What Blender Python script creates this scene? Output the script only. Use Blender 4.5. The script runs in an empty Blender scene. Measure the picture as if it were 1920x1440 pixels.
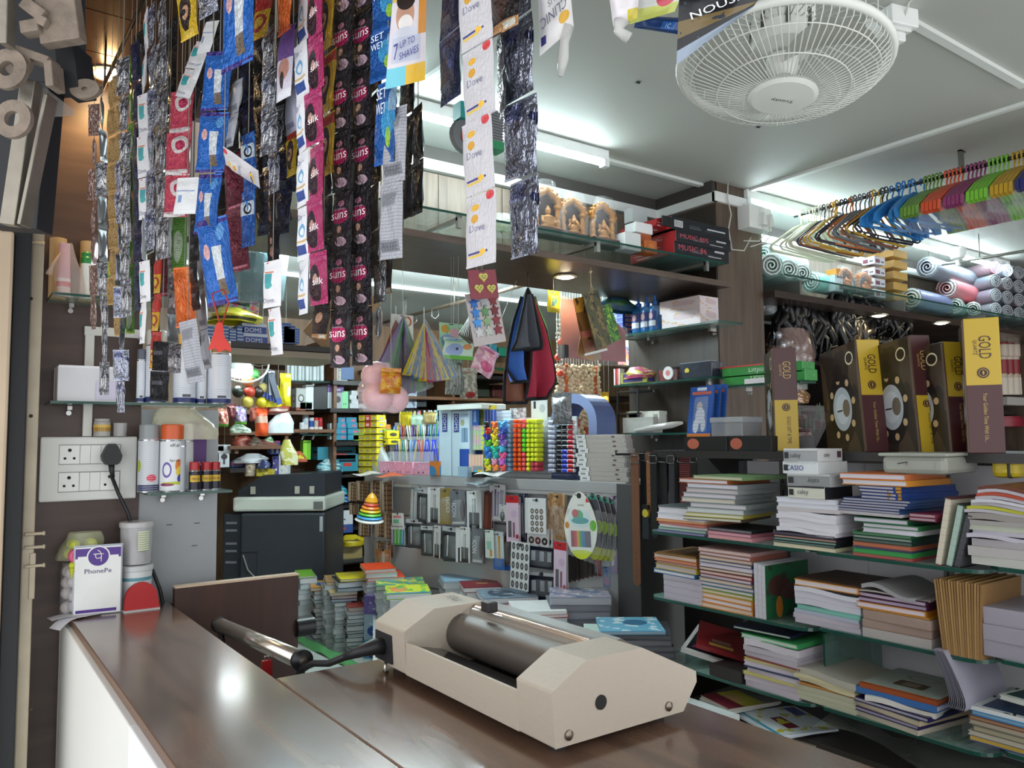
# stationery and gift shop seen across its counter: camera, world, lamps, structure, then goods
import bpy,math,random
from mathutils import Vector,Matrix
from math import sin,cos,pi,radians,atan2,hypot,sqrt
rnd=random.Random(11)
SC=bpy.context.scene
COL=SC.collection
CF,PITCH,ROLL,YAW,EYE=1483.0,.0702,-.0082,.6195,1.40
_F=Vector((sin(YAW)*cos(PITCH),cos(YAW)*cos(PITCH),sin(PITCH)))
_r=Vector((cos(YAW),-sin(YAW),0));_u=_r.cross(_F)
_R=_r*cos(ROLL)+_u*sin(ROLL);_U=_u*cos(ROLL)-_r*sin(ROLL)
EYEP=Vector((0,0,EYE))
cd=bpy.data.cameras.new('camera');cam=bpy.data.objects.new('camera',cd);COL.objects.link(cam)
cd.sensor_width=36;cd.lens=36*CF/1920;cd.clip_start=.02
cam.matrix_world=Matrix(((_R.x,_U.x,-_F.x,0),(_R.y,_U.y,-_F.y,0),(_R.z,_U.z,-_F.z,EYE),(0,0,0,1)))
SC.camera=cam
SC.view_settings.view_transform='Standard';SC.view_settings.look='None'
SC.view_settings.gamma=1;SC.view_settings.exposure=1.0
SC.view_settings.use_curve_mapping=False
w=bpy.data.worlds.new('overcast_street');SC.world=w;w.use_nodes=True
bg=w.node_tree.nodes['Background'];bg.inputs[0].default_value=(.84,.85,.87,1);bg.inputs[1].default_value=1.15
def lin(h):
 h=h.lstrip('#');o=[]
 for i in(0,2,4):
  c=int(h[i:i+2],16)/255
  o.append(c/12.92 if c<=.04045 else((c+.055)/1.055)**2.4)
 return(o[0],o[1],o[2],1)
_M={}
def _base(name):
 m=bpy.data.materials.new(name);m.use_nodes=True
 nt=m.node_tree;b=nt.nodes['Principled BSDF']
 return m,nt,b
def _noise_tint(nt,b,c,amt,scale,stretch=None):
 tc=nt.nodes.new('ShaderNodeTexCoord');n=nt.nodes.new('ShaderNodeTexNoise')
 n.inputs['Scale'].default_value=scale;n.inputs['Detail'].default_value=4
 src=tc.outputs['Object']
 if stretch:
  mp=nt.nodes.new('ShaderNodeMapping');mp.inputs['Scale'].default_value=stretch
  nt.links.new(src,mp.inputs['Vector']);src=mp.outputs[0]
 nt.links.new(src,n.inputs['Vector'])
 mx=nt.nodes.new('ShaderNodeMix');mx.data_type='RGBA'
 A=[min(1,x*(1+amt))for x in c[:3]]+[1];B=[x*(1-amt)for x in c[:3]]+[1]
 mx.inputs[6].default_value=A;mx.inputs[7].default_value=B
 nt.links.new(n.outputs['Fac'],mx.inputs[0])
 return mx.outputs[2],n
def mat(h,r=.55,me=0.0,amt=.08,scale=18,a=1.0,em=0,tr=0,sp=.5,bump=0):
 k=(h,r,me,amt,scale,a,em,tr,sp,bump)
 if k in _M:return _M[k]
 m,nt,b=_base('surface_'+h.strip('#'));c=lin(h)
 b.inputs['Roughness'].default_value=r;b.inputs['Metallic'].default_value=me
 b.inputs['Alpha'].default_value=a;b.inputs['Specular IOR Level'].default_value=sp
 b.inputs['Transmission Weight'].default_value=tr
 o,n=_noise_tint(nt,b,c,amt,scale);nt.links.new(o,b.inputs['Base Color'])
 if bump:
  bp=nt.nodes.new('ShaderNodeBump');bp.inputs['Strength'].default_value=bump;bp.inputs['Distance'].default_value=.004
  nt.links.new(n.outputs['Fac'],bp.inputs['Height']);nt.links.new(bp.outputs[0],b.inputs['Normal'])
 if em:
  b.inputs['Emission Color'].default_value=c;b.inputs['Emission Strength'].default_value=em
 _M[k]=m;return m
def wood(h1,h2,r=.35,stretch=(1,1,1),scale=6,coat=0):
 k=('wood',h1,h2,r,stretch,scale,coat)
 if k in _M:return _M[k]
 m,nt,b=_base('wood_'+h1.strip('#'))
 tc=nt.nodes.new('ShaderNodeTexCoord');mp=nt.nodes.new('ShaderNodeMapping');mp.inputs['Scale'].default_value=stretch
 n=nt.nodes.new('ShaderNodeTexNoise');n.inputs['Scale'].default_value=scale;n.inputs['Detail'].default_value=7;n.inputs['Distortion'].default_value=.6
 cr=nt.nodes.new('ShaderNodeValToRGB');cr.color_ramp.elements[0].position=.3;cr.color_ramp.elements[1].position=.72
 cr.color_ramp.elements[0].color=lin(h1);cr.color_ramp.elements[1].color=lin(h2)
 nt.links.new(tc.outputs['Object'],mp.inputs['Vector']);nt.links.new(mp.outputs[0],n.inputs['Vector'])
 nt.links.new(n.outputs['Fac'],cr.inputs[0]);nt.links.new(cr.outputs[0],b.inputs['Base Color'])
 n2=nt.nodes.new('ShaderNodeTexNoise');n2.inputs['Scale'].default_value=5;n2.inputs['Detail'].default_value=3
 nt.links.new(tc.outputs['Object'],n2.inputs['Vector'])
 mr=nt.nodes.new('ShaderNodeMapRange');mr.inputs[3].default_value=r*.75;mr.inputs[4].default_value=r*1.35
 nt.links.new(n2.outputs['Fac'],mr.inputs[0]);nt.links.new(mr.outputs[0],b.inputs['Roughness'])
 b.inputs['Coat Weight'].default_value=coat;b.inputs['Coat Roughness'].default_value=.12
 _M[k]=m;return m
def gm(base,layers,r=.45,me=0.0,bump=0,bscale=30,a=1.0,sp=.5):
 k=('gm',base,tuple(layers),r,me,bump,bscale,a,sp)
 if k in _M:return _M[k]
 m,nt,b=_base('print_'+base.strip('#'));N=nt.nodes;L=nt.links
 uv=N.new('ShaderNodeUVMap');sx=N.new('ShaderNodeSeparateXYZ');L.new(uv.outputs[0],sx.inputs[0])
 U,V=sx.outputs[0],sx.outputs[1]
 def mth(op,x,y=None,z=None):
  n=N.new('ShaderNodeMath');n.operation=op
  for i,q in enumerate((x,y,z)):
   if q is None:continue
   if isinstance(q,(int,float)):n.inputs[i].default_value=q
   else:L.new(q,n.inputs[i])
  return n.outputs[0]
 cur=None;curc=lin(base)
 for ly in layers:
  t=ly[0]
  if t=='e':
   _,cx,cy,rx,ry,c=ly
   dx=mth('DIVIDE',mth('SUBTRACT',U,cx),rx);dy=mth('DIVIDE',mth('SUBTRACT',V,cy),ry)
   f=mth('LESS_THAN',mth('ADD',mth('MULTIPLY',dx,dx),mth('MULTIPLY',dy,dy)),1.0)
  elif t=='r':
   _,x0,y0,x1,y1,c=ly
   f=mth('MULTIPLY',mth('COMPARE',U,(x0+x1)/2,abs(x1-x0)/2),mth('COMPARE',V,(y0+y1)/2,abs(y1-y0)/2))
  elif t=='s':
   _,ax,cnt,duty,c=ly
   f=mth('LESS_THAN',mth('FRACT',mth('MULTIPLY',U if ax=='u' else V,cnt)),duty)
  else:
   _,sc,th,c=ly
   n=N.new('ShaderNodeTexNoise');n.inputs['Scale'].default_value=sc;n.inputs['Detail'].default_value=2
   L.new(uv.outputs[0],n.inputs['Vector']);f=mth('GREATER_THAN',n.outputs['Fac'],th)
  mx=N.new('ShaderNodeMix');mx.data_type='RGBA'
  if cur is None:mx.inputs[6].default_value=curc
  else:L.new(cur,mx.inputs[6])
  mx.inputs[7].default_value=lin(c);L.new(f,mx.inputs[0]);cur=mx.outputs[2]
 if cur is None:b.inputs['Base Color'].default_value=curc
 else:L.new(cur,b.inputs['Base Color'])
 b.inputs['Roughness'].default_value=r;b.inputs['Metallic'].default_value=me
 b.inputs['Alpha'].default_value=a;b.inputs['Specular IOR Level'].default_value=sp
 if bump:
  tc=N.new('ShaderNodeTexCoord');n=N.new('ShaderNodeTexNoise');n.inputs['Scale'].default_value=bscale;n.inputs['Detail'].default_value=3
  L.new(tc.outputs['Object'],n.inputs['Vector'])
  bp=N.new('ShaderNodeBump');bp.inputs['Strength'].default_value=bump;bp.inputs['Distance'].default_value=.03 if me>.5 else(.015 if bscale==9 else .006)
  L.new(n.outputs['Fac'],bp.inputs['Height']);L.new(bp.outputs[0],b.inputs['Normal'])
 _M[k]=m;return m
def film(h='#e8eef0',a=.22,r=.12):
 return mat(h,r,0,.05,30,a,0,0,.8,.8)
def glass(h='#bfe0d8',a=.25):return mat(h,.03,0,.02,3,a,0,0,.7)
GLEDGE=lambda:mat('#1f4a40',.15,0,.1,8)
class MB:
 def __init__(s):s.v=[];s.f=[];s.m=[];s.uv=[];s.ms=[];s.sm=[]
 def mi(s,m):
  if m not in s.ms:s.ms.append(m)
  return s.ms.index(m)
 def face(s,pts,m,uv=None,sm=False):
  b=len(s.v);s.v+=[tuple(p)for p in pts];s.f.append(list(range(b,b+len(pts))));s.m.append(s.mi(m))
  if uv is None:uv=[(0,0),(1,0),(1,1),(0,1)]if len(pts)==4 else[(.5,.5)]*len(pts)
  s.uv.append(uv);s.sm.append(sm)
 def raw(s,vs,fs,m,sm=False,uvs=None):
  b=len(s.v);s.v+=[tuple(p)for p in vs];k=s.mi(m)if not isinstance(m,list)else None
  for i,f in enumerate(fs):
   s.f.append([b+q for q in f]);s.m.append(k if k is not None else s.mi(m[i]));s.sm.append(sm)
   s.uv.append([uvs[q]for q in f]if uvs else([(0,0),(1,0),(1,1),(0,1)]if len(f)==4 else[(.5,.5)]*len(f)))
 def box(s,x0,x1,y0,y1,z0,z1,m,F=None,S=None,T=None,B=None,K=None,Lf=None,Bt=None,c=0):
  if x1<x0:x0,x1=x1,x0
  S_=S or m;L_=Lf or S or m
  q=[((x0,y0,z0),(x1,y0,z0),(x1,y0,z1),(x0,y0,z1),F or m),((x1,y0,z0),(x1,y1,z0),(x1,y1,z1),(x1,y0,z1),S_),((x1,y1,z0),(x0,y1,z0),(x0,y1,z1),(x1,y1,z1),K or m),((x0,y1,z0),(x0,y0,z0),(x0,y0,z1),(x0,y1,z1),L_),((x0,y0,z1),(x1,y0,z1),(x1,y1,z1),(x0,y1,z1),T or m),((x0,y1,z0),(x1,y1,z0),(x1,y0,z0),(x0,y0,z0),Bt or m)]
  vs=[(x0,y0,z0),(x1,y0,z0),(x1,y1,z0),(x0,y1,z0),(x0,y0,z1),(x1,y0,z1),(x1,y1,z1),(x0,y1,z1)]
  b=len(s.v);s.v+=vs
  idx={p:i for i,p in enumerate(vs)}
  for*p,mm in q:
   s.f.append([b+idx[x]for x in p]);s.m.append(s.mi(mm));s.uv.append([(0,0),(1,0),(1,1),(0,1)]);s.sm.append(False)
  return s
 def prism(s,poly,y0,y1,m,axis='y',F=None):
  n=len(poly)
  def P(a,b,d):return(a,d,b)if axis=='y' else((d,a,b)if axis=='x' else(a,b,d))
  xs=[p[0]for p in poly];zs=[p[1]for p in poly]
  uvs=[((p[0]-min(xs))/(max(xs)-min(xs)+1e-9),(p[1]-min(zs))/(max(zs)-min(zs)+1e-9))for p in poly]
  vs=[P(a,b,y0)for a,b in poly]+[P(a,b,y1)for a,b in poly]
  s.raw(vs[:n]+vs[n:],[list(range(n))],F or m,uvs=uvs+uvs)
  s.raw(vs,[list(range(2*n-1,n-1,-1))],m,uvs=uvs+uvs)
  s.raw(vs,[[(i+1)%n,i,n+i,n+(i+1)%n]for i in range(n)],m)
  return s
 def lathe(s,prof,m,n=14,at=(0,0,0),axis='z',sm=True,cap=True,uvw=False):
  def P(r,z,a):
   x,y=r*cos(a),r*sin(a)
   p=(x,y,z)if axis=='z' else((z,x,y)if axis=='x' else(x,z,-y))
   return(p[0]+at[0],p[1]+at[1],p[2]+at[2])
  for k in range(len(prof)-1):
   a,b=prof[k],prof[k+1];mm=b[2]if len(b)>2 else m
   vs=[P(a[0],a[1],2*pi*i/n)for i in range(n)]+[P(b[0],b[1],2*pi*i/n)for i in range(n)]
   bb=len(s.v);s.v+=vs;mi=s.mi(mm)
   for i in range(n):
    j=(i+1)%n
    s.f.append([bb+i,bb+j,bb+n+j,bb+n+i]);s.m.append(mi);s.sm.append(sm)
    u0=((i/n)+.5)%1
    s.uv.append([(u0*2,0),((u0+1/n)*2,0),((u0+1/n)*2,1),(u0*2,1)])
  if cap:
   for e,rev in((prof[0],True),(prof[-1],False)):
    if e[0]>1e-6:
     mm=(prof[1][2]if rev and len(prof[1])>2 else(e[2]if len(e)>2 else m))
     pts=[P(e[0],e[1],2*pi*i/n)for i in range(n)]
     s.face(pts[::-1]if rev else pts,mm)
  return s
 def cyl(s,x,y,z0,z1,r,m,n=12,axis='z',r2=None):
  return s.lathe([(r,z0),(r if r2 is None else r2,z1)],m,n,(x,y,0)if axis=='z' else((0,x,y)if axis=='x' else(x,0,y)),axis)
 def ell(s,c,r,m,n=12,k=7):
  if isinstance(r,(int,float)):r=(r,r,r)
  vs=[];fs=[]
  for j in range(k+1):
   t=pi*j/k-pi/2
   for i in range(n):
    a=2*pi*i/n;vs.append((c[0]+r[0]*cos(t)*cos(a),c[1]+r[1]*cos(t)*sin(a),c[2]+r[2]*sin(t)))
  for j in range(k):
   for i in range(n):
    q=(i+1)%n;fs.append([j*n+i,j*n+q,(j+1)*n+q,(j+1)*n+i])
  s.raw(vs,fs,m,True);return s
 def tube(s,pts,r,m,n=6,closed=False,rs=None):
  pts=[Vector(p)for p in pts];N=len(pts);vs=[];fs=[];up=Vector((0,0,1));pa=None
  for i,p in enumerate(pts):
   a=pts[(i-1)%N]if closed or i>0 else p;b=pts[(i+1)%N]if closed or i<N-1 else p
   d=(b-a).normalized()if(b-a).length>1e-9 else up
   if pa is None:
    pa=d.orthogonal().normalized()
   else:
    pa=(pa-d*pa.dot(d));pa=pa.normalized()if pa.length>1e-6 else d.orthogonal().normalized()
   q=d.cross(pa);R_=rs[i]if rs else r
   for k in range(n):
    t=2*pi*k/n;vs.append(p+pa*(R_*cos(t))+q*(R_*sin(t)))
  for i in range(N if closed else N-1):
   for k in range(n):
    j=(i+1)%N
    fs.append([i*n+k,i*n+(k+1)%n,j*n+(k+1)%n,j*n+k])
  if not closed:
   fs.append(list(range(n-1,-1,-1)));fs.append([(N-1)*n+k for k in range(n)])
  s.raw(vs,fs,m,True);return s
 def grid(s,nx,nz,fn,m,sm=True,mf=None):
  vs=[fn(i/nx,j/nz)for j in range(nz+1)for i in range(nx+1)]
  uv=[(i/nx,j/nz)for j in range(nz+1)for i in range(nx+1)]
  fs=[[j*(nx+1)+i,j*(nx+1)+i+1,(j+1)*(nx+1)+i+1,(j+1)*(nx+1)+i]for j in range(nz)for i in range(nx)]
  ms=[mf((i+.5)/nx,(j+.5)/nz)for j in range(nz)for i in range(nx)]if mf else m
  s.raw(vs,fs,ms,sm,uv);return s
 def text(s,t,x,z,h,m,y=0,w=None,rot=0,flip=False,face='F',depth=0):
  vs,fs=text_mesh(t)
  if not vs:return s
  xs=[p[0]for p in vs];zs=[p[1]for p in vs]
  W,H_=max(xs)-min(xs),max(zs)-min(zs);k=h/max(H_,1e-6);kx=k if w is None else w/max(W,1e-6)
  cx,cz=(max(xs)+min(xs))/2,(max(zs)+min(zs))/2;c_,s_=cos(rot),sin(rot);out=[]
  for p in vs:
   a,b=(p[0]-cx)*kx,(p[1]-cz)*k
   if flip:a=-a
   a,b=a*c_-b*s_,a*s_+b*c_
   out.append((x+a,y,z+b)if face=='F' else((y,x+a,z+b)if face=='S' else(x+a,z+b,y)))
  s.raw(out,[f[::-1]if flip else f for f in fs],m);return s
 def xf(s,M):
  s.v=[tuple(M@Vector(p))for p in s.v];return s
 def mesh(s,name):
  me=bpy.data.meshes.new(name);me.from_pydata(s.v,[],s.f)
  for m in s.ms:me.materials.append(m)
  me.polygons.foreach_set('material_index',s.m);me.polygons.foreach_set('use_smooth',s.sm)
  ul=me.uv_layers.new(name='UVMap');fl=[]
  for u in s.uv:
   for a in u:fl+=[a[0],a[1]]
  ul.data.foreach_set('uv',fl);me.update();return me
 def obj(s,name,parent=None,loc=(0,0,0),rz=0,bev=0,kind=None):
  o=bpy.data.objects.new(name,s.mesh(name));COL.objects.link(o)
  o.location=loc;o.rotation_euler=(0,0,rz);o.parent=parent
  if bev:
   b=o.modifiers.new('edge','BEVEL');b.width=bev;b.segments=2;b.limit_method='ANGLE';b.angle_limit=.6
  if kind:o['kind']=kind
  return o
_TX={}
def text_mesh(t):
 if t in _TX:return _TX[t]
 cu=bpy.data.curves.new('lettering','FONT');cu.body=t;cu.resolution_u=2;cu.size=1
 o=bpy.data.objects.new('lettering',cu);COL.objects.link(o)
 me=bpy.data.meshes.new_from_object(o)
 r=([(v.co.x,v.co.y)for v in me.vertices],[list(p.vertices)for p in me.polygons])
 bpy.data.objects.remove(o);bpy.data.curves.remove(cu);bpy.data.meshes.remove(me)
 _TX[t]=r;return r
def tag(o,label,cat,group=None):
 o['label']=label;o['category']=cat
 if group:o['group']=group
 return o
def E(name,label,cat,loc=(0,0,0),rz=0,group=None,rot=None):
 o=bpy.data.objects.new(name,None);COL.objects.link(o);o.empty_display_size=.02
 o.location=loc;o.rotation_euler=rot if rot else(0,0,rz)
 return tag(o,label,cat,group)
def struct(mb,name,parent=None,bev=0):
 o=mb.obj(name,parent,bev=bev);o['kind']='structure';return o
def dup(o,parent=None):
 c=o.copy();COL.objects.link(c);c.parent=parent
 for k in o.children:dup(k,c)
 return c
def share(o,name,parent,loc=(0,0,0),rot=(0,0,0),sc=(1,1,1)):
 c=bpy.data.objects.new(name,o.data if hasattr(o,'data')else o);COL.objects.link(c)
 c.parent=parent;c.location=loc;c.rotation_euler=rot;c.scale=sc;return c
class Fr:
 def __init__(s,o,ang):s.o=Vector((o[0],o[1],0));s.a=ang;s.t=Vector((cos(ang),sin(ang),0));s.n=Vector((-sin(ang),cos(ang),0))
 def P(s,px,py,off=0):
  v=_F+_R*((px-960)/CF)-_U*((py-720)/CF);return EYEP+v*(((s.o-s.n*off-EYEP).dot(s.n))/v.dot(s.n))
 def rect(s,x0,y0,x1,y1,off=0):
  xm,ym=(x0+x1)/2,(y0+y1)/2
  b=s.P(xm,y1,off);t=s.P(xm,y0,off);wv=(s.P(x1,ym,off)-s.P(x0,ym,off)).length
  return b,wv,t.z-b.z
def at(px,py,d=None,z=None,x=None,y=None):
 v=_F+_R*((px-960)/CF)-_U*((py-720)/CF)
 k=d if d is not None else((z-EYE)/v.z if z is not None else(x/v.x if x is not None else y/v.y))
 return EYEP+v*k
H90=-pi/2
FW=Fr((0,2.2),0);FR=Fr((1.9,0),H90);FV=Fr((2.65,0),H90);FK=Fr((0,4.9),0)
FD=Fr((2.088,2.219),atan2(-1.48,.349))
def carton(fr,box,dep,label,cat='box',name='box',m='#ffffff',F=None,S=None,T=None,Lf=None,off=0,group=None,txt=(),bev=.0015,yaw=0,rough=.5,flaps=True):
 b,wd,h=fr.rect(*box,off=off)
 o=E(name,label,cat,b,fr.a+yaw,group)
 g=MB();mm=mat(m,rough)if isinstance(m,str)else m
 g.box(-wd/2,wd/2,0,dep,0,h,mm,F=F,S=S,T=T,Lf=Lf);g.obj('carton',o,bev=bev)
 if flaps:
  g=MB();e=.0012
  g.box(-wd/2+.002,wd/2-.002,-e*.5,dep*.02,h-.004,h+e,T or mm);g.obj('lid_flap',o)
 if txt:
  g=MB()
  for t in txt:
   s_,u,v,hh,c=t[:5];kw=t[5]if len(t)>5 else{}
   if kw.get('face')=='S':g.text(s_,u*dep,v*h,hh*h,mat(c,.5),y=wd/2+.0012,**kw)
   else:g.text(s_,(u-.5)*wd,v*h,hh*h,mat(c,.5),y=-.0016,**kw)
  g.obj('lettering',o)
 return o,wd,h
TUBE_E=34;BACK_E=115
WOODL=lambda:wood('#3a2a24','#4d3a31',.42,(.6,.6,6),5)
WOODP=lambda:wood('#493c33','#655548',.45,(7,7,.5),5)
WOODH=lambda:wood('#6b5a4e','#91806f',.4,(9,9,.5),4)
WOODD=lambda:wood('#2f2420','#43352e',.3,(.6,6,6),5)
WHITEP=lambda:mat('#e9ecea',.45,amt=.03)
def tube_lamp(x0,x1,y,z,e,label,vert=False):
 o=E('tube_light',label,'light',((x0+x1)/2,y,z),0,'ceiling tube lights')
 L=(x1-x0)/2
 g=MB();g.box(-L,L,-.014,.014,-.004,.036,mat('#eef3f2',.4));g.obj('batten',o,bev=.003)
 g=MB();g.lathe([(.011,-L+.025),(.011,L-.025)],mat('#e6fbff',.4,amt=0,em=e),10,(0,0,-.014),'x');g.obj('glowing_tube',o)
 for s in(-1,1):
  g=MB();g.box(s*(L-.026),s*L,-.016,.016,-.03,.0,mat('#dfe5e4',.5));g.obj('end_cap',o,bev=.003)
 return o
tube_lamp(.82,2.02,2.195,2.462,TUBE_E,'glowing white tube light on the ceiling above the carved shrines')
tube_lamp(2.84,4.04,2.195,2.462,TUBE_E,'glowing white tube light on the ceiling over the clothes hangers beside the pillar')
tube_lamp(4.22,5.42,2.195,2.462,TUBE_E,'glowing white tube light at the far end over the rolled mats')
tube_lamp(.9,2.1,2.98,2.162,BACK_E,'tube light of the back room over the photocopier, hidden by the bulkhead')
tube_lamp(1.95,3.15,2.95,2.162,BACK_E,'tube light of the back room behind the display gondola, hidden by the bulkhead')
g=MB();g.box(-1.2,6.2,-1.2,6.0,-.1,0,mat('#c9d2cc',.18,amt=.04));floor=struct(g,'floor')
g=MB();g.box(-.2,5.95,2.62,5.0,2.2,2.25,mat('#dde2df',.6,amt=.03,scale=2));struct(g,'ceiling_back')
g=MB();g.box(.78,6.2,-.7,6.0,2.5,2.56,mat('#b2b4ae',.6,amt=.03,scale=2));struct(g,'ceiling')
BRN=wood('#2a170b','#402511',.25,(.5,5,5),5,.2)
g=MB();g.box(-.62,.78,-.4,2.3,2.32,2.38,BRN);cf=struct(g,'ceiling_entrance')
for i in range(13):
 g=MB();y=-.38+i*.2;g.box(-.61,.77,y+.002,y+.198,2.312,2.321,BRN);g.obj('plank',cf)
g=MB();g.box(.76,.78,-.4,2.2,2.32,2.5,mat('#a9b0ac',.6));struct(g,'trim_entrance')
g=MB();g.box(-.6,.402,2.2,2.28,0,2.33,WOODL());wl=struct(g,'wall_left')
g=MB();g.box(.402,.596,2.203,2.28,.985,1.485,mat('#9a9fa2',.5,amt=.04));g.obj('grey_panel',wl)
g=MB();g.box(.402,.596,2.2,2.28,0,.984,WOODL());g.obj('lower_panel',wl)
for i,(px,py)in enumerate(((318,984),(370,981),(365,1023))):
 p=at(px,py,y=2.2);g=MB();g.box(p.x-.007,p.x+.007,2.2015,2.2035,p.z-.001,p.z+.001,mat('#43464a',.6));g.obj('chip',wl)
g=MB();g.box(.596,2.65,2.14,2.6,2.03,2.048,WOODD());hd=struct(g,'wall_header')
g=MB();g.box(.596,2.65,2.13,2.142,2.028,2.05,wood('#4a3d35','#6a5a4e',.4,(1,6,6),6));g.obj('front_strip',hd)
for i in range(14):
 x=.6+i*.147;g=MB();g.box(x+.0015,min(x+.1455,2.648),2.548,2.56,2.048,2.405,WOODH());g.obj('plank',hd)
g=MB();g.box(.6,2.65,2.56,2.6,2.048,2.5,mat('#2c2522',.5));g.obj('backing',hd)
g=MB();g.box(.78,2.65,2.525,2.56,2.41,2.45,WHITEP());struct(g,'trim_1')
g=MB();g.box(.78,2.65,2.53,2.56,2.45,2.5,mat('#4b4744',.5));struct(g,'trim_2')
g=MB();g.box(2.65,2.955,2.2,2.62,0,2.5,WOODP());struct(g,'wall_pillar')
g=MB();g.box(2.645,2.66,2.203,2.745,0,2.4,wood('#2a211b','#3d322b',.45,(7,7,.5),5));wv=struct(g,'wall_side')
g=MB();g.box(2.63,2.655,2.19,2.53,2.41,2.45,WHITEP());struct(g,'trim_3')
g=MB();g.box(2.63,2.96,2.185,2.203,2.41,2.452,WHITEP());struct(g,'trim_4')
g=MB();g.box(2.628,2.656,2.2,2.53,2.45,2.5,mat('#3d3835',.5));struct(g,'trim_5')
bead=mat('#d8dcd8',.5,amt=.03)
g=MB();g.box(.78,6.1,2.245,2.275,2.488,2.502,bead);struct(g,'trim_6',bev=.004)
g=MB();g.box(2.85,2.88,-.7,2.245,2.488,2.502,bead);struct(g,'trim_7',bev=.004)
for n,(a,b)in enumerate((((700,215),(845,118)),((1690,30),(1920,160)))):
 p,q=at(*a,z=2.495),at(*b,z=2.495);d=(q-p);L=d.length
 g=MB();g.box(0,L,-.012,.012,-.008,.005,bead);o=struct(g,'trim_%d'%(8+n));o.location=p;o.rotation_euler=(0,0,atan2(d.y,d.x))
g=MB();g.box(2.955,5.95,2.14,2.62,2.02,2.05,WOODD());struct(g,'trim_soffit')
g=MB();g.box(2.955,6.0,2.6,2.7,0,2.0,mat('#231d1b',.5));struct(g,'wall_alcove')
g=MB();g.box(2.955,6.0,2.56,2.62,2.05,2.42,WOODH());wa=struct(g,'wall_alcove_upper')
g=MB();g.box(2.955,6.0,2.525,2.56,2.41,2.45,WHITEP());struct(g,'trim_10')
g=MB();g.box(2.955,6.0,2.53,2.62,2.45,2.5,mat('#4b4744',.5));struct(g,'trim_11')
g=MB();g.box(5.95,6.1,-.8,5.5,0,2.5,WOODP());struct(g,'wall_right')
BK=wood('#7a5c44','#9a7a5e',.45,(6,1,.6),4)
g=MB();g.box(-.2,6.0,5.0,5.1,0,2.5,BK);struct(g,'wall_back')
g=MB();g.box(-.3,-.2,2.28,5.1,0,2.5,mat('#c9c4ba',.6));struct(g,'wall_back_left')
q=at(750,540,z=2.19);g=MB();g.box(.2,5.9,q.y-.02,q.y+.02,2.18,2.2,bead);struct(g,'trim_12')
CT=wood('#503c31','#735a4a',.2,(5,.7,5),4,.35)
c0=E('counter','brown wood laminate shop counter with white front at the entrance','counter',(.355,.9,0))
def rel(o,g,nm,bev=0,z=0):return g.obj(nm,o,(-o.location.x,-o.location.y,-o.location.z),0,bev)
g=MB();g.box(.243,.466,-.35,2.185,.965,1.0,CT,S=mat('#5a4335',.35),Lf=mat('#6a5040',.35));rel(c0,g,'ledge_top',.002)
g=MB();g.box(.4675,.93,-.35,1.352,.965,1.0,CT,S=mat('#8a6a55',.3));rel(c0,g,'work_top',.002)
WF=mat('#dfe0dc',.4,amt=.05,scale=4)
g=MB();g.box(.232,.25,1.30,2.18,.0,.985,WF);rel(c0,g,'front_panel',.002)
g=MB();g.box(.232,.25,-.35,1.298,.0,.985,mat('#eceeee',.32,amt=.03));rel(c0,g,'front_panel',.002)
g=MB();g.box(.25,.46,2.165,2.18,0,.965,WF);rel(c0,g,'end_panel')
g=MB();g.box(.47,.92,1.32,1.34,0,.965,WOODL());rel(c0,g,'back_panel')
g=MB();g.box(.905,.925,-.35,1.32,0,.965,WOODL());rel(c0,g,'inner_side')
fl=E('counter_gate','dark brown wooden gate panel between counter and photocopier','gate',(.62,2.11,0))
g=MB();g.box(-.15,.165,-.012,.012,.28,1.04,wood('#35201a','#452a1e',.5,(5,5,.6),5));g.obj('panel',fl,bev=.002)
g=MB();g.box(-.15,.165,-.013,.013,1.04,1.045,mat('#cbb49a',.4));g.obj('edge_band',fl)
p=at(565,1178,y=2.09)
g=MB();g.lathe([(.024,.0),(.024,.05)],mat('#15171c',.4),14,(p.x-.62-.012,-.01,p.z),'x');g.obj('black_knob',fl)
g=MB();g.cyl(.12,0,0,.3,.02,mat('#15171c',.4));g.obj('foot_post',fl)
tr=E('chrome_tube','shiny chrome tube with black end caps lying along the inner counter edge','tube',(.515,1.42,.97))
a,b=at(412,1172,x=.545),at(566,1238,x=.545)
d=b-a;ang=d.normalized()
g=MB();g.tube([a-tr.location,b-tr.location],.0165,mat('#d8d2c8',.22,.85,.03),20);g.obj('chrome_barrel',tr)
g=MB();e_=ang*.007;q=b-tr.location;g.tube([q-e_,q+e_],.0195,mat('#121418',.4),20);g.tube([q+e_,q+e_*1.3],.008,mat('#4a4038',.4),10);g.obj('end_cap',tr)
q=a-tr.location;g=MB();g.tube([q-e_*1.2,q+e_*.4],.0185,mat('#121418',.4),20);g.obj('end_cap',tr)
p1=at(446,1225,x=.50)-tr.location;p1.x=-.03
g=MB();g.tube([q,q*.5+p1*.5+Vector((.0,0,-.035)),Vector((-.055,p1.y,p1.z-.02))],.007,mat('#15171c',.4),8);g.obj('support_arm',tr)
b2=b-tr.location;g=MB();g.tube([b2,b2+Vector((0,.0,-.04)),Vector((-.05,b2.y,b2.z-.06))],.007,mat('#15171c',.4),8);g.obj('support_arm',tr)
p=at(500,1238,x=.52);o=E('red_tag','small red plastic tag standing behind the counter edge beside chrome tube','tag',p-Vector((0,0,.03)))
g=MB();g.prism([(-.012,-.02),(.012,-.02),(.009,.03),(-.009,.03)],-.004,.004,mat('#a51f22',.4));g.obj('tag_body',o)
g=MB();g.tube([(-.003,0,.028),(-.004,0,.038),(.004,0,.038),(.003,0,.028)],.0012,mat('#c8c8c8',.2,1));g.obj('wire_loop',o)
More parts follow.
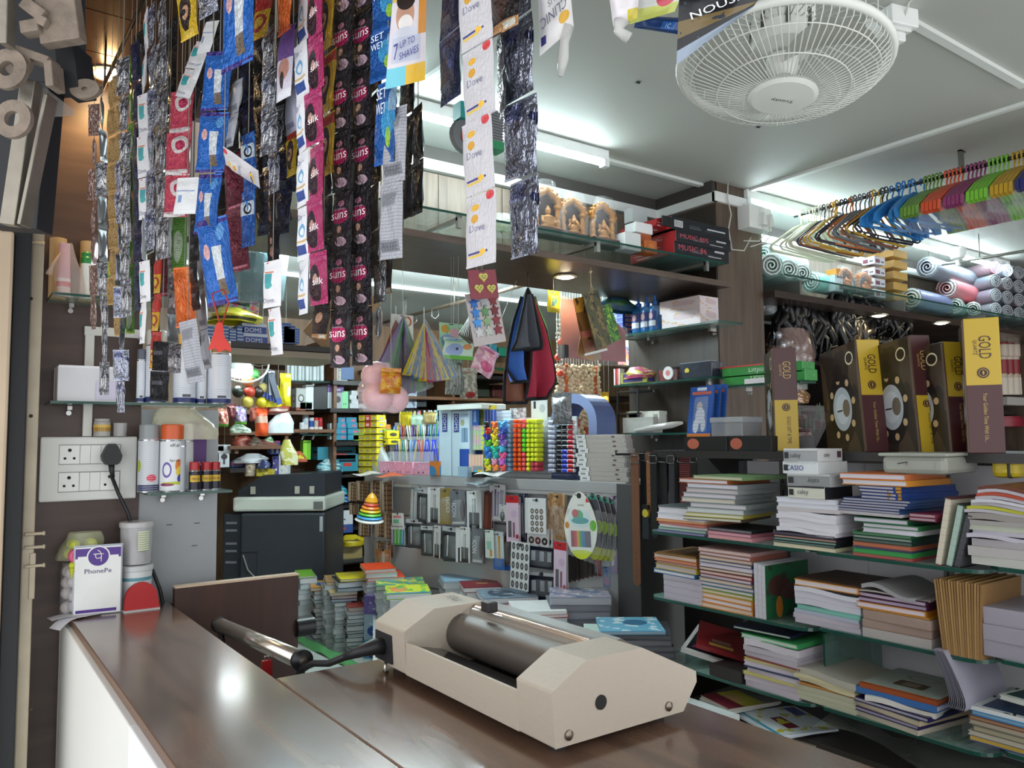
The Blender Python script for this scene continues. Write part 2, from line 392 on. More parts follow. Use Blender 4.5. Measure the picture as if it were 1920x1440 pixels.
PT=mat('#b4aa9b',.55,amt=.03,scale=120,bump=.15)
lm=E('laminating_machine','beige metal pouch laminator with open roller bed on the wooden counter','laminator',(.76,1.05,1.0))
PROF=[(.632,1.013),(.628,1.083),(.686,1.114),(.786,1.114),(.893,1.064),(.894,1.049),(.865,1.013)]
prof=[(x-.76,z-1.0)for x,z in PROF]
for y0,y1 in((.80,.876),(1.195,1.302)):
 g=MB();g.prism(prof,y0-1.05,y1-1.05,PT);g.obj('end_housing',lm,bev=.0025)
g=MB();g.box(.631-.76,.636-.76,.876-1.05,1.195-1.05,.013,.066,PT);g.obj('front_wall',lm,bev=.001)
g=MB();g.box(-.126,.1,-.17,.14,.012,.018,mat('#24262a',.12,amt=.05));g.prism([(-.124,.03),(-.124,.06),(-.062,.046),(-.05,.03)],-.172,.144,mat('#1b1d20',.12));g.obj('feed_tray',lm)
g=MB();g.lathe([(.033,-.174),(.033,.145)],mat('#57504a',.45,.2),24,(-.018,0,.066),'y');g.obj('roller',lm)
g=MB();g.lathe([(.013,-.174),(.013,.146)],mat('#9a7c68',.2,.9),14,(.008,0,.098),'y');g.obj('copper_shaft',lm)
def hood(u,v):
 a=radians(62-100*u);return(.012+.044*sin(radians(-50+100*u)),-.174+.32*v,.074+.036*cos(radians(-50+100*u)))
g=MB();g.grid(8,4,hood,glass('#c9c6bd',.38));g.obj('clear_hood',lm)
g=MB();g.prism([(.03,.1),(.058,.107),(.133,.064),(.134,.049),(.1,.014),(.05,.014)],-.174,.146,mat('#5b554e',.4));g.obj('rear_cover',lm)
g=MB();g.box(-.098,-.06,.141,.146,.03,.05,PT);g.cyl(-.078,.041,.1395,.142,.004,mat('#26221f'),10,'y');g.obj('bracket',lm)
g=MB();g.box(-.02,.0,.06,.085,.112,.13,mat('#1b1b1d',.5));g.obj('black_switch',lm,bev=.003)
g=MB();g.cyl(.709-.76,.056,-.2515,-.249,.0095,mat('#141414',.6),20,'y');g.obj('side_hole',lm)
for x,z in((.654,1.026),(.835,1.026)):
 g=MB();g.lathe([(.0068,-.2495),(.0066,-.2522),(.003,-.2545),(0,-.255)],mat('#7d7468',.25,.9),14,(x-.76,0,z-1.0),'y');g.obj('bolt',lm)
for x,y in((-.1,-.22),(.08,-.22),(-.1,.22),(.08,.22)):
 g=MB();g.cyl(x,y,0,.014,.012,mat('#1d1b1a',.7));g.obj('rubber_foot',lm)
g=MB();g.box(-.1325,-.126,.19,.252,.02,.068,mat('#202226',.5));g.obj('power_inlet',lm)
g=MB();g.text('FITAA',.22,-.005,.018,mat('#5f6a5f',.6),y=.1152,w=.05,rot=-pi/2-.2,face='T')
o_=g.obj('lettering',lm);o_.location=(0,0,0)
me=o_.data
for v in me.vertices:v.co=Vector((v.co.y*0+v.co.x-.225,v.co.y+.2,v.co.z))
pc=E('mains_lead','thick black mains lead running from the laminator inlet over the counter end','cable',(.56,1.34,1.0))
pts=[(.6315,1.272,1.044),(.612,1.276,1.045),(.590,1.275,1.042),(.57,1.30,1.03),(.558,1.34,1.012),(.548,1.385,1.004),(.54,1.43,.985),(.535,1.46,.93),(.533,1.47,.8)]
g=MB();g.tube([Vector(p)-pc.location for p in pts[2:]],.0062,mat('#17181b',.45),8);g.obj('cable',pc)
g=MB();g.tube([Vector(p)-pc.location for p in pts[:4]],.01,mat('#1b1c1f',.5),10,rs=[.014,.014,.0105,.007]);g.obj('connector',pc)
g=MB();g.tube([(.628,1.262,1.02),(.626,1.262,1.004),(.632,1.262,1.001)],.003,mat('#b8b4aa',.2,1));tag(g.obj('steel_clip'),'small shiny steel clip under the laminator near its power inlet','clip')
CR=mat('#c9b49a',.6,amt=.12,scale=9);BLK=mat('#16181d',.6);CRM=mat('#b3a791',.5,.1,.25,14);GAL=mat('#8d877c',.42,.75,.3,22,bump=.5);RUST=mat('#84776a',.7,.1,.5,45,bump=1.0)
g=MB();g.box(-.06,.104,2.0,2.12,0,1.86,CR);struct(g,'trim_door_post',bev=.006)
g=MB();g.box(.105,.139,2.02,2.12,0,1.93,BLK);struct(g,'trim_shutter_channel',bev=.003)
g=MB();g.box(.140,.1645,2.05,2.16,0,2.3,CRM);t=struct(g,'trim_shutter_guide',bev=.003)
for py in(1001,1026,1061,455):
 p=at(58,py,y=2.05);q=MB();q.lathe([(.0035,-.012),(.0035,.022),(.005,.022),(.005,.026)],CRM,10,(p.x,2.045,p.z),'x');q.obj('slide_bolt',t)
for py in(560,780,1095,1330):
 p=at(58,py,y=2.05);q=MB();q.cyl(p.x,p.z,2.0485,2.051,.004,mat('#3a3128',.8),10,'y');q.obj('bolt_hole',t)
p=at(60,1080,y=2.05);q=MB();q.box(p.x-.006,p.x+.006,2.046,2.051,p.z-.05,p.z+.05,CRM);q.obj('latch_plate',t,bev=.002)
p=at(75,297,y=2.05);q=MB();q.prism([(-.02,-.016),(.012,-.02),(.034,0),(.01,.03),(-.02,.034)],-.004,.004,mat('#c9a878',.5));o=q.obj('wooden_wedge');o.location=p;tag(o,'small tan wooden wedge sticking out beside the shutter rail top','wedge')
sa=E('shutter_latch_assembly','rusty galvanised steel shutter arm with brackets hanging at the top left','latch',at(80,60,d=1.15))
O=sa.location.copy()
def lp(px,py,d=1.15):return at(px,py,d=d)-O
def bar(pts,w_,t_,m,nm,d=1.15):
 g=MB();P_=[lp(*p,d)for p in pts]
 nv=Vector((.616,.788,0))
 for k in range(len(P_)-1):
  a,b=P_[k],P_[k+1];s=(b-a).cross(nv).normalized()*w_/2;n_=nv*t_
  q=[a-s,a+s,b+s,b-s];vs=q+[x+n_ for x in q]
  g.raw(vs,[[0,1,2,3],[7,6,5,4],[0,4,5,1],[1,5,6,2],[2,6,7,3],[3,7,4,0]],m)
 return g.obj(nm,sa,bev=.0015)
bar([(52,148),(12,420)],.023,.018,GAL,'steel_bar')
bar([(85,175),(34,420)],.006,.026,GAL,'angle_flange')
bar([(20,88),(88,112),(92,160)],.012,.03,RUST,'hook_bracket',1.13)
bar([(100,-10),(112,76)],.058,.02,RUST,'plaster_stained_plate',1.12)
bar([(40,0),(78,28),(70,44),(36,50)],.018,.02,RUST,'bent_plate',1.11)
bar([(6,-10),(4,80)],.012,.02,GAL,'side_bar',1.1)
bar([(62,-40),(66,165)],.12,.04,BLK,'black_housing',1.24)
bar([(44,150),(20,425)],.085,.04,BLK,'black_housing',1.24)
bar([(118,80),(128,165)],.03,.05,BLK,'black_rubber_stop',1.17)
def ring(px,py,r,nm,d,rx=1,tk=.008):
 g=MB();c=lp(px,py,d);rt=Vector((.788,-.616,0))
 nv=Vector((.616,.788,0))*.008;m_=24
 pt=lambda R_,i,s:c+rt*(R_*rx*cos(2*pi*i/m_))+Vector((0,0,R_*sin(2*pi*i/m_)))+nv*s
 for i in range(m_):
  a,b=r+tk,r-tk
  g.face([pt(a,i,0),pt(a,i+1,0),pt(b,i+1,0),pt(b,i,0)],RUST);g.face([pt(a,i,1),pt(a,i+1,1),pt(a,i+1,0),pt(a,i,0)],RUST);g.face([pt(b,i,0),pt(b,i+1,0),pt(b,i+1,1),pt(b,i,1)],RUST);g.face([pt(b,i,1),pt(b,i+1,1),pt(a,i+1,1),pt(a,i,1)],RUST)
 g.obj(nm,sa)
ring(22,222,.019,'pull_ring',1.1);ring(12,128,.02,'washer_ring',1.12,1,.009);ring(32,118,.013,'bracket_eye',1.13,1,.006)
ring(158,166,.009,'flange_eye',1.17,1.5,.006)
bar([(135,160),(178,172)],.012,.006,RUST,'flange',1.175)
g=MB();a=lp(110,205,1.2);g.prism([(-.03,-.02),(.02,-.005),(.02,.004),(-.02,.03)],0,.002,film('#b8b2aa',.35));o=g.obj('torn_film',sa);o.location=a
def spot(loc,e,label,warm='#ffd28a',pw=6):
 o=E('downlight',label,'light',loc,0,None)
 g=MB();g.lathe([(.042,.0),(.046,-.004),(.034,-.006),(.03,.004)],mat('#d9cdb8',.4),20);g.obj('trim_ring',o)
 g=MB();g.lathe([(.03,-.002),(.02,-.010),(0.0,-.013)],mat('#fff0c8',.4,amt=0,em=e),16);g.obj('glowing_lens',o)
 ld=bpy.data.lights.new('warm_spot','SPOT');ld.energy=pw;ld.color=lin(warm)[:3];ld.spot_size=2.4;ld.spot_blend=.6;ld.shadow_soft_size=.03
 lo=bpy.data.objects.new('lamp_light',ld);COL.objects.link(lo);lo.parent=o;lo.location=(0,0,-.02)
 return o
p=at(198,156,z=2.305);spot((p.x,min(p.y,2.12),2.312),18,'warm glowing downlight in the brown plank ceiling at the entrance',pw=4)
ld=bpy.data.lights.new('bulb_glow','POINT');ld.energy=.35;ld.color=(1,.6,.25);ld.shadow_soft_size=.02
lo=bpy.data.objects.new('downlight_glow',ld);COL.objects.link(lo);lo.parent=bpy.data.objects['downlight'];lo.location=(0,-.01,-.035)
IV=mat('#dddfdb',.38,amt=.02);IVM=mat('#e9ebe8',.32,amt=.02);HOLE=mat('#0e0e0e',.7)
sb=E('switchboard','white sixteen module switchboard with two rows of sockets on the brown wall','switchboard',(.287,2.2,1.338))
g=MB();g.box(-.1055,.1055,-.016,0,-.0775,.0775,IV);g.obj('cover_plate',sb,bev=.004)
def socket(x,z):
 g=MB();g.box(x-.0215,x+.0215,-.0185,-.012,z-.0225,z+.0225,IVM);s=g.obj('socket',sb,bev=.001)
 g=MB();g.cyl(x,z+.0105,-.0188,-.017,.0042,HOLE,12,'y');g.cyl(x-.0098,z-.009,-.0188,-.017,.0032,HOLE,12,'y');g.cyl(x+.0098,z-.009,-.0188,-.017,.0032,HOLE,12,'y');g.obj('pin_hole',s)
def switch(x,z):
 g=MB();g.prism([(-.0185,z-.0222),(-.0225,z+.0222),(-.012,z+.0222),(-.012,z-.0222)],x-.0108,x+.0108,IVM,'x');g.obj('rocker_switch',sb,bev=.0008)
for z in(.0345,-.0315):
 g=MB();g.box(-.0675,.0675,-.0168,-.0125,z-.0245,z+.0245,mat('#9b9c98',.6));g.obj('module_frame',sb)
 socket(-.0448,z);switch(-.0115,z);switch(.0108,z);socket(.0438,z)
pl=E('power_plug','black three pin plug in the upper socket with lead hanging down to the counter','plug',(.287+.0438,2.2-.02,1.3725))
g=MB();pr=[(.012,-.026),(.02,-.016),(.0225,-.004),(.012,.02),(.006,.0255),(-.006,.0255),(-.012,.02),(-.0225,-.004),(-.02,-.016),(-.012,-.026)]
g.prism(pr,-.03,0,mat('#17191c',.5));g.obj('plug_body',pl,bev=.004)
g=MB();g.tube([(0,-.016,-.022),(.001,-.018,-.04),(.004,-.018,-.058)],.006,mat('#17191c',.5),10,rs=[.008,.0065,.0045]);g.obj('strain_relief',pl)
cp=[(209,892),(222,925),(240,962),(250,1000),(262,1028),(278,1050),(290,1080),(300,1105)]
g=MB();g.tube([(.003,-.018,-.05)]+[at(x,y,y=2.165)-pl.location for x,y in cp]+[(.125,-.04,-.39),(.128,-.04,-.6)],.0045,mat('#1a1c20',.45),8);g.obj('flex',pl)
cn=E('cable_trunking','white plastic cable trunking bent along the brown wall above the switchboard','trunking',(.2,2.2,1.4))
a,b,c=at(168,622,y=2.2),at(265,628,y=2.2),at(168,818,y=2.2)
TK=mat('#cfd0cb',.45,amt=.04);L0=cn.location
g=MB();g.box(a.x-.010-L0.x,a.x+.010-L0.x,-.012,0,c.z-L0.z,a.z-L0.z,TK);g.obj('trunking_run',cn,bev=.001)
g=MB();g.box(a.x-.012-L0.x,b.x-L0.x,-.013,0,a.z-.010-L0.z,a.z+.012-L0.z,TK);g.obj('trunking_run',cn,bev=.001)
def gshelf(x0,x1,z,dep,label,y=2.2,ang=0,fr=None,th=.006,tint='#bfe0d8',al=.3,brackets=2,org=None):
 org=org or((x0+x1)/2,y,z);hw=abs(x1-x0)/2
 o=E('glass_shelf',label,'shelf',org,ang)
 g=MB();g.box(-hw,hw,-dep,0,-th,0,glass(tint,al),F=GLEDGE(),S=GLEDGE(),Lf=GLEDGE());g.obj('glass_plate',o)
 for i in range(brackets):
  bx=-hw+.05+(2*hw-.1)*i/max(1,brackets-1)
  g=MB();g.box(bx-.006,bx+.006,-.03,0,-th-.012,-th,mat('#b8b8b6',.2,.9));g.cyl(bx,-th-.018,-.014,0,.006,mat('#b8b8b6',.2,.9),10,'y');g.obj('clamp',o,bev=.0015)
 return o
gshelf(.185,.42,1.747,.13,'upper glass shelf on the brown wall behind the hanging sachet strips')
gshelf(.188,.57,1.497,.13,'middle glass shelf on the brown wall holding the white box and spray cans')
gshelf(.405,.60,1.277,.12,'lower small glass shelf beside the switchboard holding the paint cans')
def can(px,py0,py1,wpx,label,body,cap,off=.06,group=None,y=2.2,cap_h=.2,name='spray_can',extra=(),cat='spray can',zb=None):
 f=Fr((0,y),0);b,wd,h=f.rect(px-wpx/2,py0,px+wpx/2,py1,off=off)
 if zb is not None:h+=b.z-zb;b.z=zb
 r=wd/2;o=E(name,label,cat,b,0,group);bm=body if not isinstance(body,str)else mat(body,.35)
 hb=h*(1-cap_h)
 g=MB();g.lathe([(r*.96,0),(r,.004,mat('#c9ccd0',.25,.9)),(r,hb*.97,bm),(r*.97,hb,mat('#c9ccd0',.25,.9)),(r*.9,hb+.003)],bm,22);g.obj('can_body',o)
 if cap:
  g=MB();g.lathe([(r*.93,hb),(r*.93,h*.985),(r*.88,h)],mat(cap,.35),22);g.obj('cap',o)
 if extra:
  g=MB()
  for s_,v,hh,c in extra:g.text(s_,0,hb*v,hh*h,mat(c,.5),y=-r*1.01,w=min(r*1.3,len(s_)*hh*h*.62))
  g.obj('lettering',o)
 return o
Z1,Z2,Z3=1.747,1.497,1.277
o=E('bottle','white plastic bottle with green screw cap on the upper shelf','bottle',at(161,560,y=2.14));o.location.z=Z1
g=MB();g.lathe([(.012,0),(.014,.004),(.0142,.075),(.0135,.082),(.0135,.086)],mat('#e8ebe8',.4,bump=.1),20);g.obj('bottle_body',o)
g=MB();g.lathe([(.0135,.086),(.0138,.1),(.0115,.103),(.0118,.112),(.009,.115)],mat('#1f8a3c',.35),20);g.obj('screw_cap',o)
o=E('bottle','pink and white lotion bottle with red band inside a clear bag on the upper shelf','bottle',at(118,560,y=2.13));o.location.z=Z1
g=MB();g.grid(10,10,lambda u,v:((.0155-.004*v)*cos(2*pi*u),(.011-.003*v)*sin(2*pi*u),.128*v),gm('#e2b8c8',[('r',0,0,1,.18,'#f0ecec'),('r',0,.19,1,.28,'#d43a44'),('s','v',30,.3,'#d8a8bb'),('r',0,.28,1,.34,'#f0ecec')],.35));g.obj('bottle_body',o)
o=E('carry_bag','thin clear plastic bag slumped over the pink bottle on the upper shelf','bag',at(128,558,y=2.12));o.location.z=Z1
def bagf(W,D,H,sd,pinch=.25):
 r_=random.Random(sd);ph=[r_.random()*6 for _ in range(6)]
 def f(u,v):
  a=2*pi*u;k=(1-(1-pinch)*max(0,v-.45)/.55)*(1+.1*sin(3*a+ph[0]+4*v)+.06*sin(7*a+ph[1]+6*v))
  return(W/2*k*cos(a)+.06*W*sin(4*v+ph[2]),D/2*k*sin(a),H*v)
 return f
g=MB();g.grid(20,8,bagf(.062,.04,.128,3,.2),film('#d8c8c4',.3));g.obj('bag_film',o)
g=MB();g.tube([(-.02,-.01,.1),(-.035,-.015,.07),(-.043,-.015,.045)],.004,film('#d8c8c4',.4),6,rs=[.002,.004,.008]);g.obj('bag_ear',o)
for px,l in((106,'taller of two cream cylinders at the back of the upper shelf'),(163,'cream cylinder standing behind the bottle with green cap')):
 o=E('paper_roll',l,'roll',at(px,560,y=2.18));o.location.z=Z1
 g=MB();g.lathe([(.0185,0),(.0185,.149),(.015,.15)],mat('#c8a878',.5),20);g.obj('roll_body',o)
o=E('bottle','yellow green bottle with green label behind the strips on the upper shelf','bottle',at(198,560,y=2.13));o.location.z=Z1
g=MB();g.lathe([(.013,0),(.0145,.01,mat('#7a9a2a',.3)),(.0145,.05,mat('#8fb03a',.3)),(.0145,.06,mat('#2c9a3a',.3)),(.008,.085,mat('#a9b838',.3)),(.008,.095)],mat('#a9b838',.3),18);g.obj('bottle_body',o)
for px,l in((232,'#6a2a2c'),):
 o=E('carton','brown red packet leaning at the back of the upper shelf','box',at(px,560,y=2.18));o.location.z=Z1
 g=MB();g.box(-.018,.018,-.012,.012,0,.085+.01*(px%7)/7,mat(l,.4));g.obj('carton_body',o,bev=.001)
carton(FW,(108,687,219,754),.08,'plain white cardboard box on the middle glass shelf',m='#d4d4d8',off=.10,T=mat('#e6e6ea',.5),txt=())
g=MB();b=FW.P(198,750,.1015);g.box(b.x-.021,b.x+.021,b.y-.0006,b.y,b.z,b.z+.045,mat('#c9c4d8',.35));tag(g.obj('sticker'),'pale lilac sticker on the front of the plain white box','sticker')
lab=gm('#d8dde6',[('s','v',26,.16,'#aeb6c4'),('r',.3,.3,.75,.75,'#d8dde6'),('r',0,0,1,.09,'#26346e'),('r',.38,.1,.62,.15,'#454a58')],.35)
for px,wpx,y0,cap,l in((291,40,620,'#c8cac6','white labelled spray can with pale grey cap, leftmost full can on the middle shelf'),(345,42,628,'#d8a024','white labelled spray can with mustard yellow cap on the middle shelf'),(376,20,650,'#9aa0a8','white labelled spray can half hidden between two others on the middle shelf'),(410,44,640,'#8a6a3a','white labelled spray can with brown cap at the right end of the middle shelf'),(263,16,655,'#5a6270','blue grey spray can partly hidden at the panel edge on the middle shelf')):
 can(px,y0,757,wpx,l,lab,cap,off=.07,cap_h=.2,zb=Z2)
art=gm('#dfe3e6',[('e',.62,.5,.1,.14,'#d8782a'),('e',.7,.38,.16,.12,'#e0c83a'),('e',.72,.24,.14,.1,'#3a3f9a'),('e',.3,.42,.13,.16,'#6a52a8'),('e',.3,.42,.09,.11,'#dfe3e6'),('e',.5,.15,.35,.03,'#b8c42a'),('e',.3,.12,.2,.03,'#8a3060')],.35)
can(321,796,923,46,'white spray paint can with orange cap and colourful dancer print',art,'#cf5a28',off=.08,cap_h=.23,zb=Z3,extra=(('eKal',.9,.05,'#2c2c34'),('Spray',.6,.045,'#2c2c34')))
can(277,796,923,40,'white spray paint can with grey cap and pink dot beside the wall corner',gm('#c8cdd2',[('e',.55,.26,.16,.07,'#d8304a'),('r',0,0,1,.13,'#2a2f5a'),('s','v',24,.18,'#b4bac2'),('e',.1,.5,.1,.12,'#a8b83a')],.35),'#8d9294',off=.07,cap_h=.22,zb=Z3,extra=())
can(346,795,923,30,'plain white can behind the orange capped spray can','#d4d8da','#e2e4e4',off=.03,cap_h=.25,zb=Z3)
can(341,826,918,12,'slim grey tube standing beside the orange capped can','#9fa4aa','#8d9298',off=.10,cap_h=.1,zb=Z3,name='tube',cat='tube')
carton(FW,(352,791,386,923),.03,'slim purple carton behind the small red capped cans',m='#4a1f66',off=.03,txt=(('V',.7,.4,.07,'#c8b8d8'),))
wd40=gm('#1f1d2c',[('r',.15,.42,1,.78,'#d8b838'),('e',.55,.6,.32,.16,'#caa020'),('r',.9,0,1,.9,'#b9bcc2'),('r',0,.88,1,1,'#1f1d2c')],.35)
for i,px in enumerate((364,386,402)):
 can(px,866,922,21,'small dark oil can with red cap, %s on the lower shelf'%('leftmost of three','middle of three','rightmost of three')[i],wd40,'#a8222a',off=.095-.012*i,cap_h=.3,group='small red capped oil cans',extra=(('WD-40',.6,.07,'#1d1a3a'),),zb=Z3)
o=E('carry_bag','pale crumpled plastic bag stuffed under the middle shelf behind the cans','bag',(.49,2.15,Z3+.13))
g=MB();g.grid(18,6,bagf(.15,.06,.08,8,.6),film('#dcd8bc',.5));g.obj('bag_film',o)
p=FW.P(192,818,.03);o=E('jar','clear round jar with yellow label on top of the switchboard','jar',(p.x,2.178,1.4165))
g=MB();g.lathe([(.019,0),(.019,.034),(.017,.037),(.0175,.043)],film('#d8d4cc',.45),20);g.obj('jar_body',o)
g=MB();g.lathe([(.0193,.012),(.0193,.028)],gm('#c89a38',[('s','u',14,.4,'#6a5a3a'),('r',0,.6,1,1,'#d8b048')],.4),20,cap=False);g.obj('label',o)
p=FW.P(226,818,.03);o=E('jar','plain clear plastic cup on top of the switchboard beside the labelled jar','cup',(p.x,2.178,1.4165))
g=MB();g.lathe([(.015,0),(.016,.032),(.0165,.033)],film('#d4d4d4',.4),18);g.obj('cup_body',o)
pc_=E('payment_sign','white acrylic payment standee with purple round emblem at the counter end','sign',(.299,2.10,1.0),radians(-6))
W,H=.097,.157
g=MB();g.box(-W/2-.003,W/2+.003,.002,.006,0,H+.004,mat('#cfd6e6',.15,a=.6));g.obj('acrylic_back',pc_)
g=MB();g.box(-W/2,W/2,-.002,.002,.002,H,mat('#eef1ee',.3));g.obj('card',pc_,bev=.0006)
PU=mat('#4f2d8a',.35)
g=MB();g.box(-W/2+.001,W/2-.001,-.0026,-.002,H-.026,H-.003,PU);g.obj('top_band',pc_);g=MB();g.box(-W/2+.004,W/2-.008,-.0026,-.002,.006,.013,PU);g.obj('purple_band',pc_)
g=MB();g.box(-W/2+.006,W/2-.006,-.0031,-.0024,H-.036,H-.021,mat('#eef1ee',.3));g.cyl(0,H-.0225,-.0035,-.002,.0245,mat('#eef1ee',.3),32,'y');g.cyl(0,H-.0225,-.0042,-.003,.0215,PU,32,'y');g.obj('round_emblem',pc_)
WH=mat('#f4f2f6',.4);g=MB();y_=-.0048;zc=H-.0225
def st(a,b,r=.0012):g.tube([(a[0],y_,zc+a[1]),(b[0],y_,zc+b[1])],r,WH,6)
st((-.011,.006),(.011,.006));st((.006,.006),(.006,-.012));st((-.006,.006),(-.006,-.001));st((-.006,-.001),(-.003,-.0045));st((-.003,-.0045),(.006,-.003));g.tube([(-.002,y_,zc+.015),(.002,y_,zc+.012),(.006,y_,zc+.006)],.0011,WH,6);g.obj('emblem_letter',pc_)
g=MB();g.text('PhonePe',0,H-.056,.0105,mat('#3f2a6e',.4),y=-.0028,w=.056);g.obj('lettering',pc_)
o=E('jar','tall clear jar filled with white balls behind the payment sign','jar',(.262,2.145,1.0))
g=MB();g.lathe([(.03,0),(.036,.004),(.036,.10),(.033,.112),(.033,.12)],film('#cfd2d6',.22),22);g.obj('jar_body',o)
k=0
for z in(.016,.045,.073,.098):
 for i in range(5):
  a=i*1.257+z*40
  g=MB();g.ell((.02*cos(a),.02*sin(a),z+.004*(i%2)),.0145,mat('#d8cfcf',.35),12,8);b=g.obj('ball');b.location=o.location;tag(b,'white plastic ball inside the clear jar behind the payment sign','ball','white balls in the jar')
o=E('toy','pink plastic ring toy on the jar of white balls','toy',(.257,2.115,1.125))
g=MB();g.tube([(.013*cos(2*pi*i/18),0,.013+.0115*sin(2*pi*i/18))for i in range(18)],.007,mat('#e0608a',.35),8,True);g.tube([(-.018,0,.006),(.016,0,.004)],.004,mat('#e0608a',.35),8);g.obj('ring',o)
o=E('toy','yellow green plastic whistle toy hanging below the pink ring','toy',(.246,2.11,1.095))
g=MB();g.ell((0,0,.022),(.008,.006,.008),mat('#c8cc38',.35));g.lathe([(.007,.016),(.003,.0),(.0015,-.008)],mat('#c8cc38',.35),10);g.obj('whistle',o)
o=E('carry_bag','clear bag of yellow green balls on top of the jars','bag',(.27,2.15,1.126))
g=MB();g.grid(20,8,bagf(.088,.06,.062,5,.8),film('#e4e8c0',.3));g.obj('bag_film',o)
for i in range(8):
 a=i*.8;g=MB();g.ell((.026*cos(a),.014*sin(a),.014+.02*(i%2)),.0125,mat('#cdd648',.4),12,8);b=g.obj('ball');b.location=o.location;tag(b,'yellow green ball in the clear bag on top of the jars','ball','yellow green balls in the bag')
for i,(z,l)in enumerate(((1.0,'white paint bucket with printed label standing below another bucket'),(1.105,'clear plastic bucket with lid stacked on the white bucket'))):
 o=E('bucket',l,'bucket',(.388,2.142,z))
 top=mat('#d8dcdc',.35)if i==0 else film('#cfcfd2',.62)
 g=MB();g.lathe([(.034,0),(.0375,.09),(.0375,.092)],top,24);g.obj('pail',o)
 g=MB();g.lathe([(.039,.088),(.040,.09),(.040,.1),(.037,.102)],mat('#c9cdce',.35)if i==0 else film('#d8d8d8',.7),24);g.obj('lid',o)
 if i==0:
  g=MB();g.lathe([(.0368,.066),(.0372,.074)],mat('#5f9aa8',.4),24,cap=False);g.obj('blue_band',o)
  g=MB();g.text('opal',.006,.05,.012,mat('#2a2a2e',.5),y=-.0375,w=.03);g.text('ALLDRY',.008,.032,.008,mat('#2a2a2e',.5),y=-.037,w=.03);g.obj('lettering',o)
 else:
  g=MB();g.grid(6,2,lambda u,v:(.0385*sin(-.1+.75*u),-.0385*cos(-.1+.75*u),.032+.048*v),gm('#cfd6bc',[('s','v',9,.25,'#8a9070')],.5));g.obj('label',o)
o=E('half_round_stand','red half round plastic stand beside the payment sign','stand',(.392,2.09,1.0))
pr=[(-.038,0),(.042,0),(.038,.02)]+[(.0+.036*cos(t),.028+.038*sin(t))for t in[.2+.25*i for i in range(11)]]+[(-.036,.03)]
g=MB();g.prism(pr,-.006,.006,mat('#b3262a',.4));g.obj('stand_body',o,bev=.003)
g=MB();g.box(-.04,.04,-.015,.015,0,.003,mat('#c9cbc9',.4));g.obj('base',o)
for i,(a,l)in enumerate(((8,'white folded receipt sheet under the payment sign'),(22,'second white paper sheet drooping over the counter corner'))):
 o=E('paper_sheet',l,'paper',(.262,2.10,1.002+.002*i),radians(a))
 g=MB();g.grid(8,4,lambda u,v:(-.06+.1*u,-.02+.045*v-.012*i,(-.02*(max(0,.4-u)/.4)**2 if i else .004*sin(5*u))),mat('#dcdce2',.6));g.obj('sheet',o)
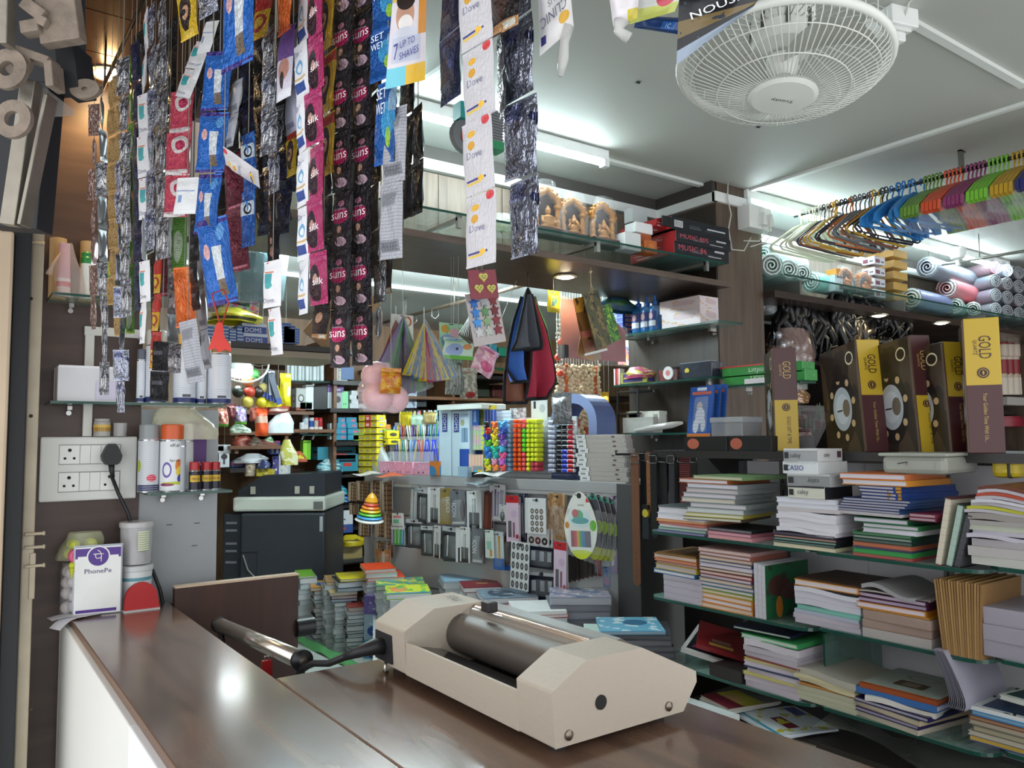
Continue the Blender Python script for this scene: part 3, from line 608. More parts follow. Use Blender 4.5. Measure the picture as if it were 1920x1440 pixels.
DES={'blackpink':('#141118',[('r',.06,.04,.94,.96,'#1d1820'),('e',.5,.57,.36,.14,'#b31f5c'),('e',.5,.79,.12,.055,'#b9778a'),('r',.25,.68,.7,.7,'#8a868c'),('e',.52,.3,.22,.13,'#2e1c16'),('e',.52,.33,.11,.06,'#c89a82'),('e',.5,.13,.3,.075,'#d9b9c9'),('e',.3,.2,.07,.09,'#2e1c16')],.22,0,[('suns',0,.07,.105,'#f8ecf2',.78)]),'pinksilk':('#b8336c',[('e',.4,.55,.3,.22,'#2a1620'),('e',.42,.3,.34,.24,'#331a24'),('e',.4,.5,.13,.1,'#d0a090'),('r',0,.82,1,.9,'#d0588c')],.25,0,[('silk',.12,-.06,.13,'#f8eef2',.6)]),'yellow':('#d2ac1c',[('r',0,.8,1,1,'#b83222'),('e',.5,.45,.28,.34,'#2a1d18'),('e',.52,.46,.14,.14,'#c89878'),('e',.45,.47,.1,.06,'#161616'),('r',.2,.0,.8,.14,'#e8c850')],.28,0,[]),'dovewhite':('#bfbdc1',[('r',.08,.17,.78,.2,'#3f3a78'),('r',.08,.13,.6,.16,'#d9b64a'),('e',.62,.185,.1,.035,'#e0b030'),('e',.35,.82,.12,.05,'#d9a838'),('e',.36,.66,.11,.06,'#c8942c'),('e',.8,.95,.13,.07,'#c23a40'),('r',0,.0,1,.015,'#b9b6bc')],.3,0,[('Dove',-.06,.03,.1,'#7a7a96',.5)]),'gel':('#1a5aa8',[('e',.7,.5,.3,.22,'#3a9ad0'),('e',.75,.3,.14,.12,'#9ac83a'),('r',.8,.6,1,.95,'#8ab0d0')],.2,.1,[('SET',-.1,.34,.13,'#dfeaf8',.5),('WET',-.1,.16,.13,'#dfeaf8',.5)]),'silver':('#9ea3b2',[('n',2.2,.62,'#2e3560'),('r',.1,.72,.6,.95,'#8e94c0'),('s','u',22,.2,'#a0a6b6')],.14,.85,[('|||||',-.15,.33,.16,'#2e3158',.4)]),'steel':('#8e9096',[('n',2.5,.64,'#3a3b42'),('r',.2,.2,.8,.5,'#c2c4c8')],.2,.8,[]),'dark':('#121318',[('n',2,.64,'#34353e'),('r',.15,.55,.75,.68,'#54555e')],.22,.2,[]),'navy':('#141c3c',[('n',3,.6,'#26346a'),('r',.1,.1,.6,.3,'#39404e')],.25,.2,[]),'blue':('#1d62b8',[('e',.28,.62,.12,.09,'#d8a8a8'),('r',.48,.28,.78,.66,'#cfd6da'),('r',.5,.1,.78,.28,'#7a6a58'),('r',0,.93,1,1,'#3a2f7a'),('r',0,0,1,.05,'#3a2f7a'),('e',.75,.82,.12,.1,'#5a9ada')],.25,.1,[]),'tan':('#b5935e',[('n',14,.6,'#4f3a28')],.4,.1,[]),'rosegold':('#8a6a64',[('n',9,.55,'#d8c4b8'),('n',12,.66,'#2f2426')],.3,.4,[]),'greyback':('#9b9da4',[('r',.1,.1,.9,.25,'#6a6c74'),('s','v',22,.25,'#84868e'),('r',.15,.7,.8,.86,'#75777e')],.35,.3,[('|||||',0,-.34,.1,'#3a3a44',.5)]),'lavender':('#a9a9ba',[('s','v',30,.3,'#8f90a4'),('r',.2,.1,.8,.2,'#70718a')],.35,.2,[]),'doveblue':('#dcdde2',[('r',.1,.1,.8,.28,'#1f3f86'),('e',.5,.55,.3,.12,'#6aa0c8'),('r',.1,.33,.9,.37,'#c8a868'),('e',.5,.53,.2,.07,'#dfe6ea')],.35,0,[('Dove',0,.3,.1,'#4a5a86',.55)]),'dovegreen':('#dcdcdf',[('r',.2,.5,.55,.72,'#2f8f94'),('e',.4,.46,.2,.07,'#3f9f9f'),('r',.2,.73,.62,.76,'#c8603a'),('e',.2,.97,.08,.02,'#c23a50')],.35,0,[('Dove',-.05,-.36,.1,'#6a6a84',.55)]),'rose':('#c9455c',[('e',.62,.7,.32,.22,'#e8dcdc'),('e',.66,.68,.18,.12,'#c02a56'),('r',0,0,.9,.12,'#e6dfe0'),('r',.2,.2,.5,.3,'#b0254e')],.3,0,[('Glow',-.1,-.42,.06,'#a83058',.5)]),'green':('#4f8a2a',[('e',.5,.4,.3,.26,'#b8c8b0'),('r',.1,0,.9,.05,'#a8c020'),('s','v',24,.15,'#7fa85a')],.3,.1,[]),'orange':('#d2601e',[('n',5,.6,'#e88a4a'),('r',0,0,1,.1,'#b84818')],.2,.1,[]),'redyellow':('#b8281e',[('r',0,0,1,.5,'#d8a81c'),('e',.5,.28,.42,.16,'#a8281c'),('e',.5,.28,.3,.1,'#d8b030')],.25,0,[]),'maroon':('#6e2436',[('n',4,.6,'#8a3448'),('r',.1,.05,.9,.09,'#c87a8a')],.22,.25,[]),'smallblue':('#1a4a92',[('r',.05,.55,.95,.8,'#b9c6d0'),('e',.6,.67,.24,.1,'#10131c'),('e',.6,.67,.15,.06,'#c9ced2'),('n',6,.62,'#2a7ac8')],.22,.2,[]),'girl':('#15121a',[('e',.5,.55,.26,.26,'#2a1a16'),('e',.5,.6,.12,.1,'#c89a84'),('e',.5,.3,.2,.16,'#a87a68')],.28,.1,[]),'bottom':('#1c1516',[('e',.45,.5,.3,.36,'#3a241c'),('e',.5,.62,.15,.16,'#c89c80'),('r',0,0,1,.14,'#b98a5a'),('r',.5,.03,.9,.12,'#d8d4c8')],.3,0,[]),'white':('#e2e4e6',[('r',.1,.6,.9,.64,'#9aa8c8'),('r',.2,.3,.4,.5,'#7a9ac0')],.35,0,[]),'facewhite':('#d2ccd8',[('r',0,.55,1,1,'#6a4a8a'),('e',.55,.4,.3,.16,'#c08a7a'),('e',.5,.26,.14,.12,'#3a2a2a'),('r',0,.0,1,.12,'#e4e4ea')],.3,0,[]),}
_SM={}
def sachet_mesh(k):
 if k in _SM:return _SM[k]
 base,lay,r,me,tx=DES[k];m=gm(base,lay,r,me,.35,14)if k in('dovewhite','dovegreen','doveblue','white','lavender','facewhite','greyback')else gm(base,lay,r*.75,me,.9 if me<.5 else .7,9 if me<.5 else 3.2);rr=random.Random(hash(k)%97 if False else len(k)*7+3)
 ph=[rr.random()*6 for _ in range(5)]
 def puff(u,v):
  e=max(0,min(1,min(u,1-u)/.16))*max(0,min(1,(min(v,1-v)-.06)/.16))
  return e*e*(3-2*e)
 def fr_(sg):
  return lambda u,v:(u-.5+.012*sin(9*v+ph[0]),sg*.5*puff(u,v)*(1+.35*sin(7*u+ph[1]+5*v))+.10*sin(6*v+ph[2])*sin(3*u+ph[3])+sg*.012,v-.5)
 g=MB();g.grid(8,12,fr_(-1),m);g.grid(8,12,lambda u,v:fr_(1)(1-u,v),mat(base,max(.25,r),me))
 for z in(.485,-.485):
  g.box(-.5,.5,-.03,.03,z-.012,z+.012,mat(base,.4,me))
 body=g.mesh('sachet')
 t=MB()
 for s_,x,z,h,c,wd in tx:t.text(s_,x,z,h,mat(c,.4),y=-.62,w=wd)
 _SM[k]=(body,t.mesh('lettering')if tx else None);return _SM[k]
def strip(label,top,bot,d,wpx,n,des,w=.055,d2=None,thick=.011,tw=.06,name='sachet_strip',group=None,single=None,swap=1):
 T,B=at(*top,d=d),at(*bot,d=d2 or d);zz=(T-B);L=zz.length;zz.normalize()
 m_=(T+B)/2;f=(m_-EYEP);dd=(f.dot(_F));x0=f.cross(zz).normalized()
 c=max(.1,min(1,(wpx*dd/CF)/w));thick=thick*min(1,.3+.8*c);ya=math.acos(c)*swap
 x=x0*cos(ya)+x0.cross(zz)*(-sin(ya))*-1;y=zz.cross(x)
 M=Matrix(((x.x,y.x,zz.x,T.x),(x.y,y.y,zz.y,T.y),(x.z,y.z,zz.z,T.z),(0,0,0,1)))
 o=E(name,label,'sachet strip',group=group);o.matrix_world=M;o.location=T;o.rotation_euler=M.to_euler()
 if T.z<2.3:
  g=MB();g.tube([(0,0,0),M.to_3x3().inverted()@Vector((0,0,2.313-T.z))],.0007,mat('#8a8478',.6),4);g.obj('thread',o)
 body,tx=None,None;h=L/n;rr=random.Random(int(top[0]*3+bot[1]))
 ds=des if isinstance(des,(list,tuple))else[des]*n
 for i in range(n):
  body,tx=sachet_mesh(ds[i%len(ds)])
  rot=(rr.uniform(-.05,.05),0,rr.uniform(-tw,tw)*2)
  s=share_(body,'sachet',o,(0,rr.uniform(-.002,.002),-(i+.5)*h),rot,(w,thick,h*.985))
  if tx:share_(tx,'lettering',s)
 return o
def share_(me,name,parent,loc=(0,0,0),rot=(0,0,0),sc=(1,1,1)):
 c=bpy.data.objects.new(name,me);COL.objects.link(c);c.parent=parent;c.location=loc;c.rotation_euler=rot;c.scale=sc;return c
S=strip
S('thin twisted rose gold sachet strip hanging furthest left, nearest the wall',(177,195),(175,618),1.78,9,7,'rosegold',.03,tw=.5)
S('very thin dark silver sachet strip ending low in front of the white box',(192,180),(196,741),1.74,6,9,'steel',.028,tw=.5)
S('tan sachet strip with dark dots, the first of two tan strips from the wall',(209,150),(211,572),1.68,12,8,'tan',.035)
S('narrower tan sachet strip with dark dots hanging lower than the other tan strip',(220,140),(223,630),1.62,11,9,'tan',.034)
S('long thin silver sachet strip ending just above the switchboard',(224,300),(228,774),1.58,8,8,'silver',.03,tw=.5)
S('crumpled silver sachet strip beside the tan strips',(231,108),(237,594),1.55,18,7,'steel',.045)
S('grey green thin sachet strip half hidden behind crumpled silver one',(246,100),(244,626),1.6,9,8,'green',.03,tw=.3)
S('narrow dark blue sachet strip ending at the upper shelf height',(255,80),(259,582),1.5,13,7,'navy',.045)
S('bright white edge-on sachet strip with green marks ending low over the cans',(274,20),(269,645),1.45,11,8,'dovegreen',.045,tw=.2)
S('silver sachet strip crumpled beside the edge-on white strip',(284,10),(283,470),1.42,13,6,'silver',.045)
S('dark strip with faint print hanging behind the bright white one',(262,60),(292,640),1.65,14,7,'dark',.05)
S('grey silver strip ending in a white pouch beside pink cream sachets',(303,0),(302,486),1.36,17,6,'steel',.05)
S('red and yellow sachet strip hanging in front of the white cans',(298,480),(288,692),1.42,14,3,'redyellow',.035)
S('dark twisted foil tail hanging in front of the white cans',(304,640),(298,752),1.4,16,2,'dark',.035,tw=.4)
S('thin silver strip hanging between orange and red strips',(326,420),(324,700),1.45,7,5,'steel',.035,tw=.4)
S('maroon sachet strip behind the green sachet',(312,480),(308,556),1.55,26,1,'maroon',.05)
S('rose pink cream sachet strip beside the bright blue strip',(341,170),(330,408),1.33,40,3,'rose',.05)
S('green sachet with pale oval print hanging behind the rose pink strip',(341,395),(335,510),1.42,24,1,'green',.04)
S('crumpled bright orange sachets above the grey ones',(346,500),(348,615),1.36,33,1,'orange',.045)
S('black and silver foil strip hanging beside the orange sachets',(362,400),(366,582),1.34,13,4,'dark',.035)
S('grey printed sachet backs hanging under the orange sachets',(352,600),(370,718),1.33,30,1,'greyback',.045)
S('dark grey sachet strip beside the grey printed backs',(372,470),(388,692),1.38,14,3,'greyback',.04)
S('slanting white sachet strip with blue squares high beside the blue strip',(382,78),(340,182),1.3,22,2,'dovegreen',.045)
S('cream edged sachet strip folded beside the slanting white strip',(400,40),(360,160),1.25,16,2,'white',.045)
S('gold and black sachet strip behind the slanting white strip',(372,110),(352,230),1.4,26,2,'girl',.05)
S('bright blue sachet strip with product pictures, widest of the left cluster',(413,95),(384,440),1.16,44,3,'blue',.05)
S('bright blue sachet with pink dot tilted at the end of the blue strip',(394,408),(420,572),1.15,58,1,'blue',.055)
S('large sky blue pouch with egg picture hanging at the top',(450,-80),(442,128),1.0,62,1,'blue',.08)
S('yellow sachet hanging from the ceiling edge at the top',(348,-30),(353,72),1.15,32,1,'yellow',.045)
S('silver blue pouch end hanging beside the yellow sachet',(388,-50),(394,30),1.12,34,1,'silver',.045)
S('navy and black sachet strip behind the sky blue egg pouch',(438,90),(432,290),1.22,24,3,'dark',.05)
S('dark strip with curved silver edge behind navy strips',(446,150),(428,278),1.15,20,2,'greyback',.04)
S('navy blue sachet strip with barcode panels',(458,120),(466,330),1.2,26,3,'navy',.05)
S('black sachet strip between navy strip and silver strip',(486,70),(484,400),1.25,22,5,'dark',.05)
S('deep black strip behind the silver cream strip',(520,60),(530,420),1.3,34,5,'dark',.06)
S('maroon crumpled pouch strip hanging beside bright blue strip',(438,280),(449,510),1.22,46,2,'maroon',.06)
S('small bright blue sachet strip in front of maroon pouches',(466,250),(468,464),1.14,24,2,'smallblue',.04)
S('dark gold and grey strip behind the blue sachets',(476,280),(488,420),1.28,14,2,'girl',.035)
S('shiny silver pouch strip in the middle of the cluster',(503,55),(506,290),1.08,25,3,'steel',.045)
S('silver strip below the shiny pouches with white end',(516,200),(515,362),1.1,22,2,'steel',.04)
S('small black sachet strip with portraits below the silver strip',(512,360),(512,492),1.15,17,2,'girl',.03)
S('white sachet strip with teal bottles hanging lowest in the centre',(512,488),(516,666),1.1,26,2,'dovegreen',.045)
S('white and purple face cream sachet pointing down near pink strip',(534,50),(530,188),1.05,22,1,'facewhite',.045)
S('amber red sachet corner hanging at the top beside sky blue pouch',(500,-30),(482,74),1.05,30,1,'redyellow',.05)
S('orange and yellow pouch hanging high in front of lavender strip',(535,-30),(528,62),1.0,24,1,'orange',.04)
S('lavender grey printed strip between black strip and white strip',(550,60),(543,250),1.08,19,2,'lavender',.04)
S('blue pouch with silver oval behind the lavender strip',(540,285),(528,440),1.2,34,2,'navy',.05)
S('yellow red small sachets peeping between lavender and white strips',(548,245),(543,330),1.15,16,1,'yellow',.04)
S('white strip with navy bands hanging left of the pink strip',(566,-20),(568,590),1.02,17,6,'doveblue',.04)
S('pink sachet strip with dark hair pictures beside the black double sheet',(588,-30),(595,572),.98,25,6,'pinksilk',.045)
S('yellow sachet strip with sunglasses portraits beside the pink strip',(613,-20),(610,330),1.0,24,3,'yellow',.045)
S('black back strip hanging behind the yellow sachets',(612,300),(606,580),1.06,22,4,'dark',.045)
S('sachet with portrait and tan base at the end of the black back strip',(606,572),(600,636),1.02,27,1,'bottom',.04)
S('left column of the black and pink sachet double sheet',(643,-85),(638,690),1.0,36,7,'blackpink',.046,tw=.02)
S('right column of the black and pink sachet double sheet',(681,-92),(676,686),1.0,38,7,'blackpink',.046,tw=.02)
S('black glossy strip behind the right side of the double sheet',(705,0),(702,520),1.04,22,6,'dark',.05)
S('silver twisted strip hanging at right edge of the black double sheet',(714,420),(710,642),1.0,18,3,'steel',.04,tw=.2)
S('brown and gold crumpled sachet behind the twisted silver strip',(724,470),(722,552),1.08,20,1,'bottom',.035)
S('wide blue hair gel sachet strip tapering down beside black sheet',(722,-40),(718,150),.95,40,2,'gel',.05)
S('lower blue hair gel sachet hanging tilted behind the shaving pouch',(728,150),(716,308),.94,40,1,'gel',.045)
S('grey sachet back strip with barcode below the blue gel sachets',(742,200),(733,487),.93,38,2,'greyback',.04,tw=.03)
S('black and silver strip right of the grey sachet backs',(762,120),(758,412),.97,26,3,'dark',.045)
S('black strip with clear wrapping near the wooden header',(784,200),(782,404),1.0,24,2,'dark',.04)
S('navy pointed pouch hanging right of shaving pouch',(846,-60),(842,190),.85,40,2,'navy',.05)
S('wide white sachet strip with gold and purple print in front of header',(884,-190),(906,500),.77,58,5,'dovewhite',.05,tw=.02,thick=.006)
S('shiny silver and navy shampoo sachet strip beside the white wide strip',(968,-110),(984,482),.78,58,4,'silver',.05,tw=.04)
S('narrow silver edge-on strip between white strip and navy silver strip',(936,60),(940,215),.8,14,2,'steel',.04)
S('gold and silver sachet end hanging above the navy silver strip',(948,-70),(944,62),.74,50,1,'bottom',.045)
S('white sachet curled up sideways in front of the navy strips',(420,292),(488,336),1.06,26,1,'dovewhite',.04)
S('white printed pouch end below the rose pink strip',(352,332),(346,402),1.3,36,1,'white',.05)
o=E('hanging_toy','red plastic spatula shaped toy on a red cord below the bright blue sachet','toy',at(412,605,d=1.12));g=MB();k_=1.12/CF
g.tube([(0,0,0),(-.006,0,.02),(-.012,0,.04),(.004,0,.048),(.012,0,.03),(.004,0,.0)],.0012,mat('#a8201c',.5),5,True);g.obj('cord',o)
g=MB();g.prism([(-.003,0),(.003,0),(.006,-.02),(.014,-.032),(.016,-.04),(.006,-.038),(0,-.042),(-.006,-.037),(-.015,-.04),(-.011,-.028)],-.003,.003,mat('#d8392c',.35));g.obj('toy_body',o,bev=.0015)
for i,(t_,b_,d_,w_,n_,ds,l)in enumerate((((470,20),(474,300),1.42,44,4,'dark','wide black strip at the back between navy and silver strips'),((420,150),(424,470),1.5,40,4,'dark','black strip at the back behind the bright blue strip'),((540,30),(545,300),1.4,40,4,'dark','black strip at the back behind the lavender strip'),((500,250),(506,440),1.42,40,3,'navy','navy strip at the back below the silver pouches'),((318,40),(322,330),1.6,26,5,'dark','black strip at the back beside the grey silver strip'),((396,20),(392,200),1.35,30,3,'dark','black strip at the back above the bright blue strip'),((290,130),(298,480),1.62,20,5,'steel','dull silver strip at the back behind the bright white one'),((664,60),(655,640),1.12,60,6,'dark','black sheet backing behind the black and pink double sheet'))):
 S(l,t_,b_,d_,w_,n_,ds,.065)
def pouch(label,quad,d,layers,base,txt=(),tail=None,r=.3,me=0,cat='pouch',th=.008,name='hanging_pouch',seed=1):
 Q=[at(*q,d=d)for q in quad];c=sum(Q,Vector())/4;nrm=(c-EYEP).normalized()
 o=E(name,label,cat,c)
 P_=[q-c for q in Q];m=gm(base,layers,r,me,.5,24)
 def f(sg):
  def fn(u,v):
   p=(P_[3]*(1-u)+P_[2]*u)*(1-v)+(P_[0]*(1-u)+P_[1]*u)*v
   e=min(1,min(u,1-u)/.2)*min(1,min(v,1-v)/.2)
   return p+nrm*(sg*th*e+.3*th*sin(7*u+seed)*sin(5*v+seed))
  return fn
 g=MB();g.grid(10,12,f(-1),m);g.grid(10,12,lambda u,v:f(1)(1-u,v),mat(base,.35,me));g.obj('pouch_body',o)
 xa=(P_[2]-P_[3]+P_[1]-P_[0])/2;za=(P_[0]-P_[3]+P_[1]-P_[2])/2
 if txt:
  g=MB()
  for s_,u,v,h,wd,cc,ro in txt:
   vs,fs=text_mesh(s_);xs=[p[0]for p in vs];zs=[p[1]for p in vs];W_=max(xs)-min(xs);H_=max(zs)-min(zs)
   cx,cz=(max(xs)+min(xs))/2,(max(zs)+min(zs))/2
   out=[]
   for p in vs:
    a,b=(p[0]-cx)/W_*wd,(p[1]-cz)/H_*h;a,b=a*cos(ro)-b*sin(ro),a*sin(ro)+b*cos(ro)
    out.append(xa*(u-.5+a)+za*(v-.5+b)-nrm*(th*1.5))
   g.raw(out,fs,mat(cc,.4))
  g.obj('lettering',o)
 if tail:
  T=[at(*q,d=d)-c for q in tail]
  g=MB();g.tube(T,.005,film('#dcdcd8',.5),8,rs=[.008,.005,.006,.003][:len(T)]);g.obj('twisted_tail',o)
 return o
pouch('shaving pouch with a foam faced man and blue lettering',[(738,-20),(800,-30),(797,150),(722,168)],.9,[('r',0,.86,1,1,'#d0b060'),('e',.4,.72,.26,.17,'#b98f78'),('e',.4,.87,.27,.1,'#2c2420'),('e',.42,.64,.2,.08,'#e4e0dc'),('e',.45,.48,.42,.12,'#c9ccd8'),('r',.1,.24,.86,.5,'#b9bed0'),('r',.78,.5,1,1,'#cc8a3a'),('r',0,0,.6,.2,'#6ac0d0'),('r',.5,0,1,.2,'#dcb030')],'#d3cdd2',[('UP TO',.5,.44,.07,.4,'#3a3f8a',.1),('7',.2,.36,.16,.12,'#3a3f8a',.1),('SHAVES',.56,.33,.075,.52,'#3a3f8a',.1)])
pouch('upside down white shampoo sachet with clear twisted tail near the fan',[(1008,-40),(1066,-50),(1076,50),(1012,106)],.8,[('r',0,.8,1,1,'#c06a78'),('e',.75,.3,.16,.1,'#d8a838'),('r',.05,.1,.2,.22,'#3a3a7a')],'#dfdedd',[('CLINIC',.45,.45,.16,.8,'#54566e',pi+.2),('PLUS',.5,.66,.1,.4,'#6a6c80',pi+.2)],[(1062,50),(1058,80),(1056,110),(1051,143)])
pouch('orange and white snack pouch in clear film near the top',[(1136,-50),(1200,-50),(1195,34),(1150,50)],.75,[('r',0,.5,.5,1,'#d85a28'),('r',.6,0,1,.25,'#c8b838')],'#dcd8dc',(),[(1165,40),(1160,58),(1180,72)])
pouch('pale green and white pouch edge beside blue packet at the top',[(1190,-60),(1300,-60),(1265,22),(1180,46)],.78,[('r',0,0,1,.25,'#b8c060'),('e',.7,.4,.2,.2,'#c04a58')],'#c9ccc8',())
pouch('blue flat packet in clear sleeve lying behind the black pouch',[(1195,30),(1300,34),(1282,66),(1188,52)],.82,[('r',.5,.2,.75,.7,'#2a5a9a')],'#1b3a6c',[('1C',.62,.45,.3,.08,'#a8c0d8',0)])
pouch('black tilted coffee pouch with white lettering in front of the fan',[(1275,-40),(1428,-10),(1412,14),(1268,122)],.7,[('r',0,0,1,.16,'#8a98a8'),('r',0,.3,1,.5,'#6a5a38'),('n',4,.62,'#2c343e')],'#12151b',[('NOUSI',.45,.62,.16,.6,'#e2e4e6',.25)])
for a,b,l in(((.262,2.0,2.21),(.30,1.1,2.3),'thin dark steel rod under the entrance ceiling carrying the far strips'),((.40,1.45,2.27),(.46,.35,2.27),'thin dark steel rod under the entrance ceiling carrying the near strips')):
 o=E('hanging_rod',l,'rod',a)
 g=MB();g.tube([(0,0,0),Vector(b)-Vector(a)],.004,mat('#3a3a3a',.3,.9),8);g.obj('rod',o)
 for k in(0.05,.95):
  p=(Vector(b)-Vector(a))*k;g=MB();g.tube([p,Vector((p.x,p.y,2.312-a[2]))],.0025,mat('#3a3a3a',.3,.9),6);g.obj('hanger_wire',o)
gshelf(.64,2.63,2.133,.0,'long glass shelf above the wooden bulkhead carrying shrines and music boxes',brackets=0)
hs=bpy.data.objects[[o.name for o in bpy.data.objects if o.name.startswith('glass_shelf')][-1]]
for c in list(hs.children):bpy.data.objects.remove(c)
L=.995
g=MB();g.box(-L,L,-.06,.33,-.008,0,glass('#8fb8ae',.32),F=GLEDGE(),S=GLEDGE(),Lf=GLEDGE());g.obj('glass_plate',hs)
for x in(-.9,-.3,.3,.9):
 g=MB();g.box(x-.008,x+.008,-.04,.33,-.02,-.008,mat('#a8a59c',.3,.6));g.box(x-.008,x+.008,-.045,-.03,-.045,.004,mat('#b8b8b4',.25,.8));g.obj('bracket',hs)
TAN=mat('#b9803f',.45,amt=.15,scale=60,bump=.5);MAR=mat('#3c1518',.4)
def shrine(box,label,kind,fr=FW,wrap=True,tan=TAN):
 b,wd,h=fr.rect(*box);b.z=2.134
 o=E('shrine_statuette',label,'statuette',b+fr.n*.03,fr.a)
 hw=wd/2;d=wd*.4
 g=MB();g.box(-hw,hw,-d*.5,d*.6,0,h*.16,MAR);g.obj('plinth',o,bev=.002)
 arch=[(-hw*.8,h*.16),(hw*.8,h*.16)]+[(hw*.8*cos(t),h*.62+h*.3*sin(t))for t in[i*pi/12 for i in range(13)]]
 g=MB();g.prism(arch,d*.3,d*.5,MAR);g.obj('backboard',o)
 for s in(-1,1):
  g=MB();g.lathe([(hw*.22,h*.16),(hw*.22,h*.2),(hw*.15,h*.22),(hw*.17,h*.32),(hw*.13,h*.36),(hw*.17,h*.42),(hw*.14,h*.55),(hw*.24,h*.6),(hw*.24,h*.64)],tan,10,(s*hw*.74,0,0));g.obj('column',o)
 g=MB();pts=[];rs=[]
 for i in range(25):
  t=pi*i/24;pts.append((hw*.8*cos(t),-.0,h*.63+h*.24*sin(t)+(h*.05 if abs(i-12)<2 else 0)));rs.append(hw*(.17+.05*(i%2)))
 g.tube(pts,.01,tan,8,rs=rs);g.obj('carved_arch',o)
 for i in range(9):
  t=pi*(i+.5)/9;g=MB();g.ell((hw*1.0*cos(t),-.004,h*.63+h*.30*sin(t)),hw*.11,tan,8,5);g.obj('carved_rosette',o)
 g=MB();g.lathe([(hw*.14,h*.9),(hw*.2,h*.94),(0,h)],tan,8);g.obj('finial',o)
 g=MB();z=h*.16
 if kind=='buddha':
  g.ell((0,-d*.1,z+h*.12),(hw*.42,d*.34,h*.13),tan);g.ell((0,-d*.1,z+h*.03),(hw*.5,d*.45,h*.05),tan)
  g.lathe([(hw*.4,z+h*.05),(hw*.36,z+h*.12),(hw*.42,z+h*.2),(hw*.12,z+h*.26)],tan,12,(0,-d*.1,0));g.ell((0,-d*.12,z+h*.335),(hw*.17,hw*.17,h*.075),tan);g.ell((0,-d*.1,z+h*.41),(hw*.09,hw*.09,h*.03),tan)
  for s in(-1,1):g.tube([(s*hw*.36,-d*.1,z+h*.22),(s*hw*.42,-d*.25,z+h*.12),(s*hw*.1,-d*.5,z+h*.06)],hw*.09,tan,8)
 else:
  g.ell((0,-d*.1,z+h*.12),(hw*.34,d*.36,h*.1),tan);g.ell((0,-d*.1,z+h*.04),(hw*.44,d*.4,h*.05),tan);g.ell((0,-d*.2,z+h*.27),(hw*.2,hw*.18,h*.065),tan)
  g.tube([(0,-d*.4,z+h*.26),(hw*.03,-d*.62,z+h*.19),(hw*.12,-d*.55,z+h*.12)],hw*.07,tan,8)
  for s in(-1,1):g.ell((s*hw*.26,-d*.1,z+h*.27),(hw*.13,hw*.04,h*.06),tan);g.tube([(s*hw*.28,-d*.1,z+h*.18),(s*hw*.44,-d*.2,z+h*.14),(s*hw*.36,-d*.35,z+h*.2)],hw*.07,tan,8)
  g.lathe([(hw*.15,z+h*.32),(hw*.1,z+h*.38),(0,z+h*.44)],tan,10,(0,-d*.15,0))
 g.obj('statue_figure',o)
 if wrap:
  g=MB();g.grid(20,8,bagf(wd*1.12,d*1.7,h*1.08,int(box[0]),.55),film('#eef2f4',.12));g.obj('clear_wrap',o)
 return o
shrine((1008,335,1062,432),'largest carved tan shrine with a seated meditating figure, wrapped in clear film','buddha')
shrine((1060,362,1108,447),'smaller carved shrine with elephant headed figure in the middle of three','ganesh')
shrine((1116,372,1164,458),'carved shrine with maroon back nearest the white and orange boxes','ganesh')
o=E('shrine_statuette','small carved tan ornament leaning behind the third shrine','statuette',FW.P(1178,455,-.06));o.location.z=2.134
g=MB();g.lathe([(.03,0),(.022,.03),(.028,.05),(.012,.09),(0,.1)],TAN,10);g.obj('carved_body',o)
carton(FW,(1173,437,1202,469),.06,'plain white small box in front on the shelf beside the music boxes',m='#dfe3e4',off=.02)
carton(FW,(1192,419,1224,437),.06,'small white box lying on the orange boxes',m='#e6eaea',off=.0)
carton(FW,(1200,437,1222,472),.06,'orange box standing behind the plain white small box',m='#a8562a',off=-.01)
carton(FW,(1211,452,1232,475),.05,'small orange box with face print touching the red music boxes',m=gm('#b8602a',[('e',.5,.5,.25,.3,'#c87a3a')]),off=.03)
carton(FW,(1186,392,1214,418),.05,'tilted white carton at the back behind the small white box',m='#d4dadb',off=-.2)
BKX=mat('#1d1f24',.35);RDX=gm('#a3252a',[('r',.1,.4,.7,.5,'#c88a86'),('r',.15,.15,.5,.25,'#d8b8b4')],.35)
dk=gm('#1d2026',[('r',.04,.25,.2,.75,'#2c3038'),('r',.3,.3,.5,.4,'#5a5e66'),('r',.3,.5,.48,.55,'#5a5e66'),('r',.56,.3,.7,.36,'#4a4e56')],.35)
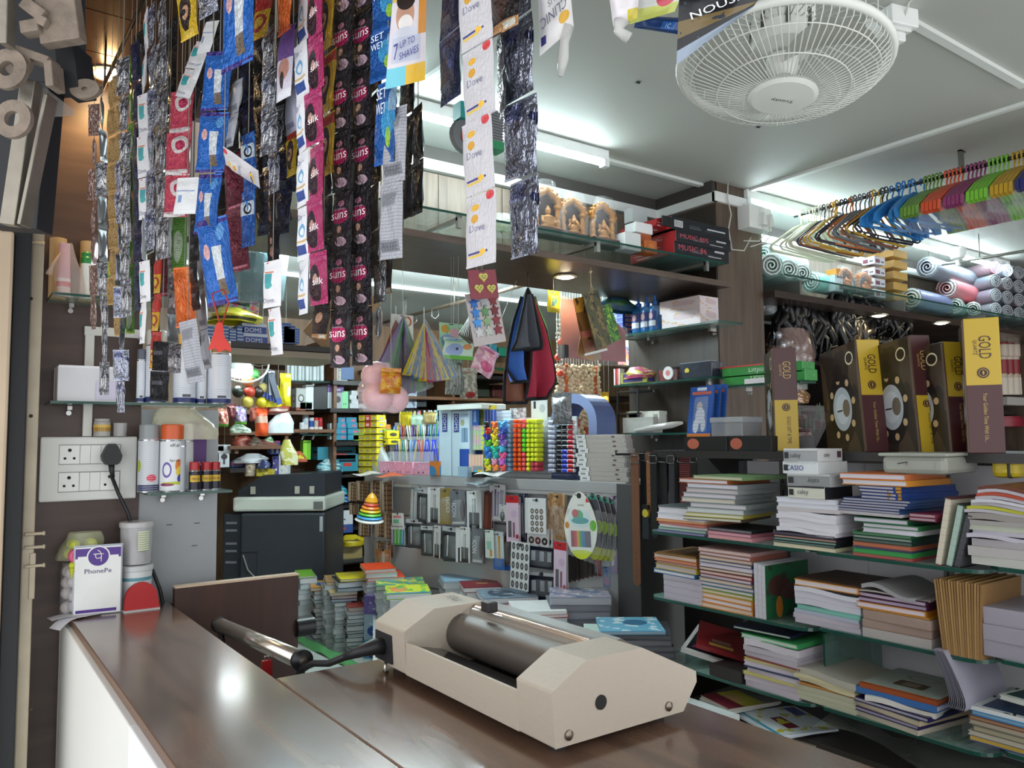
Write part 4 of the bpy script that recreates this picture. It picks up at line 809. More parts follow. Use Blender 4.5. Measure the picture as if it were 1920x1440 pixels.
for i,(bx,l,tx,off)in enumerate((((1267,456,1368,481),'bottom black and red music player box on the header shelf','MUSIC 86',.05),((1270,436,1371,456),'second black music player box with large red lettering','MUSIC 805',.06),((1262,410,1368,432),'topmost open music player box with black end flap and barcode','',.05))):
 o,wd,h=carton(FW,bx,.25,l,m=BKX,F=dk,Lf=RDX,off=off)
 b=o.location;zz=2.1345+(0,.049,.1)[i];b.z=zz
 g=MB()
 if tx:g.text(tx,-wd*.18,h*.55,h*.38,mat('#c85a66',.4),y=-.0016,w=wd*.5);g.box(wd*.22,wd*.4,-.0018,-.001,h*.6,h*.75,mat('#b8bcc0'));g.box(wd*.1,wd*.34,-.0018,-.001,h*.2,h*.27,mat('#a8acb0'))
 else:
  g.box(-wd*.46,-wd*.32,-.0016,-.001,h*.2,h*.75,mat('#d8dadc'))
  for q in range(7):g.box(-wd*.45+q*wd*.018,-wd*.445+q*wd*.018,-.0024,-.0016,h*.24,h*.7,mat('#2a2a2c'))
  g.box(wd*.1,wd*.42,-.0018,-.001,h*.45,h*.58,mat('#b8bcc0'))
 g.obj('lettering',o)
 g=MB();g.text('MUSIC',0,h*.6,h*.3,mat('#e8c8c4',.4),w=.1)
 me=[(-wd/2-.0014,.13-v[0],v[2])for v in g.v];g.v=me;g.obj('lettering',o)
 if i==2:
  g=MB();g.box(-wd/2-.05,-wd/2,.0,.005,.004,h*.9,mat('#17181c',.4));g.prism([(-wd/2-.06,.01),(-wd/2,.003),(-wd/2,h),(-wd/2-.05,h*.8)],.03,.24,RDX);g.obj('open_flap',o)
carton(FW,(806,418,834,440),.1,'white carton under the glass on the bulkhead, left of the wide white strip',m='#d8e0e0',off=-.12)[0].location.z=2.05
carton(FW,(834,420,868,442),.1,'second white carton under the glass with small dark mark',m='#dfe6e6',off=-.12,txt=(('E',.2,.5,.4,'#3a3a3a'),))[0].location.z=2.05
o=E('carry_bag','clear bag of pale yellow straw lying on the header shelf behind the silver strip','bag',FW.P(942,425,-.1));o.location.z=2.135
g=MB();g.grid(18,8,bagf(.13,.1,.075,4,.5),film('#e6efe8',.3));g.obj('bag_film',o)
g=MB()
for i in range(40):
 a=rnd.random()*6.3;q=rnd.random();g.tube([(.05*cos(a)*q,.035*sin(a)*q,.01+.03*rnd.random()),(.05*cos(a+2.5)*q,.035*sin(a+2.5)*q,.01+.04*rnd.random())],.0009,mat('#c9c878',.5),4)
s_=g.obj('straw',o);s_['kind']='stuff'
o=E('fan_pack','teal and grey louvred plastic pack hanging under the ceiling behind the wide white strip','pack',at(892,240,y=1.75))
k=1.75/1.0/CF*1.9
g=MB();g.box(-.005,.075,-.02,.02,-.03,.055,mat('#8a8d90',.5));g.obj('grey_body',o)
for i in range(10):
 g=MB();g.box(-.004,.076,-.024,-.019,-.026+.008*i,-.022+.008*i,mat('#6d7074',.5));g.obj('slat',o)
TE=mat('#1f8a86',.4)
g=MB();g.box(-.06,-.03,-.02,.02,.01,.055,TE);g.obj('teal_clip',o)
g=MB();g.box(0,.08,-.026,.02,-.055,-.032,mat('#2a8a5a',.4));g.obj('green_base',o)
g=MB();g.lathe([(.0,-.012),(.045,-.006),(.05,.006),(.0,.012)],mat('#6a6d70',.4),20,(-.03,0,-.03),'y');g.lathe([(.0,-.016),(.028,-.012),(.0,-.008)],mat('#c0523a',.4),16,(-.025,0,-.035),'y');g.obj('disc_end',o)
g=MB();g.tube([(0,0,.05),(0,0,2.5-o.location.z)],.0012,mat('#c8c8c0'),5);g.obj('thread',o)
p=at(1060,517,z=2.03);spot((p.x,p.y,2.029),22,'warm glowing downlight under the wooden bulkhead',pw=1.1)
p=at(1648,590,z=2.02);spot((p.x,p.y,2.019),22,'warm downlight in the dark alcove soffit, the one nearer the pillar',pw=2.5)
p=at(1765,604,z=2.02);spot((p.x,p.y,2.019),22,'warm downlight in the dark alcove soffit, the one farther from the pillar',pw=2.5)
fc=at(1467,122,d=1.5);fo=E('ceiling_fan','white caged orbit fan hanging from the ceiling with round badge','fan',fc,0,rot=(radians(-3),radians(7),0))
FWH=mat('#dfe2dc',.35,amt=.03);FWR=mat('#d6d9d2',.35,amt=.03)
g=MB();g.tube([(.19*cos(2*pi*i/48),.19*sin(2*pi*i/48),0)for i in range(48)],.009,FWH,8,True);g.obj('guard_rim',fo)
g=MB()
for i in range(84):
 a=2*pi*i/84;c_,s_=cos(a),sin(a)
 pr=[(.19,0),(.186,-.016),(.165,-.034),(.12,-.052),(.075,-.062),(.056,-.064)]
 g.tube([(r*cos(a+.5*(.19-r)),r*sin(a+.5*(.19-r)),z)for r,z in pr],.0011,FWR,4)
o_=g.obj('front_guard_wires',fo);o_['kind']='stuff'
g=MB()
for i in range(36):
 a=2*pi*i/36
 pr=[(.19,0),(.19,.03),(.17,.052),(.11,.062),(.05,.066)]
 g.tube([(r*cos(a),r*sin(a),z)for r,z in pr],.0013,FWR,4)
o_=g.obj('rear_guard_wires',fo);o_['kind']='stuff'
for r,z in((.12,-.053),(.17,-.03)):
 g=MB();g.tube([(r*cos(2*pi*i/40),r*sin(2*pi*i/40),z)for i in range(40)],.0014,FWR,5,True);g.obj('guard_ring',fo)
g=MB();g.lathe([(.062,-.058),(.064,-.066),(.056,-.07),(.0,-.073)],FWH,36);g.obj('badge',fo)
g=MB();g.text('Trinity',0,0,.011,mat('#3a3d40',.4),w=.044,face='T',y=-.0735,rot=pi)
for i,v in enumerate(g.v):g.v[i]=(v[0],-v[1]*-1,v[2])
o_=g.obj('lettering',fo);o_.rotation_euler=(pi,0,radians(-30));o_.location=(0,0,-.147)
BL=mat('#a9aca4',.2,a=.9)
for kq in range(3):
 def bf(u,v,k=kq):
  r=.03+.135*v;a=2*pi*k/3+.9*(u-.5)*(1.0+.2*v)+.5*v;return(r*cos(a),r*sin(a),.018*(u-.5)-.005)
 g=MB();g.grid(6,6,bf,BL);g.obj('blade',fo)
g=MB();g.lathe([(.0,-.03),(.02,-.028),(.028,-.01),(.03,.012)],FWH,18);g.obj('blade_hub',fo)
g=MB();g.lathe([(.03,.02),(.055,.03),(.06,.075),(.05,.12),(.03,.13)],FWH,24);g.obj('motor_housing',fo)
for i in range(8):
 a=2*pi*i/8;g=MB();g.box(.059,.0605,-.004,.004,.05,.09,mat('#4a4c48',.6));o_=g.obj('vent_slot',fo);o_.rotation_euler=(0,0,a)
top=2.5-fc.z
g=MB();g.tube([(0,0,.12),(.02,0,.2),(.03,0,top+.005)],.016,FWH,10);g.lathe([(.05,top-.045),(.055,top-.02),(.055,top+.002)],FWH,20,(.03,0,0));g.obj('ceiling_stem',fo)
g=MB();g.box(.03,.085,-.018,.018,.115,.16,FWH);g.obj('orbit_gearbox',fo,bev=.004)
p=at(1672,48,z=2.47);jb=E('junction_box','white square ceiling junction box with a small plug hanging from it','junction box',(p.x,p.y,2.5),radians(-15))
g=MB();g.box(-.045,.045,-.045,.045,-.05,0,WHITEP());g.obj('box_body',jb,bev=.003)
g=MB();g.box(-.03,.03,-.035,.03,-.06,-.05,mat('#d8dad6',.4));g.obj('socket_face',jb,bev=.002)
g=MB();g.box(-.016,.016,-.03,-.004,-.085,-.06,WHITEP());g.obj('plug',jb,bev=.004)
g=MB();g.tube([(0,-.017,-.08),(.004,-.03,-.05),(-.004,-.06,-.0),(-.02,-.12,.0)],.003,mat('#d8d8d2',.5),6);g.obj('wire',jb)
p=at(1692,-25,z=2.4);o=E('wire_ring','brown wire hoop hanging at the top edge beside the junction box','ring',p)
g=MB();g.tube([(.07*cos(2*pi*i/32),.04*sin(2*pi*i/32),.02*sin(2*pi*i/32))for i in range(32)],.0022,mat('#6a5a48',.5),6,True);g.obj('hoop',o)
g=MB();g.tube([(0,.04,.02),(0,.04,2.5-p.z)],.001,mat('#6a5a48',.5),5);g.obj('thread',o)
for(px,py),l in(((1197,153),'small dark insect on the ceiling left of the black pouch'),((1422,237),'tiny dark insect on the ceiling below the fan')):
 p=at(px,py,z=2.499);o=E('insect',l,'insect',p)
 g=MB();g.ell((0,0,-.003),(.008,.005,.003),mat('#1c1a1a',.5),8,5)
 for i in range(6):g.tube([(0,0,-.003),(.009*cos(i*1.05),.012*sin(i*1.05),-.001)],.0008,mat('#1c1a1a'),4)
 g.obj('insect_body',o)
b,wd,h=FW.rect(1388,394,1424,436);o=E('socket_box','white socket box with two adapters on the pillar under the ceiling','socket',(b.x,2.185,b.z))
g=MB();g.box(-wd/2-.015,wd/2,-.05,.015,0,h,WHITEP());g.obj('box_body',o,bev=.002)
for i in(0,1):
 x=-wd*.12+i*wd*.34
 g=MB();g.prism([(x-.016,h*.12),(x+.016,h*.12),(x+.005,h*.66),(x-.005,h*.66)],-.08,-.05,WHITEP());g.obj('adapter',o,bev=.002)
 g=MB();g.tube([(x,-.065,h*.12),(x+.005,-.066,-.03),(x-.02-i*.01,-.06,-.06),(x-.1,-.04,-.065-.02*i)],.0022,mat('#d5d5cf',.5),6);g.obj('wire',o)
g=MB();g.box(-wd/2,wd/2+.04,-.02,.0,h-.002,h+.012,WHITEP());g.obj('top_casing',o)
a=at(1366,345,y=2.18);o=E('wire','thin white cable running down the pillar from the ceiling corner','cable',a)
g=MB();g.tube([(0,0,.04),Vector(at(1364,372,y=2.175))-a,Vector(at(1371,402,y=2.175))-a,Vector(at(1366,430,y=2.175))-a,Vector(at(1372,468,y=2.175))-a,Vector(at(1395,470,y=2.175))-a,Vector(at(1408,445,y=2.175))-a],.003,mat('#c9c9c0',.5),6);g.obj('cable',o)
HK=1.13;HX,HZ=3.15,2.417
o=E('hanger_rod','dark steel ceiling rod carrying all the plastic clothes hangers','rod',(HX,.4,HZ))
g=MB();g.tube([(0,0,0),(0,1.76,0)],.008,mat('#4a4a4c',.3,.9),10);g.obj('rod',o)
for y in(.1,1.02):
 g=MB();g.box(-.012,.012,y-.006,y+.006,.0,.083,mat('#6a6862',.4,.6));g.box(-.012,.03,y-.006,y+.006,.077,.083,mat('#6a6862',.4,.6));g.obj('ceiling_bracket',o)
def hook(g,m,r=.003):
 g.tube([(-.012,0,-.012),(-.013,0,.004),(-.008,0,.013),(0,0,.016),(.009,0,.012),(.012,0,0),(.006,0,-.012),(0,0,-.022),(0,0,-.045)],r,m,6)
_HM={}
def hanger(y,kind,colr,label,group,tilt=0,sw=0,yaw=0):
 m=mat(colr,.3);o=E('clothes_hanger',label,'hanger',(HX+sw,y,HZ-.0),0,group,rot=(radians(tilt),0,radians(yaw)))
 k=(kind,colr)
 if k not in _HM:
  g=MB()
  if kind=='tube':
   w_=.19
   g.tube([(0,0,-.045),(.05,0,-.065),(w_,0,-.15),(w_+.008,0,-.162),(w_-.005,0,-.172),(0,0,-.174),(-w_+.005,0,-.172),(-w_-.008,0,-.162),(-w_,0,-.15),(-.05,0,-.065),(0,0,-.045)],.0042,m,7)
  else:
   w_=.185
   pr=[(0,-.04),(.03,-.042),(.12,-.085),(w_,-.13),(w_+.004,-.16),(w_-.02,-.165),(w_-.035,-.145),(.1,-.115),(.03,-.082),(-.03,-.082),(-.1,-.115),(-w_+.035,-.145),(-w_+.02,-.165),(-w_-.004,-.16),(-w_,-.13),(-.12,-.085),(-.03,-.042)]
   g.prism(pr,-.0055,.0055,m)
   for s in(-1,1):g.tube([(s*.1,0,-.105),(s*.1,0,-.128),(s*.115,0,-.128)],.003,m,5)
   if kind=='bar':g.tube([(-w_+.02,0,-.16),(w_-.02,0,-.16)],.004,m,6)
  h=MB();hook(h,m);_HM[k]=(g.mesh('shoulder_frame'),h.mesh('hook'))
 a,b=_HM[k];share_(a,'shoulder_frame',o,sc=(HK,)*3);share_(b,'hook',o,sc=(HK,)*3);return o
y=2.13
seq=[('#d8d8c0','cream')]*7+[('#33303a','dark')]+[('#d8d8c0','cream')]*1+[('#8a4a2a','brown')]*1+[('#cfa02a','yellow')]*2+[('#1d2030','black')]*2+[('#b5622a','orange brown')]*2+[('#70747a','grey')]*4+[('#8a4a34','rust')]*1+[('#c89a28','yellow')]*2+[('#1c1d28','black')]*2
nm={}
for c,n in seq:
 nm[n]=nm.get(n,0)+1
 hanger(y,'tube',c,'%s tubular plastic clothes hanger among the bunch by the pillar'%n,'tubular hangers on the ceiling rod',rnd.uniform(-4,4),rnd.uniform(-.012,.012),rnd.uniform(-7,7));y-=.0172
for i in range(7):
 hanger(y,'bar','#2f7fc4','sky blue plastic clothes hanger with clips in the middle of the rod','blue hangers on the ceiling rod',rnd.uniform(-14,14),rnd.uniform(-.02,.02),rnd.uniform(-16,16));y-=.0203
packs=[('#6f9a3a','leaf green','next to the blue hangers'),('#d8542e','orange red','between leaf green and magenta ones'),('#8f3a6a','magenta','beside the orange red pack'),('#7ac03a','bright green','under the rod bracket'),('#c0982a','mustard yellow','between green and navy packs'),('#2c2f6a','navy blue','beside the mustard pack'),('#9a4a7a','pinkish purple','after the navy pack'),('#8fd040','lime green','at the end nearest the entrance')]
for c,n,w_ in packs:
 y0=y
 for i in range(5):
  hanger(y,'flat',c,'%s broad plastic hanger in a film wrapped pack %s'%(n,w_),'%s hanger pack'%n,0,0,2);y-=.0149
 o=E('pack_film','clear film sleeve around the %s hanger pack %s'%(n,w_),'film',(HX,(y0+y)/2,HZ-.19*HK));o.scale=(HK,1,HK)
 hh=(y0-y)/2+.006
 g=MB();g.grid(10,8,lambda u,v:((-.2+.4*u),-hh*.98+.004*sin(9*u+7*v),.0+.12*v-.07*abs(2*u-1)*(.3+.7*v)),film('#e8ecf0',.09));g.grid(10,8,lambda u,v:((.2-.4*u),hh*.98,.12*v-.07*abs(2*u-1)*(.3+.7*v)),film('#e8ecf0',.09));g.grid(10,4,lambda u,v:((-.2+.4*u),-hh+2*hh*v,-.002+.004*sin(11*u)),film('#e8ecf0',.09));g.obj('film_sleeve',o)
 y-=.006
RX=1.9
LX=2.05;FRL=Fr((LX,0),H90);LZ=at(1650,848,x=LX).z
ra=E('book_rack','tall white backed book rack with green edged glass shelves right of the counter','rack',(2.26,.75,0),H90)
def rl(g,nm,kind=None):return g.obj(nm,ra,bev=0)
def ry(y):return .75-y
BKP=mat('#dddadf',.5,amt=.03)
for a,b in((1.78,1.34),(1.335,.9),(.895,.2),(.195,-.3)):
 g=MB();g.box(ry(a),ry(b),0,.015,0,1.32,BKP);rl(g,'back_panel')
for y in(1.62,1.1,.62,.1):
 g=MB();g.box(ry(y)-.012,ry(y)+.012,-.012,0,.0,1.32,mat('#7d7c7c',.4,.6))
 for k in range(26):g.box(ry(y)-.003,ry(y)+.003,-.0125,-.0118,.05+k*.048,.075+k*.048,mat('#2a2a2a'))
 rl(g,'slotted_upright')
g=MB();g.box(ry(2.0),ry(-.3),LX-.012-2.26,.12,LZ-.024,LZ,mat('#2e2c2c',.35));rl(g,'top_ledge')
g=MB();g.box(ry(2.12),ry(1.785),.05,.07,0,1.33,mat('#1f1b1b',.5));rl(g,'dark_side_board')
g=MB();g.box(ry(1.79),ry(1.77),-.02,.02,0,1.32,mat('#5a5a5c',.4));rl(g,'end_stile')
def shelfz(px,py):return at(px,py,x=RX).z
SHZ={}
for key,(y0,y1),pts in(('a',(1.905,1.30),((1211,994),(1220,1117),(1307,1259))),('b',(1.295,.855),((1520,1032),(1520,1173),(1520,1318))),('c',(.85,.25),((1825,1058),(1825,1226),(1825,1392)))):
 for k,p in enumerate(pts):
  z=shelfz(*p);SHZ[key+str(k)]=z
  g=MB();x0,x1=ry(y0),ry(y1)
  r_=.05;pr=[(x0,-.03),(x0,-.36+.03),(x0+.03,-.36)]+[(x1-r_+r_*sin(t),-.36+r_-r_*cos(t))for t in[i*pi/12 for i in range(7)]]+[(x1,-.03)]
  g.prism(pr,z-.009,z,GLEDGE(),'z')
  gl=glass('#9fc4b8',.38);gi=g.mi(gl)
  g.m[0]=gi;g.m[1]=gi
  rl(g,'glass_shelf')
  for bx in(x0+.1,x1-.1):
   q=MB();q.prism([(-.005,z-.05),(-.005,z-.009),(-.3,z-.009),(-.3,z-.02)],bx-.004,bx+.004,mat('#6f6e6c',.4,.6),'x');rl(q,'shelf_bracket')
for y,z0,z1 in((1.298,SHZ['b2'],SHZ['a1']-.02),):
 g=MB();g.box(ry(y)-.003,ry(y)+.003,-.3,-.02,z0,z1,glass('#6f9a8e',.5),F=GLEDGE());rl(g,'glass_divider')
g=MB();g.box(ry(1.79),ry(-.3),-.3,.0,.55,.57,mat('#3a3633',.4));rl(g,'lower_shelf')
g=MB();g.box(ry(1.79),ry(-.3),-.28,.0,0,.55,mat('#2b2726',.5));rl(g,'base_cabinet')
PGW=lambda c:gm(c,[('s','v',9,.12,'#%02x%02x%02x'%tuple(max(0,int(c[i:i+2],16)-14)for i in(1,3,5)))],.7)
CN={'#':'grey'}
def cname(h):
 r_,g_,b_=[int(h[i:i+2],16)for i in(1,3,5)];mx,mn=max(r_,g_,b_),min(r_,g_,b_)
 if mx-mn<22:return 'white' if mx>205 else('pale grey' if mx>160 else('grey' if mx>80 else 'black'))
 pre='dark ' if mx<100 else('pale ' if mn>150 else '')
 if r_==mx:n=('orange' if g_>.42*r_ and b_<.35*r_ else('yellow' if 0 else('pink' if mn>110 else('brown' if g_>.55*r_ and mx<190 else 'red'))))
 if r_==mx and g_>.78*r_ and b_<.75*r_:n='yellow'
 elif r_==mx and g_>.84*r_ and mn>150:n='cream'
 elif g_==mx:n='teal' if b_>.8*g_ else 'green'
 elif b_==mx:n='purple' if r_>.72*b_ and r_>g_ else 'blue'
 return pre+n
_BK={};USED={}
def uniq(l):
 USED[l]=USED.get(l,0)+1
 return l
ORD=['lowest']+[w+' up' for w in 'second third fourth fifth sixth seventh eighth ninth tenth eleventh twelfth thirteenth fourteenth fifteenth sixteenth'.split()]
def book(loc,rz,w_,d_,h_,cover,page='#d9d7dc',kind='book',label='',spiral=False,art=None,name='notebook',bend=0):
 o=E(name,label,'book',loc,rz)
 cm=mat(cover,.4);pm=PGW(page);t=min(.0022,h_*.2);q=lambda*a:tuple(round(x,4)for x in a)
 x0,x1=-w_/2,w_/2
 g=MB()
 if kind=='pad':
  g.grid(8,1,lambda u,v:(x0+w_*u,0,h_*v+bend*sin(pi*u*1.6+.4)),pm,True)
  g.grid(1,1,lambda u,v:(x1,d_*u,h_*v+bend*sin(pi*1.6+.4)),pm);g.grid(8,1,lambda u,v:(x0+w_*u,d_*v,h_+bend*sin(pi*u*1.6+.4)),cm,True);g.grid(1,1,lambda u,v:(x0,d_*(1-u),h_*v+bend*sin(.4)),pm);g.grid(8,1,lambda u,v:(x1-w_*u,d_,h_*v+bend*sin(pi*(1-u)*1.6+.4)),pm);g.grid(8,1,lambda u,v:(x0+w_*u,d_*(1-v),bend*sin(pi*u*1.6+.4)),pm,True)
  g.obj('paper_block',o)
  return o
 g.box(x0+.002,x1-.002,.002,d_-.001,t,h_-t,pm);g.obj('paper_block',o)
 g=MB();tm=art or cm
 if kind=='spineR':
  pr=[(x0,0),(x1,0),(x1,h_),(x0,h_),(x0,h_-t),(x1-t,h_-t),(x1-t,t),(x0,t)]
  g.prism(pr,0,d_,cm)
 elif kind=='spineF':
  g.prism([(0,0),(d_,0),(d_,t),(t,t),(t,h_-t),(d_,h_-t),(d_,h_),(0,h_)],x0,x1,cm,'x')
 else:
  g.prism([(0,0),(d_,0),(d_,h_),(0,h_),(0,h_-t),(d_-t,h_-t),(d_-t,t),(0,t)],x0,x1,cm,'x')
 g.obj('cover',o)
 if art:
  g=MB();g.face([(x0+.001,.001,h_+.0006),(x1-.001,.001,h_+.0006),(x1-.001,d_-.001,h_+.0006),(x0+.001,d_-.001,h_+.0006)],art);g.obj('cover_print',o)
 if spiral:
  g=MB();n=int(h_/.004)+1
  for i in range(6):
   y=d_*(.05+.18*i);g.tube([(x0+.003*cos(k*pi/4)-.001,y,h_/2+(h_*.5+.0015)*sin(k*pi/4))for k in range(8)],.0009,mat('#c9c4a8',.3,.6),4,True)
  g.obj('spiral_binding',o)
 return o
def stack(desc,L,C,yb,books,dep=.17,fr=FR,z=None,jit=.006,yaw=3,scale=1,px=None):
 b=fr.P((L+C)/2,yb,0);wd=(fr.P(C,yb)-fr.P(L,yb)).length;dd=(b-EYEP).dot(_F);kk=dd/CF*1.02*scale
 zz=b.z if z is None else z;out=[]
 for i,q in enumerate(books):
  hp,cv=q[0],q[1];pg=q[2]if len(q)>2 and q[2]else '#d9d7dc';kd=q[3]if len(q)>3 else 'book';ex=q[4]if len(q)>4 else{}
  h=hp*kk;ww=wd*ex.get('w',1);sh=ex.get('s',0)
  what=ex.get('n',{'pad':'paper bundle','wrap':'paper bundle'}.get(kd,'notebook'))
  n=len(books)
  pos=('topmost' if i==n-1 and n>1 else ORD[min(i,15)])if n>1 else 'single'
  lb=uniq('%s %s, %s in %s'%(cname(cv),what,pos,desc.replace('the ','',1)))
  loc=b+fr.t*(sh+rnd.uniform(-jit,jit))+fr.n*(.004+rnd.uniform(0,jit));loc.z=zz+.0004
  o=book(loc,fr.a+radians(ex.get('yaw',rnd.uniform(-yaw,yaw))),ww,dep*ex.get('d',1),h*.985,cv,pg,'pad' if kd in('pad','wrap')else kd,lb,ex.get('sp',False),ex.get('art'),'paper_bundle' if kd in('pad','wrap')else 'notebook',ex.get('bend',0))
  if kd=='wrap':
   g=MB();e=.002
   g.box(-ww/2-e,ww/2+e,-e,dep*ex.get('d',1)+e,0,h,film('#d8d4d8',.2));g.obj('shrink_wrap',o,bev=.004)
  zz+=h;out.append(o)
 return zz
W_='#d8d6dc';LIL='#c4bccb';CRE='#d8d0bc';LG='#b9b8bc'
sR='spineR'
stack('the far left stack of the top rack shelf',1230,1318,993,[(4,'#6a5f96','#a8a0c0'),(6,'#3f7f70','#b8c8c0'),(5,'#c9c4c4',W_),(5,'#a84a42','#d89088'),(5,'#d08a4a','#e0b890'),(11,'#dedee6','#e2e1ea'),(11,'#cfd0da','#e2e1ea'),(3,'#3a4a4c','#9aa0a0')],.19,z=SHZ['a0'])
z_=SHZ['a0']
zt=stack('the low pink pair under the fanned grey books',1322,1404,1010,[(7,'#c98a90','#d8a8ac',sR),(7,'#a0606e','#d8a8b4',sR),(6,'#1d1d22','#8a8a90',sR)],.17,z=z_,yaw=1)
sh=0
fan=[(7,'#5a4a34','#d8dccb'),(7,'#b9a83a','#d9e0d0'),(10,'#8f9896','#cfd4d6'),(9,'#8a9290','#d0cdd4'),(9,'#949a9a','#d8d2c4'),(9,'#8d9496','#d5d0d8'),(9,'#979a9a','#cdc4c8'),(9,'#8f9394','#d8d4e0'),(8,'#b8643a','#dcdce4'),(7,'#7a9a6a','#d6cdb8')]
stack('the fanned grey spined pile beside the belts',1296,1392,960,[(h,c,p,sR,{'s':-.028+.012*(i%4)-.004*i+(.05 if i>8 else 0),'yaw':12-1.6*i,'d':1.0})for i,(h,c,p)in enumerate(fan)],.20,z=z_+.05,jit=.003)
z2=stack('the dark spiral stack under the white papers',1447,1562,1020,[(7,'#c8c4a0',CRE,sR,{'sp':True}),(5,'#20252a','#6a8a80',sR,{'sp':True}),(5,'#1d2a2c','#8ab0a4',sR,{'sp':True}),(5,'#2a2430','#c09a88',sR,{'sp':True}),(6,'#2a2633','#5a5464',sR,{'sp':True})],.19,z=z_,yaw=1,jit=.002)
z3=stack('the wavy white pile under the calculators',1452,1562,985,[(8,'#d6d2dc','#dcd9e2','pad',{'bend':.004,'s':rnd.uniform(-.004,.004)})for _ in range(5)]+[(7,'#b9b2b8','#c9c2c4','pad',{'w':1.05}),(9,'#d8dae2','#dfe1ea',sR),(9,'#dcdde6','#e2e4ee',sR)],.18,z=z2,yaw=2)
CALW='#d4d6d6'
for i,(bx,m_,f_,tx,l)in enumerate((((1477,906,1546,929),'#33343a','#d2d2c4',(('calsy',.42,.5,.5,'#55565a'),),'bottom white calculator box in the pile of four, with dark flap'),((1476,881,1555,904),'#c2c4c4','#8f9294',(('calsy',.62,.5,.5,'#4a4b50',{'rot':pi}),),'silver calculator box with upside down lettering, second from the bottom'),((1466,868,1534,891),'#d0d4d4','#e2e6e8',(('CASIO',.36,.5,.42,'#2b3a8a'),),'white calculator box with blue capital lettering in the pile of four'),((1470,846,1532,870),'#d8dada','#a4a7aa',(('calsy',.36,.45,.45,'#3c3d42'),),'topmost silver calculator box under the boxed clocks'))):
 o,wd,h=carton(FR,bx,.13,l,m=m_,F=mat(f_,.35),S=mat({0:'#26272c',1:'#a8aaac',2:'#cfd3d3',3:'#d9dcdc'}[i],.4),txt=tx,yaw=radians((0,3,-3,4)[i]),group=None)
 hh=(z3-z2)*0+h*.98;o.location.z=z3 if i==0 else zc_;zc_=o.location.z+h
 g=MB();g.box(-wd*.46,-wd*.34,-.0018,-.001,h*.25,h*.75,mat('#2f3034',.4));g.obj('keypad_mark',o)
 if i==3:
  g=MB();g.text('calsy',.045,h*.5,h*.42,mat('#3c3d42',.4),face='S',y=wd/2+.0012);g.box(wd/2+.0008,wd/2+.0014,.1,.12,h*.3,h*.8,mat('#5a3a44'));g.obj('lettering',o)
zb_=SHZ['b0']
z4=stack('the green spiral stack beside the leaning books',1596,1706,1034,[(6,'#9a3f3a','#b86a62',sR,{'sp':True}),(9,'#2f8a44','#3f9a54',sR,{'sp':True}),(4,'#2f3358','#50547a',sR,{'sp':True}),(8,'#a0563a','#b87458',sR,{'sp':True}),(7,'#16302a','#5a7068',sR,{'sp':True}),(6,'#15352a','#9aa8a0',sR,{'sp':True}),(6,'#1f5a34','#5a8a68',sR,{'sp':True})],.2,z=zb_,yaw=1,jit=.002)
z5=stack('the white and green pads on the spiral stack',1612,1716,980,[(9,'#c9c8d0','#dcdae4',sR),(9,'#2a6a3c','#c9c4d0',sR),(10,'#2a5f40','#ccc8d4',sR,{'s':-.02})],.19,z=z4)
stack('the maroon pair behind the green pads',1700,1752,960,[(7,'#6a1f38','#b8a0a8',sR),(7,'#7a2440','#c0a8b0',sR)],.12,z=z5,yaw=6)
z6=stack('the fanned grey notebooks with blue tipped pages',1556,1682,946,[(6,'#a8a4aa','#b8b4b6','pad',{'w':1.02,'yaw':-5})]+[(5,'#26426e','#c2bcc4',sR,{'s':.006*i,'yaw':-6+i})for i in range(5)],.2,z=z5+.004)
z7=stack('the gold cornered blue notebooks',1592,1650,922,[(6,'#1f3a78','#c9c4cc',sR,{'s':.03,'yaw':-12,'w':1.3})for i in range(4)],.22,z=z6,jit=.004)
for i in range(4):
 p=FR.P(1650,918,.0);o=E('corner_guard','gold corner band on the %s blue notebook beside the clear tub'%ORD[i],'band',p-Vector((0,.018,0))+Vector((0,0,0)))
 o.location.z=z6+i*(z7-z6)/4;g=MB();g.box(-.0,.012,-.03,.0,.001,(z7-z6)/4-.001,mat('#c08a2a',.4));g.obj('band',o)
z8=stack('the orange edged pair under the clear tub',1568,1692,905,[(11,'#d08a2a','#dcdae2',sR),(11,'#c8703a','#dad6e0',sR)],.2,z=z7)
b,wd,h=FR.rect(1634,846,1762,886);o=E('plastic_tub','clear frosted plastic tub with lid on the orange edged notebooks','tub',(b.x+.01,b.y-.01,z8+.001),H90+radians(4))
h=.052;wd=.165;tbm=film('#b9bcb0',.62,.3)
g=MB();g.box(-wd/2+.006,wd/2-.006,.006,.204,0,h*.86,tbm);g.obj('tub_body',o,bev=.012)
g=MB();g.box(-wd/2,wd/2,0,.21,h*.84,h,film('#c9ccc0',.6,.3));g.obj('lid',o,bev=.006)
g=MB();g.tube([(-wd*.2,-.001,h*.5),(-.01,-.001,h*.58),(-.012,-.001,h*.46)],.0012,mat('#3a3444'),5);g.obj('pen_mark',o)
for i,(L,c,p_,hh)in enumerate(((1755,'#5a3038','#d4cbb8',128),(1775,'#26363a','#a8c0b4',118),(1790,'#1b2027','#4a4a50',100))):
 b=FR.P(L,1043,-.0);o=book((b.x+.005,b.y,SHZ['b0']+.001),0,.016,.17,hh*1.87/CF,c,p_,'x','%s bound notebook leaning upright, %s of the three at the shelf end'%(cname(c),('first','middle','last')[i]),name='leaning_notebook')
 o.rotation_euler=(0,radians(11+2*i),H90)
zc=SHZ['c0']
